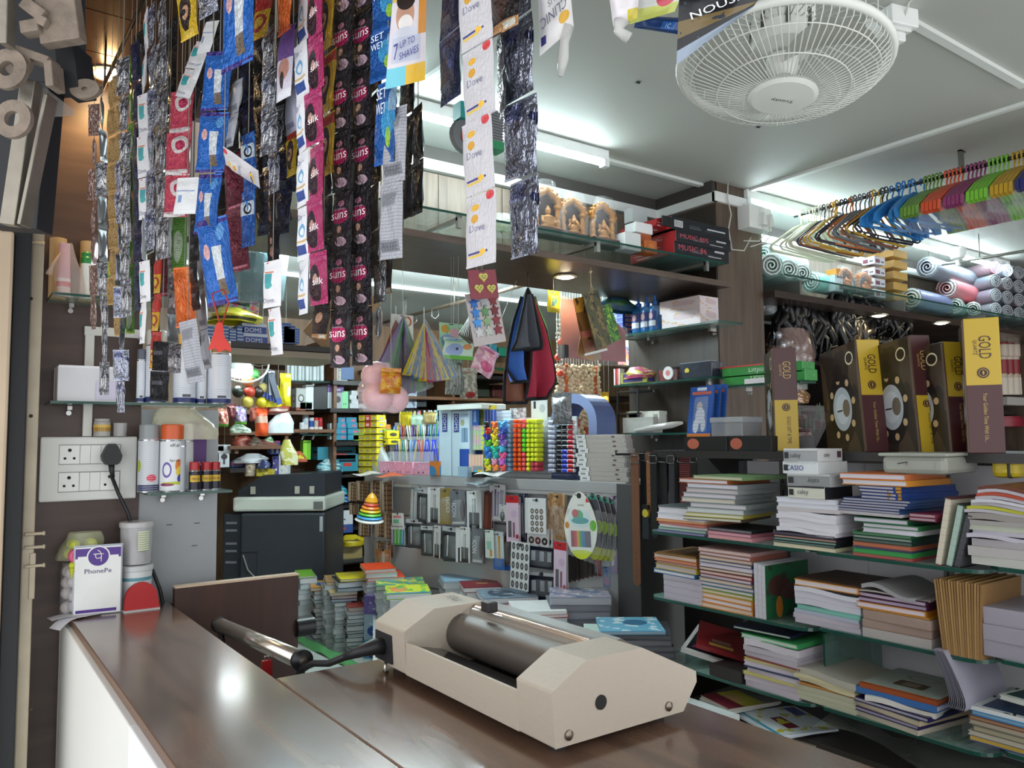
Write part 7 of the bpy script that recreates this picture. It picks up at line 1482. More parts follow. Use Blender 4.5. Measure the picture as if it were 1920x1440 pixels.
for j in range(3):
 for i in range(25):
  c=pcs[(i*5+j*3+i//4)%12]
  if j==1 and i>16:c=('#2f9a5a','#2a52c0')[i%2]
  if j==0 and i>18:c='#2a3ac0'
  if j==2 and 10<i<17:c='#d8dce2'
  if c not in _PM:
   g=MB();m=mat(c,.3);g.lathe([(.0025,-.05),(.0045,-.035),(.0045,.05),(.0035,.058),(0,.06)],m,7);k=MB();k.box(-.001,.001,-.007,-.005,.01,.05,mat('#c9ccd0',.3));_PM[c]=(g.mesh('pen_barrel'),k.mesh('pocket_clip'))
  loc=tr_.location+FD.t*(-wt/2+.008+(wt-.016)*i/24)+FD.n*(.06*j-.0)+Vector((0,0,.11+.075*j))
  o=E('pen','%s pen upright in the %s tier of the acrylic pen tray'%(cname(c),('front','middle','rear')[j]),'pen',loc,FD.a,'%s pens in the %s tier'%(cname(c),('front','middle','rear')[j]),rot=(radians(rnd.uniform(-8,8)),radians(rnd.uniform(-9,9)),FD.a))
  share_(_PM[c][0],'pen_barrel',o);share_(_PM[c][1],'pocket_clip',o)
for i,(bx,c,l)in enumerate((((752,772,772,806),'#c8b41e','bunch of yellow rulers hanging behind the pen tray'),((770,778,792,800),'#9ad0b0','green white geometry packet in front of the yellow rulers'),((794,772,818,796),'#b8a878','pale packet of thin sticks hanging behind the pen tray'),((778,795,800,812),'#d0d0d4','white packet just above the pens'))):
 s_(FD,bx,.03,gm(c,[('s','u',9,.3,'#8a7a2a' if i in(0,2)else '#e0e8e4')],.3),l,'packet','packet',off=-.2,kind='hang')
BXW='#c4dcea'
ft=gm('#c2dae8',[('r',0,0,1,.42,'#2a52a8'),('r',.3,.52,.7,.74,'#6a8fb0'),('r',.48,.52,.52,.74,'#2a3a5a'),('e',.45,.78,.2,.06,'#a8ac8a'),('s','v',3,0,'#ffffff')],.35)
for i,(bx,l)in enumerate((((823,766,846,888),'left tall pale blue carton with vertical blue lettering panel'),((847,766,880,889),'right tall pale blue carton with bottle picture on its side'))):
 o,wd,h=onD(bx,.085,mat(BXW,.35)if i==0 else gm(BXW,[('r',.45,0,1,.42,'#2a4fa0'),('r',.56,.52,.92,.74,'#7a9cba'),('r',.73,.54,.76,.74,'#2a3a5a'),('e',.62,.82,.12,.05,'#a8ac8a')],.35),l,'box','bottle_carton',off=-.0)
 g=MB();x=0 if i==0 else-wd*.22;g.box(x-wd*(.2,.14)[i],x+wd*(.2,.14)[i],-.0016,-.0006,h*.68,h*.96,mat('#26408a',.4));g.obj('logo_panel',o)
 g=MB();g.text('DOMS',x,h*.82,wd*(.26,.18)[i],mat('#e8eef4',.4),y=-.0024,rot=-pi/2,w=h*.24)
 if i:g.text('DOMS',wd*.25,h*.93,h*.045,mat('#26408a',.4),y=-.0018,w=wd*.42)
 g.obj('lettering',o)
o=s_(FD,(818,756,902,766),.16,mat('#d4dcd8',.4),'flat white box lying across the two tall pale blue cartons','box','flat_box',off=.03)[0];o.location.z=bpy.data.objects['bottle_carton'].location.z+.0015+FD.rect(823,766,846,888)[2]
for i,(bx,m,l)in enumerate((((884,758,897,800),gm('#2f62b8',[('r',0,.85,1,1,'#c83a34'),('r',.3,.2,.7,.7,'#8ab0d8')],.3),'blue card with red header leaning on the pale blue carton'),((896,766,906,802),gm('#6a7a3a',[('r',.1,.1,.9,.5,'#8a9a5a')],.3),'olive green card beside the blue card'),((908,760,930,800),gm('#2a4a9a',[('s','u',4,.3,'#8a9ac8'),('r',0,.8,1,1,'#c8b83a')],.3),'bunch of blue pencil packs behind the sharpeners'),((906,757,922,768),gm('#8a3a34',[('e',.5,.4,.25,.35,'#d8c8c0')],.3),'small maroon card with white emblem at the top'))):
 s_(FD,bx,.02,m,l,'card','card',off=-.02-.02*(i%2),kind='card')
for i in range(5):
 s_(FD,(882,798+9*i,908,808+9*i),.05,gm('#b8c4c8',[('s','u',5,.3,('#e88aa0','#a8d84a','#e8a84a')[i%3]),('r',.75,.2,.95,.8,'#d8e04a')],.25),'clear pack of pastel highlighters, %s in the stack beside the carton'%('top','second','third','fourth','lowest')[i],'pack','highlighter_pack',off=-.02)
onD((878,838,906,880),.02,gm('#d8c8a0',[('s','u',5,.35,'#e89aa8'),('r',.3,.1,.95,.5,'#8a949a'),('r',.6,.2,.9,.32,'#e0c02a'),('r',.35,.2,.6,.3,'#4ab8d8')],.25),'highlighter set card standing in front of the highlighter packs','pack','highlighter_card',off=.0)
onD((876,880,904,889),.03,'#2a2420','black and white long box at the foot of the highlighter card','box','long_box',off=.01)
onD((858,876,876,896),.03,film('#a8c8d8',.6),'clear plastic dispenser with blue front at the gondola edge','box','dispenser',off=.05)
bc=E('peg_board','white peg board panels carrying sharpeners, highlighters and markers','board',FD.P(990,888,-.1),FD.a);bc.location.z=ZD
wb=FD.rect(905,830,1080,850,off=-.1)[1]
g=MB();g.box(-wb/2,wb/2,0,.01,0,.26,mat('#d0d6d8',.4));g.obj('board',bc)
for j in range(10):
 g=MB();g.box(-wb/2,wb/2,-.05,0,.018+.022*j,.02+.022*j,film('#dfe6ea',.35));g.obj('tier',bc)
shc=['#1f1f22','#e86a1e','#3a9ad8','#d82a1e','#e8a81e','#2a52c0','#2a2ab0','#e8d81e','#6a3aa8','#5ac82a','#c8d83a','#8a6ac8','#2a8ad8','#2ac8a8','#3ab8d8','#2a7ad8','#1fb8b0','#e84a8a','#b8d82a','#e8a0b8','#c868d0','#e8d02a','#f08a3a','#d84a4a']
k=0;_SHM={}
for r_ in range(8):
 for c_ in range(3):
  c=shc[k%24];k+=1;px,py=914+14*c_+(r_%2)*2,797+11.6*r_
  m=mat(c,.3)
  if c not in _SHM:
   g=MB();g.ell((0,0,0),(.015,.011,.012),m,9,6);g.ell((.012,-.004,.009),.008,m,7,5);g.ell((-.012,-.004,.009),.008,m,7,5);g.ell((0,-.01,-.008),(.008,.006,.005),m,7,5)
   q=MB();q.box(-.003,.003,-.012,-.009,-.004,.0,mat('#c9ccd0',.2,.8));_SHM[c]=(g.mesh('sharpener_body'),q.mesh('blade'))
  o=E('novelty_sharpener','%s novelty sharpener, row %s of the sharpener column beside the orange highlighters'%(cname(c),('one','two','three','four','five','six','seven','eight')[r_]),'sharpener',FD.P(px,py,.02),FD.a+radians(rnd.uniform(-30,30)),'novelty sharpeners')
  share_(_SHM[c][0],'sharpener_body',o);share_(_SHM[c][1],'blade',o)
def peg(px,py,c,L,r,label,group,cap=None,off=-.04):
 k=('peg',c,cap)
 if k not in _SHM:
  g=MB();g.lathe([(r,-L),(r,0)],mat(c,.3),8,axis='y');q=MB();q.lathe([(r*.6,-L*1.45),(r*.95,-L*1.3),(r,-L)],mat(cap or c,.3),8,axis='y');_SHM[k]=(g.mesh('pen_body'),q.mesh('cap'))
 o=E('highlighter',label,'marker',FD.P(px,py,off),FD.a,group)
 share_(_SHM[k][0],'pen_body',o);share_(_SHM[k][1],'cap',o)
for r_ in range(11):
 y=790+8.9*r_
 for c_,(x,c,n)in enumerate(((957,'#6aaede','sky blue'),(965,'#8ac0e4','pale blue'),(976,'#e85a1e','orange'),(985,'#ea662a','orange'),(993,'#f05a6a' if r_<2 or r_>6 else '#5ad83a','pink' if r_<2 or r_>6 else 'green'),(1001,'#d8e828','yellow'),(1009,'#dcea30','yellow'),(1016,'#e0ec38','yellow'))):
  if r_>8 and c_ in(6,7):c,n='#c8485a','rose'
  if r_<3 and c_==5 and 0:continue
  peg(x,y,c,.03,.0098,'%s capped highlighter pointing out of the peg board block'%n,'%s highlighters in the peg board'%n)
for r_ in range(11):
 y=792+9.0*r_
 for x,c,n,L_ in((1034,'#aeb4d0','silver lilac',.02),(1050,'#1a1a1e','black',.04),(1060,'#2a3ac0' if r_>5 else '#1f1f28','blue' if r_>5 else 'dark',.04),(1071,'#b8222a','red',.04)):
  b=FD.P(x,y,-.02);k=('mk',c,r_%1)
  if k not in _SHM:
   g=MB();g.lathe([(.0085,-.012),(.009,.012)],mat(c,.25),8,axis='x');q=MB();q.lathe([(.0075,.012),(.007,.019)],mat('#c9ccd0',.3),8,axis='x');_SHM[k]=(g.mesh('marker_body'),q.mesh('marker_end'))
  o=E('marker_pen','%s marker pen lying across the rack beside the white pen boxes'%n,'marker',b,FD.a,'%s markers in the rack'%n)
  share_(_SHM[k][0],'marker_body',o);share_(_SHM[k][1],'marker_end',o)
for i,(bx,m,l,off)in enumerate((((915,770,958,796),gm('#cfdce0',[('s','v',4,.2,'#9ab0b8')],.4),'white header card with faint printing above the sharpeners',-.05),((956,765,986,790),gm('#9aa0a0',[('n',4,.5,'#d0d4d0'),('n',7,.6,'#8a5a5a')],.3),'grey picture card above the orange highlighters',-.06),((996,748,1026,788),gm('#dfe6ea',[('r',.15,.55,.3,.9,'#2a2a2e'),('e',.7,.55,.18,.2,'#b8c0c8')],.35),'white header card with dark pen picture above yellow highlighters',-.06))):
 o,wd,h=s_(FD,bx,.003,m,l,'card','header_card',off=off,kind='card')
ar=E('arch_stand','pale blue arch shaped display stand behind the marker rack','stand',FD.P(1075,815,-.1),FD.a)
b,wd,h=FD.rect(1032,738,1118,815,off=-.1);pr=[]
ro,ri=wd/2,wd*.33
pr=[(-ro,0),(-ro,h-ro)]+[(-ro*cos(t),h-ro+ro*sin(t))for t in[i*pi/14 for i in range(1,14)]]+[(ro,h-ro),(ro,0),(ri,0),(ri,h-ro)]+[(ri*cos(t),h-ro+ri*sin(t))for t in[i*pi/14 for i in range(1,14)]]+[(-ri,h-ro),(-ri,0)]
g=MB();n=15
out=[(-ro,0)]+[(-ro*cos(i*pi/16),h-ro+ro*sin(i*pi/16))for i in range(17)]+[(ro,0)]
inn=[(-ri,0)]+[(-ri*cos(i*pi/16),h-ro+ri*sin(i*pi/16))for i in range(17)]+[(ri,0)]
A1,A2=mat('#8ea2d0',.35),mat('#5a6a98',.35)
for i in range(18):
 a,b2,c,d=out[i],out[i+1],inn[i+1],inn[i]
 F=lambda p,y:(p[0],y,p[1])
 g.face([F(a,0),F(b2,0),F(c,0),F(d,0)],A1);g.face([F(a,0),F(a,.14),F(b2,.14),F(b2,0)],A2);g.face([F(d,0),F(c,0),F(c,.14),F(d,.14)],A2);g.face([F(d,.14),F(c,.14),F(b2,.14),F(a,.14)],A2)
g.obj('arch_frame',ar)
g=MB();g.box(-ro,ro,0,.14,-.25,0,A2);g.obj('stand_base',ar)
s_(FD,(1036,736,1072,795),.05,gm('#6a6c70',[('n',6,.5,'#8a8c90'),('n',11,.6,'#4a4c50')],.3,.2),'grey ribbed glove packet with clear cover hung on the arch stand','packet','glove_packet',off=.0,kind='hang')
zb0=ZD+.0008
for i in range(10):
 b,wd,h=FD.rect(1082,885,1172,894.5,off=-.02);x=rnd.uniform(-.012,.012)if i<9 else-.01
 o=E('pen_box','flat grey white pen box, %s in the tall stack at the gondola end'%('lowest','second up','third up','fourth up','fifth up','sixth up','seventh up','eighth up','ninth up','topmost')[i],'box',b+FD.t*x,FD.a)
 o.location.z=zb0+i*h*.92;h*=.9
 g=MB();g.box(-wd/2,wd/2,0,.06,0,h,gm('#a8a4a0',[('r',0,0,.22,1,'#dce2e4'),('r',.05,.3,.15,.7,'#8a8c90'),('e',.8,.5,.04,.2,'#5a4a4c')],.4),T=mat('#b8b4b0',.4));g.obj('carton',o,bev=.001)
 g=MB();g.box(-wd*.28,-wd*.27,-.0012,0,.001,h-.001,mat('#5a5654'));g.obj('flap_seam',o)
FH=Fr((0,2.45),0)
a,b=at(716,606,y=4.2),at(1000,530,y=2.75)
o=E('curtain_rod','thin brown ceiling rod in the back room carrying hanging packs','rod',a)
g=MB();g.tube([(0,0,0),b-a],.009,mat('#7a6a5a',.4,.4),8);g.obj('rod',o)
for k in(.2,.55,.9):
 p=(b-a)*k;g=MB();g.tube([p,p+Vector((.0,0,2.2-a.z-p.z))],.004,mat('#8a8478',.4,.5),6);g.obj('drop_wire',o)
for px,k in((742,.1),(820,.42),(778,.26)):
 p=a+(b-a)*k-Vector((0,0,.022));o=E('wire_hook','small bent wire hook hanging on the brown rod at %s'%{742:'its left end',820:'the yellow fan pack',778:'the purple fan pack'}[px],'hook',p)
 g=MB();g.tube([(-.02,0,.02),(-.02,0,-.02),(.0,0,-.03),(.02,0,-.01),(.015,0,.03)],.0025,mat('#8a8a88',.3,.8),6);g.obj('hook',o)
def fanpack(label,apex,x0,x1,y1,cols,fr,off=0,n=13):
 A=fr.P(*apex,off);b0,b1=fr.P(x0,y1,off),fr.P(x1,y1,off);o=E('fan_pack',label,'pack',A,fr.a);w_=(b1-b0).length;h=A.z-b0.z;c=(b0+b1)/2-A;cx=c.dot(fr.t)
 for i in range(n):
  u0,u1=i/n,(i+1)/n;q=MB();m=gm(cols[i%len(cols)],[('n',5,.58,cols[(i+2)%len(cols)])],.3)
  xa,xb=cx-w_/2+w_*u0,cx-w_/2+w_*u1;sag=lambda u:-.12*h*(1-(2*u-1)**2)
  zig=.018 if i%2 else-.018
  q.grid(1,5,lambda u,v:((xa+(xb-xa)*u)*v+(u-.5)*.004*(1-v),zig*(u*2-1)*v,(-h+sag(u0+(u1-u0)*u))*v),m);q.obj('pleat',o)
 g=MB();g.grid(12,6,lambda u,v:((cx-w_*.54+w_*1.08*u)*v,-.03*v-.01*sin(9*u),(-h*1.04-.12*h*(1-(2*u-1)**2))*v+.01),film('#e0e8e8',.2));g.obj('film_bag',o)
 g=MB();g.tube([(0,0,0),(0,0,.05)],.002,mat('#c8c8c8'),5);g.obj('tie',o)
fanpack('clear bag of folded purple and green paper fans hanging leftmost',(757,592),690,800,722,['#5a3a7a','#2f8a4a','#7a4a9a','#3a2a34','#4a9a5a'],FH,.1,17)
fanpack('clear bag of folded yellow and rainbow paper fans hanging second',(795,604),758,852,702,['#d8c42a','#c83a5a','#3a8ab8','#8a5a9a','#e0d02a'],FH,.16,13)
fanpack('clear bag with red topped folded fans behind the purple ones',(742,600),720,780,668,['#a83a2a','#7a2a2a','#3a2a2c'],FH,.02,9)
s_(FH,(735,590,775,640),.01,gm('#d8d4d0',[('e',.7,.75,.22,.2,'#b8542a'),('e',.7,.75,.15,.13,'#d8c8b8')],.4),'white card with round orange emblem hanging behind the folded fans','card','card',off=.0,kind='card')
s_(FH,(825,606,868,652),.01,gm('#a8d0b0',[('e',.35,.3,.3,.24,'#8aa0c8'),('e',.25,.75,.2,.16,'#d89a3a'),('e',.65,.6,.2,.2,'#d8a0b0'),('n',4,.6,'#6ab87a')],.35),'pale green card with cartoon animal shapes hanging beside yellow fans','card','cartoon_card',off=.14,kind='card')
s_(FH,(832,634,888,674),.015,gm('#bcd8c4',[('e',.35,.5,.28,.34,'#8fa6d0'),('e',.42,.56,.05,.08,'#2a2a3a'),('r',0,0,1,.2,'#6ab04a'),('e',.75,.7,.16,.16,'#c88a4a')],.35),'pale green sticker pack with blue elephant shape hanging low','card','sticker_pack',off=.17,kind='hang')
s_(FH,(835,668,868,740),.03,gm('#6a6e68',[('s','u',6,.4,'#8a948c'),('n',6,.6,'#3a3c3c')],.3),'clear packet of dark grey tools hanging below the sticker pack','packet','tool_packet',off=.14,kind='hang')
s_(FH,(862,690,895,748),.03,gm('#7a7a6a',[('n',5,.5,'#a8a89a'),('e',.5,.15,.3,.12,'#8a2a24')],.3),'clear packet of beige and black tools hanging beside the grey one','packet','tool_packet',off=.1,kind='hang')
o=s_(FH,(880,646,920,700),.05,gm('#d89ab0',[('n',4,.5,'#e8c4d0'),('e',.5,.3,.3,.2,'#c85a80')],.25),'pink and white toy packet hanging tilted beside the coloured cloths','packet','toy_packet',off=.08,kind='hang')[0];o.rotation_euler=(0,radians(25),0)
for i in range(4):
 o=E('balloon_packet',('upper','lower','right','back')[i]+' lump of the pale pink film wrapped soft toy hanging at left','toy',FH.P((706,708,738,725)[i],(705,745,748,728)[i],(.2,.22,.2,.1)[i]))
 g=MB();g.ell((0,0,0),(.05,.042,.046),mat('#f0c4cc',.35,bump=.6),14,9);g.obj('soft_body',o)
o=s_(FH,(676,680,752,772),.08,film('#f4e4e8',.35),'clear film bag around the pale pink soft toy','bag','film_bag',off=.2,kind='bag')[0]
s_(FH,(714,690,752,738),.03,gm('#c87a1e',[('n',3,.5,'#d8a82a'),('n',6,.6,'#b84a1e')],.25),'orange and yellow triangular snack packet over the pink toy bag','packet','snack_packet',off=.28,kind='hang')
def tilted(o,a):o.rotation_euler=(0,radians(a),o.rotation_euler[2]);return o
hc,wd,h=s_(FH,(884,506,936,560),.003,gm('#8a3a48',[('r',.03,.03,.97,.97,'#96404e')],.4),'dark red card with three yellow smiling hearts hanging from the bulkhead','card','heart_card',off=.36,kind='card');tilted(hc,-8)
YH=mat('#d8d070',.4)
for cx,cz in((0,.74),(-.2,.36),(.24,.34)):
 g=MB();r=wd*.13
 pts=[(cx*wd+r*1.25*(16*sin(t)**3)/17,cz*h+r*1.2*(13*cos(t)-5*cos(2*t)-2*cos(3*t)-cos(4*t))/17)for t in[2*pi*i/24 for i in range(24)]]
 g.prism(pts,-.006,.0,YH);q=g.obj('heart_sticker',hc)
 g=MB();
 for s in(-1,1):g.ell((cx*wd+s*r*.45,-.0075,cz*h+r*.2),(r*.16,.001,r*.12),mat('#3a2a14'),8,5)
 g.tube([(cx*wd-r*.4,-.007,cz*h-r*.15),(cx*wd,-.007,cz*h-r*.4),(cx*wd+r*.4,-.007,cz*h-r*.15)],.0008,mat('#3a2a14'),5);g.obj('face_print',q)
sc_,wd,h=s_(FH,(890,548,950,645),.003,mat('#c8c0c0',.4),'long white card of glittery star and pine shaped stickers','card','sticker_card',off=.3,kind='card');tilted(sc_,-12)
stc=['#2a6ab8','#9aa0a4','#7a2a30','#2f78c0','#5a8a5a','#6a2028','#3a8ad0','#7a9a70','#7a2a34','#b8bcbc','#a8b0a8','#7a2830']
for i in range(12):
 cx,cz=-.3+.3*(i%3),.82-.19*(i//3);r=wd*.16
 g=MB();n_=5;pts=[((r if k%2==0 else r*.5)*sin(k*pi/n_)+cx*wd,cz*h+(r if k%2==0 else r*.5)*cos(k*pi/n_))for k in range(2*n_)]
 g.prism(pts,-.005,0,mat(stc[i],.25,.3));g.obj('star_sticker',sc_)
for i in range(7):
 o=s_(FH,(858+4*i,548,884+4*i,636),.002,mat(('#6a6458','#8a8272','#5a554c')[i%3],.5),'grey brown card, %s of the fanned cards behind the star stickers'%('first','second','third','fourth','fifth','sixth','seventh')[i],'card','fanned_card',off=.22+.01*i,kind='card')[0];tilted(o,34-5*i)
 o.location.x+=.02*(i-3)*0
g=MB();p=FH.P(905,500,.34);o=E('hang_string','thin string holding the heart card and fanned cards under the bulkhead','string',p)
g.tube([(0,0,-.02),(0,0,2.03-p.z)],.0015,mat('#8a8478'),5);g.obj('string',o)
cl0=FH.P(990,540,.1);cw=E('cloth_bunch_hook','black hook loop holding the four microfibre cloths','hook',cl0)
g=MB();g.lathe([(.004,0),(.02,-.03),(.03,-.07)],mat('#15161a',.7),14);g.tube([(0,0,0),(0,0,2.03-cl0.z)],.002,mat('#2a2a2a'),5);g.obj('hook_loop',cw)
def cloth(label,pts_top,pts_bot,off,c,edge='#14151a',ph=0):
 ys=[p[0]for p in pts_top]
 o=E('microfibre_cloth',label,'cloth',FH.P(990,560,off));O=o.location.copy()
 rows=pts_top
 L_=[FH.P(p[1],p[0],off)-O for p in rows];R_=[FH.P(p[2],p[0],off)-O for p in rows];n=len(rows)-1
 def f(u,v):
  k=min(n-1,int((1-v)*n));t=(1-v)*n-k
  a=L_[k]*(1-t)+L_[k+1]*t;b=R_[k]*(1-t)+R_[k+1]*t;p=a*(1-u)+b*u
  return p+Vector((0,.034*sin(2.6*pi*u+ph+2*v)*(1.2-v),0))
 g=MB();g.grid(14,14,f,mat(c,.85,scale=120,bump=.3));q=g.obj('cloth',o)
 g=MB();g.tube([f(0,1-i/12)for i in range(13)]+[f(i/10,0)for i in range(1,11)]+[f(1,i/12)for i in range(13)],.006,mat(edge,.8),6);g.obj('hem',o)
cloth('blue microfibre cloth with black hem on the left of the hanging bunch',[(556,980,990),(600,968,988),(650,959,991),(690,955,988),(716,966,984)],None,.14,'#3f6fc4')
cloth('brown microfibre cloth hanging lowest behind the blue one',[(560,980,1000),(640,964,996),(700,955,992),(755,956,990)],None,.09,'#7a4a38',ph=1)
cloth('grey microfibre cloth folded over in the middle of the bunch',[(552,985,996),(590,978,1000),(640,972,1006),(655,971,1006)],None,.19,'#5a5e66',ph=2)
cloth('crimson microfibre cloth on the right of the bunch',[(556,990,1000),(620,992,1024),(680,990,1034),(715,988,1034),(748,987,1012)],None,.15,'#a82f48',ph=3)
cloth('green microfibre cloth peeping out behind the crimson one',[(556,992,1004),(610,1000,1026),(670,1010,1034),(720,1006,1036)],None,.08,'#4aa848',ph=4)
s_(FH,(1027,545,1050,586),.03,gm('#c8c03a',[('r',.2,.3,.6,.7,'#4a7a8a'),('n',4,.6,'#e0d860')],.25),'yellow sachet pack hanging right of the cloth bunch','packet','yellow_packet',off=.05,kind='hang')
pb=E('cushion_bag','large rose red cushion in a clear bag with black corner hanging under the downlight','cushion',FH.P(1115,675,.05));b,wd,h=FH.rect(1056,580,1176,688,off=.05)
g=MB();g.grid(14,12,lambda u,v:(-wd/2+wd*u-.12*wd*v*(1-u)*0,-.055*sin(pi*u)*sin(pi*v),h*(.0+v*(1-.55*max(0,u-.5)*1.6))),mat('#9a3a48',.6,bump=.3));g.grid(14,12,lambda u,v:(wd/2-wd*u,.055*sin(pi*u)*sin(pi*v),h*(.0+v*(1-.55*max(0,.5-u)*1.6))),mat('#9a3a48',.6));g.obj('cushion_cover',pb)
g=MB();g.grid(14,10,lambda u,v:(-wd*.53+wd*1.06*u,-.062*sin(pi*u)*sin(pi*v)-.003,-.02+(h+.03)*v*(1-.5*max(0,u-.5)*1.6)),film('#e4dcdc',.25));g.obj('clear_bag',pb)
g=MB();g.box(-wd*.5,-wd*.44,-.02,.02,.0,.05,mat('#15151a',.5));g.obj('black_corner',pb)
for i,(bx,c,l,t_,off,lay)in enumerate((((1082,580,1112,672),'#a8845a','tan paper envelope hanging in front of the cushion',14,.22,[]),((1100,575,1128,676),'#9a8a74','second grey tan paper envelope beside the first',-10,.2,[]),((1097,555,1140,662),'#8a5f30','picture calendar with orange top and gift pictures hanging tilted',-14,.26,[('r',0,.75,1,1,'#d89a3a'),('n',3,.55,'#5a3a24'),('r',.05,.3,.95,.42,'#b86a5a'),('r',.05,.08,.95,.25,'#8a5a4a'),('r',0,0,1,.04,'#dfe4e4')]),((1118,545,1148,650),'#4a4a2a','brown and green picture calendar leaf in front, edge on',-18,.3,[('n',3,.5,'#7a6a3a'),('n',6,.58,'#2a2a1c')]),((1142,570,1166,640),'#4a8a2a','green leafy picture calendar leaf at the right',-22,.28,[('n',4,.5,'#2a5a1c'),('n',8,.6,'#a8c84a')]))):
 o=s_(FH,bx,.002,gm(c,lay,.4),l,'calendar' if 'cal' in l else 'envelope','picture_calendar' if 'cal' in l else 'paper_envelope',off=off,kind='card')[0];tilted(o,t_)
p=FH.P(1108,545,.28);o=E('hang_string','string with knob holding the picture calendars under the bulkhead','string',p)
g=MB();g.tube([(0,0,-.02),(0,0,2.03-p.z)],.0015,mat('#b8a888'),5);g.tube([(.0,0,.03),(.02,0,-.03)],.0015,mat('#b8a888'),5);g.ell((0,0,.07),.006,mat('#c8b898',.3,.5),8,5);g.obj('string',o)
FG=Fr((0,2.75),0)
_GM={}
NTH='first second third fourth fifth sixth seventh eighth ninth tenth eleventh twelfth thirteenth fourteenth fifteenth sixteenth'.split()
for i in range(16):
 x=1046+5.2*i;c='#c2602a' if i in(3,14)else('#d8c6a0','#d2be94','#dccdb0')[i%3];y0,y1=686+2*(i%3),795+12*(i//4)+5*(i%3)
 b,wd,h=FG.rect(x-3,y0,x+3,y1);o=E('bead_garland','%s bead garland string, %s from the left of the bunch beside the arch stand'%('orange' if c=='#c2602a' else 'cream',NTH[i]),'garland',b)
 g=MB();n=int(h/.019)
 for k in range(n):g.ell((.004*sin(k+i),.006*cos(2*k+i),h-.019*k),(.0105,.0105,.0095),mat('#c84a24',.4)if(k>n-3 and i%3==1)else mat(c,.5),7,5)
 q=g.obj('beads',o);q['kind']='stuff'
 g=MB();g.tube([(0,0,0),(0,0,2.19-b.z)],.0012,mat('#c8c0a8'),4);g.obj('string',o)
for i,(px,py)in enumerate(((1052,640),(1046,670),(1050,700),(1124,788),(1123,805),(1123,862),(1113,870))):
 o=E('garland_ball','orange red garland ball hanging %s'%('at the upper left of the cushion','left of the cushion','under the cushion at left','right of the cream garlands','below another orange ball at right','low behind the pen boxes','lowest behind the pen boxes')[i],'ball',FG.P(px,py,.05))
 g=MB();g.ell((0,0,0),.016,mat('#c8401e',.4),10,7);g.obj('ball',o);g=MB();g.tube([(0,0,.01),(0,0,2.19-o.location.z)],.001,mat('#c8c0a8'),4);g.obj('string',o)
for i in range(3):
 b,wd,h=FG.rect(1044+4*i,600,1048+4*i,750);o=E('clear_garland','clear beaded garland strand, %s of three left of the cushion'%('first','second','third')[i],'garland',b)
 g=MB()
 for k in range(int(h/.02)):g.ell((.004*sin(k*1.3+i),0,h-.02*k),.006,mat('#c8c8c0',.1,a=.7),6,4)
 q=g.obj('beads',o);q['kind']='stuff'
s_(FG,(1126,735,1142,790),.03,gm('#d8a02a',[('n',3,.5,'#e8c84a')],.3),'bright golden yellow packet hanging right of the garlands','packet','golden_packet',off=-.2,kind='hang')
s_(FG,(1132,780,1154,815),.03,film('#a8b8c4',.5),'clear bluish packet below the golden packet','packet','clear_packet',off=-.2,kind='hang')
s_(FG,(1160,635,1196,685),.02,gm('#d88a8a',[('n',3,.5,'#e8e0d8'),('n',5,.58,'#e8b83a'),('n',7,.6,'#4a7ab8')],.3),'bright multicoloured poster packet lit behind the cushion','packet','poster_packet',off=-.5,kind='card')
for i in range(4):
 s_(f2,(1151+3*i,690,1153.5+3*i,722),.03,gm(('#c8c4c0','#8a2a34','#c85a5a','#d8d0c8')[i%4],[],.4),'thin %s booklet standing edge on behind the purple box'%('white','dark red','pink','cream')[i%4],'booklet','booklet',off=-.06,z=z2_+.001,group='thin booklets behind the purple box')
b,wd,h=FH.rect(1130,556,1196,584);s_(FH,(1128,556,1196,585),.08,gm('#27506a',[('n',3,.52,'#3a6a3a'),('n',6,.6,'#1d2f3a')],.4),'rolled dark blue and green mat above the blue boxes','mat','rolled_mat',off=-.15,kind='bag')
FB_=Fr((1.28,4.36),atan2(-.27,.385))
b,wd,h=FB_.rect(412,962,608,1100);cz=b.z+h
o=E('photocopier','large dark grey photocopier with white band and document feeder in the back room','photocopier',(b.x,b.y,0),FB_.a)
DK=mat('#34383f',.45,amt=.05);DK2=mat('#2a2e35',.45);IVB=mat('#d2d6cb',.4,amt=.03)
hw=wd/2
g=MB();g.box(-hw*.62,hw,0,.5,.06,cz,DK);g.obj('main_body',o,bev=.012)
g=MB();g.box(-hw,-hw*.62,.03,.5,.06,cz-.004,DK2);g.obj('side_cabinet',o,bev=.01)
g=MB();g.box(-hw*.78,hw*1.0,.0,.52,cz+.008,cz+.085,IVB);g.obj('ivory_band',o,bev=.012)
g=MB();g.prism([(-hw*.72,cz+.085),(hw*.96,cz+.085),(hw*.96,cz+.21),(-hw*.25,cz+.20),(-hw*.5,cz+.155),(-hw*.72,cz+.12)],.04,.48,DK2);g.obj('document_feeder',o,bev=.008)
for x in(-.12,.12,.2):
 g=MB();g.box(x-.012,x+.012,.028,.041,cz+.1,cz+.14,mat('#b0aca0',.4));g.obj('hinge_tab',o)
for z in(cz-.06,cz-.1,cz-.17,cz-.21,cz-.27):
 g=MB();g.box(-hw*.93,-hw*.72,.027,.031,z,z+.012,mat('#7a7e84',.4));g.obj('vent_slot',o)
g=MB();g.box(-hw*.3,-hw*.29,-.002,0,.3,cz-.2,mat('#1c1f24'));g.box(-hw*.62,-hw*.3,-.002,0,cz-.21,cz-.205,mat('#1c1f24'));g.obj('panel_seam',o)
g=MB();g.box(hw*.9,hw*.96,-.003,0,cz-.1,cz-.02,mat('#b8bcc0',.4));g.box(hw*.78,hw*.96,-.003,.0,cz+.02,cz+.06,mat('#6a6c6a'));g.obj('label',o)
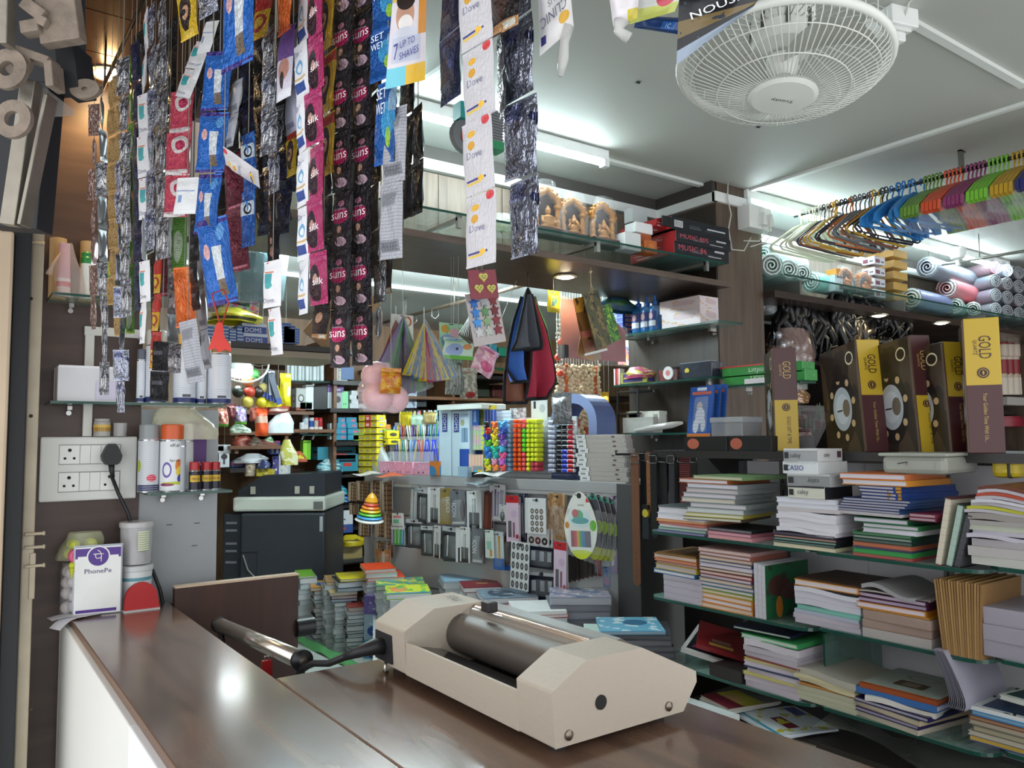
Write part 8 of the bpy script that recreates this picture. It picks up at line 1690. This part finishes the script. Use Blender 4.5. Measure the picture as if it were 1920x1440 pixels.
g=MB();g.tube([(-hw*.55,-.01,cz-.22),(-hw*.45,-.012,cz-.3),(-hw*.1,-.012,cz-.4),(hw*.2,-.012,cz-.6)],.004,mat('#8a8c88'),5);g.obj('data_cable',o)
g=MB();g.box(-hw*.9,hw*.9,.03,.45,0,.06,mat('#15171a'));g.obj('plinth',o)
FT=Fr((FB_.o.x+.16*FB_.n.x,FB_.o.y+.16*FB_.n.y),FB_.a)
def tz(q,z):q[0].location.z=z;return q
for bx,c,cap,l,nm,ct,k in(((456,868,476,902),'#c8b49a','#d8b02a','clear bottle with yellow cap on the photocopier','bottle','bottle','bottle'),((480,888,516,903),'#c8b82a','#2a3a7a','small yellow carton on the photocopier','box','box','box'),((508,862,524,900),'#4a4a9a','#2a2a6a','purple tin on the photocopier beside the white box','tin','tin','cyl'),((522,858,539,900),'#d0d2d2','#c04a44','white printed box on the photocopier','box','box','box'),((484,872,506,888),'#3a4a7a','#b8a83a','bundle of coloured sticks on the yellow carton','bundle','bundle','bag')):
 tz(s_(FT,bx,.06,gm(c,[('n',4,.58,'#e0dcd0'),('n',6,.62,'#5a4a5a')],.35),l,ct,nm,kind=k,cap=mat(cap,.35)),cz+.19+(.045 if k=='bag' else 0))
FS=Fr((0,4.75),0)
ws=E('wall_shelves','brown wooden wall shelves along the back room wall behind the photocopier','shelves',(2.1,5.0,0))
BRW=wood('#5a3a24','#7a5236',.4,(1,6,6),5);BLKS=mat('#1f1c1b',.35)
def board(x0,x1,py,m=BRW,th=.02,dep=.25):
 a,b=FS.P(x0,py),FS.P(x1,py);g=MB();g.box(a.x-2.1,b.x-2.1,-.5,-.02,a.z-th,a.z,m);g.obj('shelf_board',ws);return a.z
for x0,x1,py in((408,560,772),(408,520,810),(408,505,836),(520,600,806),(700,940,690),(700,940,745)):board(x0,x1,py)
for x0,x1,py in((590,862,768),(600,690,828),(395,640,650),(408,520,876),(595,690,718),(820,940,706),(1120,1190,745)):board(x0,x1,py,BLKS,.025)
for px,y0,y1 in((512,770,880),(600,640,900),(818,670,770),(690,770,900),(422,770,850)):
 a,b=FS.P(px,y1),FS.P(px,y0);g=MB();g.box(a.x-2.11,a.x-2.09,-.48,-.02,a.z,b.z,BRW);g.obj('upright',ws)
def row(fr,items,group=None):
 for bx,dep,c,lay,kind,label,cat,nm,*cap in items:
  s_(fr,bx,dep,gm(c,lay,.35)if not c.startswith('~')else film(c[1:],.45),label,cat,nm,off=.0,kind=kind,group=group,cap=mat(cap[0],.35)if cap else None)
FSa=Fr((0,4.55),0)
gshelf(FSa.P(533,716).x,FSa.P(608,716).x,FSa.P(570,716).z,.16,'small glass shelf in the back room holding white glue bottles',y=4.62)
for i in range(10):
 x=538+7*i;t=(0,1,1,0,3,2,0,1,2,2)[i]
 s_(FSa,(x,668-4*t,x+7.5,714),.04,'#d0d8da','white glue bottle with dark nozzle, %s on the back room glass shelf'%('first','second','third','fourth','fifth','sixth','seventh','eighth','ninth','last')[i],'bottle','glue_bottle',off=.02*(i%2),kind='bottle',cap=mat('#2a3448',.4))
gshelf(FSa.P(558,815).x,FSa.P(608,815).x,FSa.P(580,815).z,.16,'small glass shelf in the back room holding coloured cans',y=4.62)
for bx,c,cap,l in(((563,792,572,814),'#c8d0d4','#d8dce0','short white can'),((569,772,580,813),'#b8c4cc','#d0d8dc','tall white can'),((581,783,590,813),'#2a4f9a','#c8ccd0','blue can'),((590,783,598,813),'#b8a89a','#b82a2a','beige can with red cap'),((598,783,606,813),'#a8202a','#a8242a','red can')):
 s_(FSa,bx,.05,gm(c,[('r',0,.3,1,.5,'#d8d4d0')],.3),l+' on the small back room glass shelf','can','spray_can',kind='cyl',cap=mat(cap,.3))
row(FSa,[((555,728,574,770),.08,'#b0b4b0',[('e',.5,.55,.3,.18,'#3a3a3c'),('e',.5,.55,.2,.12,'#c8c8c4'),('r',0,0,1,.15,'#8a4a34')],'box','grey box with round speaker picture on the back wall shelf','box','speaker_box'),((573,722,588,768),.06,'#dfe4e4',[],'box','plain bright white box beside the speaker picture box','box','box'),((562,754,586,768),.1,'#3a3a6a',[('r',0,.45,1,.8,'#5ab85a'),('r',0,.8,1,1,'#3a8a4a')],'box','green and purple flat box in front of the white box','box','flat_box'),((588,724,614,768),.15,'#16181c',[],'box','black box in the middle of the back wall shelf','box','black_box'),((614,722,645,736),.1,'#5a3f78',[('r',.45,.25,.8,.5,'#a898b8')],'box','purple carton lid on the microphone box','box','box'),((614,736,642,768),.1,'#a8b0b4',[('s','u',8,.2,'#8a9298'),('e',.7,.6,.18,.2,'#3a4048')],'box','grey striped box with dark gadget picture under the purple lid','box','gadget_box'),((641,734,653,768),.09,'#8ad8a0',[('e',.3,.3,.06,.05,'#3a6a4a'),('e',.6,.3,.06,.05,'#3a6a4a')],'box','mint green box beside the gadget box','box','box'),((740,705,782,765),.06,'#a8b4c4',[('n',4,.55,'#5a6a7a'),('e',.65,.8,.15,.12,'#5ab8d0'),('n',9,.6,'#d8e0e8')],'box','tall pale blue grey illustrated box beside the pink toy bag','box','toy_box'),((782,700,800,763),.1,'#3a3c40',[],'box','dark grey box edge beside the illustrated toy box','box','dark_box'),((455,824,520,0+836),.1,'#5a2a24',[('n',4,.5,'#8a5a4a')],'bag','dark red bundle lying on the lower wooden shelf','bundle','bundle'),((506,827,526,852),.06,'#1f3f8a',[('r',.15,.1,.35,.5,'#c8ccd0'),('r',.6,.1,.8,.5,'#c8ccd0'),('r',0,.9,1,1,'#a82a2a')],'box','dark blue carton with white panels on the wooden shelf edge','box','box'),((408,834,433,850),.08,'#d0d4d8',[('e',.3,.4,.15,.15,'#8a3a34')],'box','white printed box above the ice cream cone card','box','box'),((410,850,430,876),.03,'#d4dae0',[('e',.5,.75,.3,.2,'#3a3034'),('r',.4,.2,.6,.6,'#4a5058')],'card','white card with dark cone shape under the white box','card','cone_card'),((434,866,490,876),.2,'#2a4a8a',[('r',0,.5,1,.8,'#a82a34')],'box','blue and red flat tray box lying on the shelf above the copier','box','tray_box'),((440,850,500,868),.15,'#c8ccd0',[('n',4,.55,'#8a9098')],'bag','crumpled white film packet lying on the blue tray box','packet','packet'),((568,826,583,862),.05,'#8ac83a',[('r',.5,0,1,1,'#6aa82a')],'box','lime green upright carton near the shelf end','box','lime_carton'),((540,846,575,866),.1,'#b85a44',[('n',3,.5,'#d8c83a'),('n',5,.58,'#c83a4a')],'bag','red and yellow fruit shaped toy packet beside the lime carton','packet','toy_packet'),((435,808,470,836),.1,'#8a3a2a',[('n',4,.55,'#5a2a24')],'bag','dull red ornament packet on the middle wooden shelf','ornament','ornament'),((462,816,490,836),.1,'#4a3a30',[('n',5,.5,'#6a5a4a')],'bag','brown ornament packet on the middle wooden shelf','ornament','ornament'),((484,826,496,838),.04,'#8a8a84',[],'cyl','small grey tin on the middle wooden shelf','tin','tin'),((494,812,512,838),.06,'#4a8a4a',[('n',5,.5,'#c8d8c8')],'bag','green and white film packet beside the small grey tin','packet','packet'),((406,836,420,846),.05,'#2a2a4a',[],'box','small dark blue box at the left end of the wooden shelf','box','box'),])
for i in range(4):
 for j in range(2 if i else 1):
  s_(FSa,(656+12*j+3*(i%2),757-8*i,690+4*j,766-8*i),.06,'#c8ccd0','small white flat carton in the pile behind the pink toy bag','box','white_carton',off=.0,group='white flat cartons behind the pink toy')
TEL=gm('#2f8aa8',[('e',.65,.5,.2,.22,'#c86a7a'),('s','v',1,.08,'#1f6a88')],.35)
for i,(x,y,w_)in enumerate(((630,815,20),(652,815,22),(630,804,20),(652,804,22),(632,793,18),(651,793,20),(634,783,14),(649,783,20))):
 s_(FSa,(x,y,x+w_,y+10.5),.08,TEL,'teal carton with pink label, %s in the block left of the eraser boxes'%('bottom left','bottom right','second row left','second row right','third row left','third row right','top left','top right')[i],'box','teal_carton')
for i in range(3):s_(FSa,(619,794+10*i,629,804+10*i),.05,'#b8c4cc','small pale carton beside the teal carton block, %s of three'%('top','middle','bottom')[i],'box','pale_carton')
s_(FSa,(662,812,682,826),.06,'#6ab04a','flat green carton next to the teal cartons','box','green_carton')
FT2=Fr((0,4.6),0)
for bx,l,sd in(((596,838,668,862),'upper teal case with dark slot in film on the black shelf',0),((620,852,672,884),'middle teal case with red label in film on the black shelf',1),((594,860,640,886),'crumpled teal film wrapped packet at the left of the cases',2)):
 s_(FT2,bx,.1,gm('#3a8496',[('r',.3,.55,.9,.7,'#1f2f38'),('r',.45,.3,.75,.5,'#b8423a')]if sd<2 else[('n',5,.5,'#9ac8cc'),('n',8,.58,'#d8e4e4')],.2),l,'case','teal_case',kind='box' if sd<2 else 'bag')
for bx,c,l in(((606,905,650,928),'#2a8aa0','teal blue film packets hanging above the narrow bookcase'),((610,925,655,942),'#2a4a9a','dark blue film packets under the teal ones')):
 s_(FT2,bx,.06,gm(c,[('n',4,.54,'#7ac0d0'),('n',8,.6,'#1a2a5a')],.2),l,'packet','packet',kind='bag')
nb=E('bookcase','narrow open dark bookcase between photocopier and gondola','bookcase',FT2.P(650,1100));nb.location.z=0
wq=FT2.rect(606,1000,688,1010)[1]/2;zt_=FT2.P(650,890).z
for s in(-1,1):
 g=MB();g.box(s*wq-.012,s*wq+.012,.02,.35,0,zt_,wood('#4a3222','#6a4a34',.4,(6,6,1),5));g.obj('side',nb)
for py in(890,948,990,1024,1054):
 z=FT2.P(650,py).z;g=MB();g.box(-wq,wq,.02,.35,z-.018,z,BLKS);g.obj('shelf_board',nb)
g=MB();g.box(-wq,wq,.34,.36,0,zt_,mat('#1a1716'));g.obj('back',nb)
row(FT2,[((626,958,662,984),.12,'#d4d6d8',[('n',4,.62,'#2a2a2c'),('r',.1,.1,.4,.16,'#b83a34')],'box','white box with black pen picture in the narrow bookcase','box','white_box'),((624,984,662,1000),.1,'#34508f',[('r',.5,.4,.65,.7,'#b84a4a')],'box','blue box with red label under the white pen box','box','blue_box'),((612,970,628,984),.06,'#b8422a',[],'box','small orange red box at the left of the narrow bookcase','box','red_box'),((620,1018,680,1050),.15,'#a08a5a',[('r',.4,.3,1,1,'#b09a68')],'box','tan cardboard carton on the lower bookcase shelf','box','cardboard_carton'),((634,1002,684,1022),.12,'#c8b01e',[('n',3,.6,'#6a5a1e')],'bag','yellow packet sticking out of the tan carton','packet','yellow_packet'),((618,1048,684,1056),.12,'#3a3836',[],'box','dark flat tray under the tan carton','tray','tray'),((604,1030,618,1062),.05,'#8a9094',[('n',5,.55,'#3a3a3c')],'bag','silver film packet at the left of the tan carton','packet','packet')])
FP_=Fr((0,3.9),0)
for bx,c,lay,l,kd in(((524,700,545,762),'#d8cc2a',[('n',4,.55,'#c8b41e'),('r',.55,.35,.95,.7,'#dcdcb8')],'bright yellow toy packet hanging in the back room','hang'),((498,722,528,764),'#d0c428',[('n',4,.6,'#a89a1e')],'second yellow toy packet left of the brighter one','bag'),((500,758,542,776),'#8a3a30',[('r',.1,.3,.9,.6,'#b8a49a')],'red trimmed packet below the yellow toy packets','hang'),((478,760,502,818),'#d8542a',[('r',0,.5,1,.75,'#c8a894'),('r',0,0,1,.2,'#e0582a')],'orange red toy packet hanging left of the white bag','hang'),((468,764,480,790),'#a85a4a',[],'small pinkish packet beside the orange packet','hang'),((440,762,462,796),'#d0c8d8',[('n',4,.5,'#8a6ab8'),('r',0,0,1,.18,'#7ac83a')],'white packet with purple shapes and green base','hang'),((408,766,428,800),'#b8605a',[('n',4,.5,'#d8b8a0'),('r',0,0,1,.15,'#6ac83a')],'pink doll packet with green base at the left end','hang'),((425,756,442,786),'#6a2a30',[('n',5,.55,'#8a5a5a')],'dark red packet between the two green based ones','hang'),((430,795,468,812),'#8a9a8a',[('n',4,.5,'#c8d0c8'),('n',7,.58,'#3a6a3a')],'crumpled green white packet lying low on the left','bag'),((504,770,552,812),'#c8d0d4',[],'white plastic carrier bag hanging in the back room','bag'),((524,824,556,872),'#a8a44a',[('n',4,.5,'#c8c8a8')],'clear bag with yellowish contents above the photocopier','bag')):
 s_(FP_,bx,.05,gm(c,lay,.3),l,'bag' if 'bag' in l else 'packet','carry_bag' if 'bag' in l else 'toy_packet',kind=kd)
for i in range(7):
 o=s_(FP_,(478+7*i,688+2*i,494+6*i,740+3*i),.002,gm(('#c8d0dc','#3a4250','#5a6270','#4a4448')[i%4],[('r',0,0,1,.2,'#3a4a8a')],.35),'slim dark and pale card, %s of the fanned bundle beside the lamp'%('first','second','third','fourth','fifth','sixth','last')[i],'card','fanned_card',kind='card',off=.01*i)[0];o.rotation_euler=(0,radians(24-7*i),0)
o=E('ball_flower','toy flower of coloured balloon balls hanging left of the yellow packets','toy',FP_.P(468,735))
for dx,dz,c in((0,0,'#a83a2a'),(-.01,.055,'#c87a4a'),(-.055,0,'#1f2a22'),(-.01,-.05,'#b8a84a'),(.045,-.0,'#2a2420'),(.02,.085,'#4a9a4a'),(.06,-.05,'#c8b82a'),(.07,.02,'#a89a5a')):
 g=MB();g.ell((dx,0,dz),.03,mat(c,.35),10,7);g.obj('ball',o)
g=MB();g.tube([(0,0,.1),(0,0,2.19-o.location.z)],.002,mat('#c8c8c8'),4);g.obj('string',o)
p=FP_.P(446,694);o=E('desk_lamp','white glowing dome lamp in the back room beside the spray cans','lamp',p)
g=MB();g.lathe([(.006,.05),(.05,.045),(.07,.02),(.072,.0)],WHITEP(),22);g.obj('shade',o)
g=MB();g.lathe([(.066,.002),(.05,-.012),(0,-.018)],mat('#f0fbff',.4,amt=0,em=25),20);g.obj('glowing_bulb',o)
g=MB();g.tube([(0,0,.05),(0,0,2.19-p.z)],.004,WHITEP(),6);g.obj('flex',o)
p=FP_.P(450,672);o=E('wall_fan','white wall fan cage seen behind the lamp in the back room','fan',p,rot=(radians(60),0,0))
g=MB()
for i in range(30):
 a=2*pi*i/30;g.tube([(.03*cos(a),.03*sin(a),-.03),(.1*cos(a),.1*sin(a),-.03),(.14*cos(a),.14*sin(a),0)],.0016,mat('#8a8a82',.4),4)
q=g.obj('guard_wires',o);q['kind']='stuff'
g=MB();g.tube([(.14*cos(2*pi*i/30),.14*sin(2*pi*i/30),0)for i in range(30)],.005,mat('#d0d0c8',.4),6,True);g.obj('guard_rim',o);g=MB();g.lathe([(.03,-.035),(.035,.06)],mat('#c8c8c0'),14);g.tube([(0,0,.05),(0,.2,.1),(0,.6,.1)],.015,mat('#c8c8c0'),8);g.obj('motor',o)
for i in range(3):
 g=MB();g.grid(3,4,lambda u,v:((.02+.1*v)*cos(2.1*i+.8*u),(.02+.1*v)*sin(2.1*i+.8*u),.02*u-.01),mat('#b8b8b0',.3));g.obj('blade',o)
FQ=Fr((0,2.9),0)
hb=E('hanging_shelf','dark shelf in the back room carrying the blue lettered cartons','shelf',FQ.P(500,645))
wq=FQ.rect(388,640,690,650)[1]/2
g=MB();g.box(-wq,wq,-.02,.3,-.02,0,mat('#1f1a18',.4));g.obj('shelf_board',hb);g=MB();g.box(-wq,wq,-.01,.3,-.046,-.022,mat('#a89c88',.5));g.obj('light_batten',hb)
for s in(-.95,.95):
 g=MB();g.box(s*wq-.01,s*wq+.01,.1,.12,0,2.2-hb.location.z,mat('#6a5a4a'));g.obj('drop_strut',hb)
DM=gm('#c8d0dc',[('r',0,.0,1,.72,'#20408f')],.35)
for i,(bx,l)in enumerate((((456,626,502,645),'lower blue and white lettered carton on the dark back room shelf'),((454,607,500,626),'upper blue and white lettered carton on the dark back room shelf'))):
 carton(FQ,bx,.15,l,m='#c4ccd8',F=DM,txt=(('DOMS',.45,.36,.42,'#dfe6f0'),))
for i in range(5):s_(FQ,(388+14*i,612+(i%2)*5,401+14*i,644),.1,gm('#2a5aa0',[('s','v',5,.3,'#c8d4e0')],.3),'small blue striped carton, %s from the left on the dark back room shelf'%('first','second','third','fourth','fifth')[i],'box','striped_carton')
for i in range(3):s_(FQ,(522+9*i,606+5*i,546+8*i,644),.1,gm('#34589a',[('s','v',6,.25,'#8aa0c8')],.3),'blue striped carton, %s of three right of the lettered cartons'%('first','second','third')[i],'box','striped_carton')
s_(FQ,(388,578,482,606),.15,gm('#c8c022',[('n',3,.56,'#d8d03a'),('r',.45,.1,.9,.3,'#3a3a1e'),('n',6,.64,'#6a9a4a')],.3),'long yellow packet lying on the blue striped cartons','packet','yellow_packet',kind='bag')
s_(FQ,(420,566,486,590),.12,gm('#8a9a8a',[('n',4,.5,'#c84a5a'),('n',6,.56,'#5a4a9a'),('n',8,.6,'#4aa85a')],.25),'colourful toy packet on a glass edge above the yellow packet','packet','toy_packet')
for i in range(5):
 o=s_(FQ,(428+16*i,470,468+16*i,572-3*i),.02,film(('#5a7478','#6a8084','#50686c')[i%3],.5),'tall clear teal tinted folder, %s of five hanging behind the strips'%('first','second','third','fourth','fifth')[i],'folder','clear_folder',kind='card',off=-.03*i)[0];o.rotation_euler=(0,radians(6),0)
for i in range(6):
 o=s_(FQ,(560+9*i,500+14*i,640+6*i,648),.002,gm(('#8a6a48','#7a5c3e','#9a7852')[i%3],[],.6),'brown kraft sheet, %s of the fanned sheets behind the white strip'%('first','second','third','fourth','fifth','sixth')[i],'sheet','kraft_sheet',kind='card',off=-.05*i)[0];o.rotation_euler=(0,radians(38-9*i),0)
for i,(bx,c,l)in enumerate((((612,690,640,712),'#d0d0c4','white framed box on the upper back shelf'),((640,688,664,712),'#5a78a8','blue striped pack beside the white framed box'),((612,712,652,717),'#c8ccd0','flat white packet under the white framed box'),((885,690,928,704),'#c8ccc4','white ribbed tray on the dark shelf behind the coloured cloths'),((930,690,955,706),'#2a5a3a','dark green box beside the ribbed tray'),((850,706,880,742),'#2a2422','dark brown box behind the tool packets'),((895,710,918,744),'#3a4034','dark green grey box on the lower dark shelf'),((925,722,945,744),'#5a2f2a','small maroon figurine box behind the cloths'),((918,646,932,668),'#2f9ab0','turquoise card pack behind the cloths'),((936,652,956,668),'#2a8a6a','green pack with yellow top behind the cloths'))):
 s_(FS,bx,.1,gm(c,[('n',4,.58,'#8a8a84'),('s','u',5,.15,'#5a5a5c')]if i in(0,3,8)else[],.4),l,'box','back_shelf_box')
bn=E('low_bench','low white bench carrying book piles in front of the gondola','bench',(1.75,2.7,0),FD.a)
ZB=.43;bb=[at(556,1285,z=ZB),at(548,1190,z=ZB),FD.P(692,900,.05),FD.P(1150,900,.04),Vector((1.86,2.02,0)),Vector((1.86,1.45,0)),Vector((1.5,1.6,0))]
IM=(Matrix.Translation(bn.location)@Matrix.Rotation(FD.a,4,'Z')).inverted()
g=MB();g.prism([(p.x,p.y)for p in bb[::-1]],ZB-.04,ZB,mat('#d0d8d4',.25,amt=.03),'z');o_=g.obj('bench_top',bn);o_.matrix_parent_inverse=IM
c_=sum(bb,Vector())/7;g=MB();g.prism([(c_.x+(p.x-c_.x)*.93,c_.y+(p.y-c_.y)*.93)for p in bb[::-1]],0,ZB-.04,mat('#a8b4ae',.4),'z');o_=g.obj('bench_body',bn);o_.matrix_parent_inverse=IM
ZK=.62
q=[at(700,1000,d=2.35),at(700,1000,d=3.72),FD.P(1160,900,.02),Vector((1.85,2.02,0)),Vector((1.85,1.5,0)),Vector((1.56,1.66,0))]
g=MB();g.prism([(p.x,p.y)for p in q],ZB+.002,ZK,mat('#c4ccca',.3,amt=.03),'z');o_=g.obj('raised_deck',bn);o_.matrix_parent_inverse=(Matrix.Translation(bn.location)@Matrix.Rotation(FD.a,4,'Z')).inverted()
def pile(desc,L,C,yb,books,top=0,dep=.2,yaw=5):
 z0=ZB if not top else ZK;b=at((L+C)/2,yb,z=z0);v=b-EYEP;dd=v.dot(_F);kk=dd/CF;a=atan2(-v.x,v.y)+radians(6);zz=z0+.0005;wd=(C-L)*kk;kh=kk*((yb-top)/sum(q[0]for q in books)if top else 1)
 t=Vector((cos(a),sin(a),0))
 for i,q in enumerate(books):
  h=q[0]*kh;n=len(books);pos='topmost' if i==n-1 else ORD[min(i,15)];ex=q[3]if len(q)>3 else{}
  loc=b+t*(rnd.uniform(-.008,.008)+ex.get('s',0));loc.z=zz
  lb='%s %s, %s, %s'%(cname(q[1]),ex.get('n','book'),pos,desc)
  book(loc,a+radians(rnd.uniform(-yaw,yaw)),wd*ex.get('w',1),dep,h*.98,q[1],q[2]if len(q)>2 else '#c8ccd0','spineR',lb,art=ex.get('art'),name='book');zz+=h
 return zz
rb=lambda n,cols,hs=(7,9),pg=None:[(hs[i%len(hs)],cols[i%len(cols)],(pg or['#c4ccd0','#d0d4d8','#b8c0c4'])[i%3])for i in range(n)]
W4=['#aeb6bc','#c8ccd0','#9aa4aa','#b8bcc0']
pile('back left book pile by the photocopier',560,592,1196,rb(11,W4,(10,11,9))+[(4,'#7ab83a','#c8d0c0')])
pile('second book pile from the photocopier',590,615,1205,rb(12,['#b8bcc0','#2a2c34','#a8b0b4','#8a5a3a'],(7,9,8))+[(6,'#c8862a','#d0d4d0',{'w':1.4,'art':gm('#d89a3a',[('r',.3,.3,.75,.75,'#2a62b0')],.35)})])
pile('tall white book pile in the middle of the bench',608,640,1215,rb(13,W4,(9,8,10))+[(5,'#b88a5a','#c8c4bc',{'w':1.4,'s':.02,'art':gm('#b8905a',[('n',4,.55,'#d8c8a8')],.35)})])
pile('book pile under the yellow book',628,660,1222,rb(11,['#b0b8bc','#c0c4c8','#4a6a5a','#b8bcc0'],(8,9,8))+[(5,'#2f6a8a','#c8ccd0',{'w':1.5}),(7,'#6a2a34','#b8b4b4',{'w':1.5}),(6,'#b8a06a','#c0c4c8',{'w':1.6}),(7,'#3a8ab0','#c8d0d4',{'w':1.7,'s':.03}),(12,'#2a2c30','#c4ccd4',{'w':1.7,'s':.04}),(5,'#e0d01e','#d8dce0',{'w':1.8,'s':.05})])
pile('black spined pile beside the purple boxes',652,684,1232,rb(12,['#1d1f24','#c8ccd0','#23252a','#b8b8bc'],(6,9,6))+[(8,'#8a2f2a','#c0b8b4')])
for i,(y0,y1,c,l)in enumerate(((1200,1240,'#5a9ac0','lowest'),(1152,1200,'#9ab0c4','middle'),(1118,1152,'#6a5a98','topmost'))):
 o=s_(Fr((at(705,1235,z=ZB).x,at(705,1235,z=ZB).y),FD.a+radians(40)),(682,y0,726,y1),.12,gm(c,[('r',.55,.6,.8,.72,'#b83a44'),('e',.4,.35,.25,.2,'#2f4a9a' if i<2 else '#7a6aa8'),('n',5,.62,'#c8d0e0')],.35),'%s carton of the three box tower left of the laminator'%l,'box','pencil_carton')
pile('orange covered pile at the gondola foot',686,744,1150,rb(7,['#c8ccd0','#b8bcc0'],(8,9))+[(7,'#e0481e','#d0d4d8',{'w':1.2,'s':.02}),(9,'#c8ccd0','#d0d4d8'),(7,'#e44a1e','#d8d8dc')],top=1068)
pile('green picture book pile behind the laminator',708,800,1160,rb(4,['#b8c0b8','#c8ccd0'],(9,9))+[(6,'#5a9a4a','#c8d4d0',{'art':gm('#4a9a6a',[('n',3,.5,'#c8d84a'),('n',5,.56,'#3a8ab8'),('n',7,.6,'#d8a84a')],.35)})],top=1098)
pile('yellow triangle cover pile behind the laminator',728,812,1188,rb(4,['#b8c0c0','#d0d4d8'],(9,9))+[(6,'#8ac83a','#d8dce0',{'art':gm('#c8d03a',[('e',.3,.5,.2,.3,'#d88a5a'),('n',4,.55,'#4aa84a'),('r',0,0,1,.12,'#3a7ab8')],.35)})],top=1114)
pile('pale magazine pile by the gondola panel',832,905,1160,rb(7,['#b8bcc0','#a8acb0','#c4c8cc'],(9,8))+[(3,'#8ab0c8','#c8d0d4')],top=1090)
pile('maroon album pile behind the laminator',872,945,1175,rb(5,['#c8ccd0','#b8bcc0'],(9,9))+[(7,'#7a1c2a','#d8dadc',{'art':gm('#7d1f2c',[('r',.4,.4,.7,.5,'#b8a05a')],.35)})],top=1102)
pile('steel blue picture magazine pile',905,1010,1195,rb(5,['#2a2c30','#b8483a','#c8ccd0'],(8,8))+[(7,'#6a8298','#d8dce0',{'art':gm('#7a92a8',[('e',.4,.5,.25,.4,'#3a4e62'),('n',4,.58,'#a8b8c4')],.35)})],top=1122)
pile('red edged white pile behind the laminator roller',965,1066,1235,rb(6,['#c8ccd0','#b8bcc0','#c8ccd0','#b0b4b8'],(9,9))+[(5,'#b83a2e','#d0d4d8'),(5,'#d0d4d4','#d8dcdc')],top=1148)
pile('shrink wrapped grey album pile at the gondola end',1035,1150,1228,rb(7,['#6a6e78','#5a5e68','#74788a'],(10,11),['#7a7e88','#6a6e78','#8a8e98'])+[(12,'#8a8a9a','#a8acb4',{'art':gm('#9a98a8',[('n',3,.52,'#6a7a9a'),('n',5,.58,'#c8c8d0')],.15)})],top=1122)
pile('dark wrapped pile with blue magazine on top near the rack',1140,1262,1290,rb(9,['#3a3c42','#4a4c52','#34363c'],(10,11),['#4a4c52','#5a5c60','#44464c'])+[(6,'#5a9ab8','#8a9aa4',{'s':-.02,'art':gm('#6aa8c4',[('n',4,.55,'#c0d8e0'),('e',.6,.6,.2,.2,'#3a6a8a')],.15)})],top=1186)
pile('pale teal magazine pile just behind the laminator end',1100,1180,1270,rb(5,['#b8bcb8','#8a8c8c'],(10,9))+[(5,'#b8ccc4','#c8d0cc',{'art':gm('#b8d0c8',[('e',.6,.4,.2,.15,'#c8746a')],.3)})],top=1198)
p0,p1=at(566,1200,z=ZB),at(690,1262,z=ZB)
o=E('green_mat','crumpled translucent green plastic strip on the bench before the book piles','mat',p0)
d=p1-p0;n_=Vector((-d.y,d.x,0)).normalized()
g=MB();g.grid(16,5,lambda u,v:d*u+n_*(-.04+.07*v)+Vector((0,0,.004+.02*sin(pi*v)+.006*sin(17*u+5*v))),mat('#5fa868',.25,bump=.5));g.obj('plastic_strip',o)
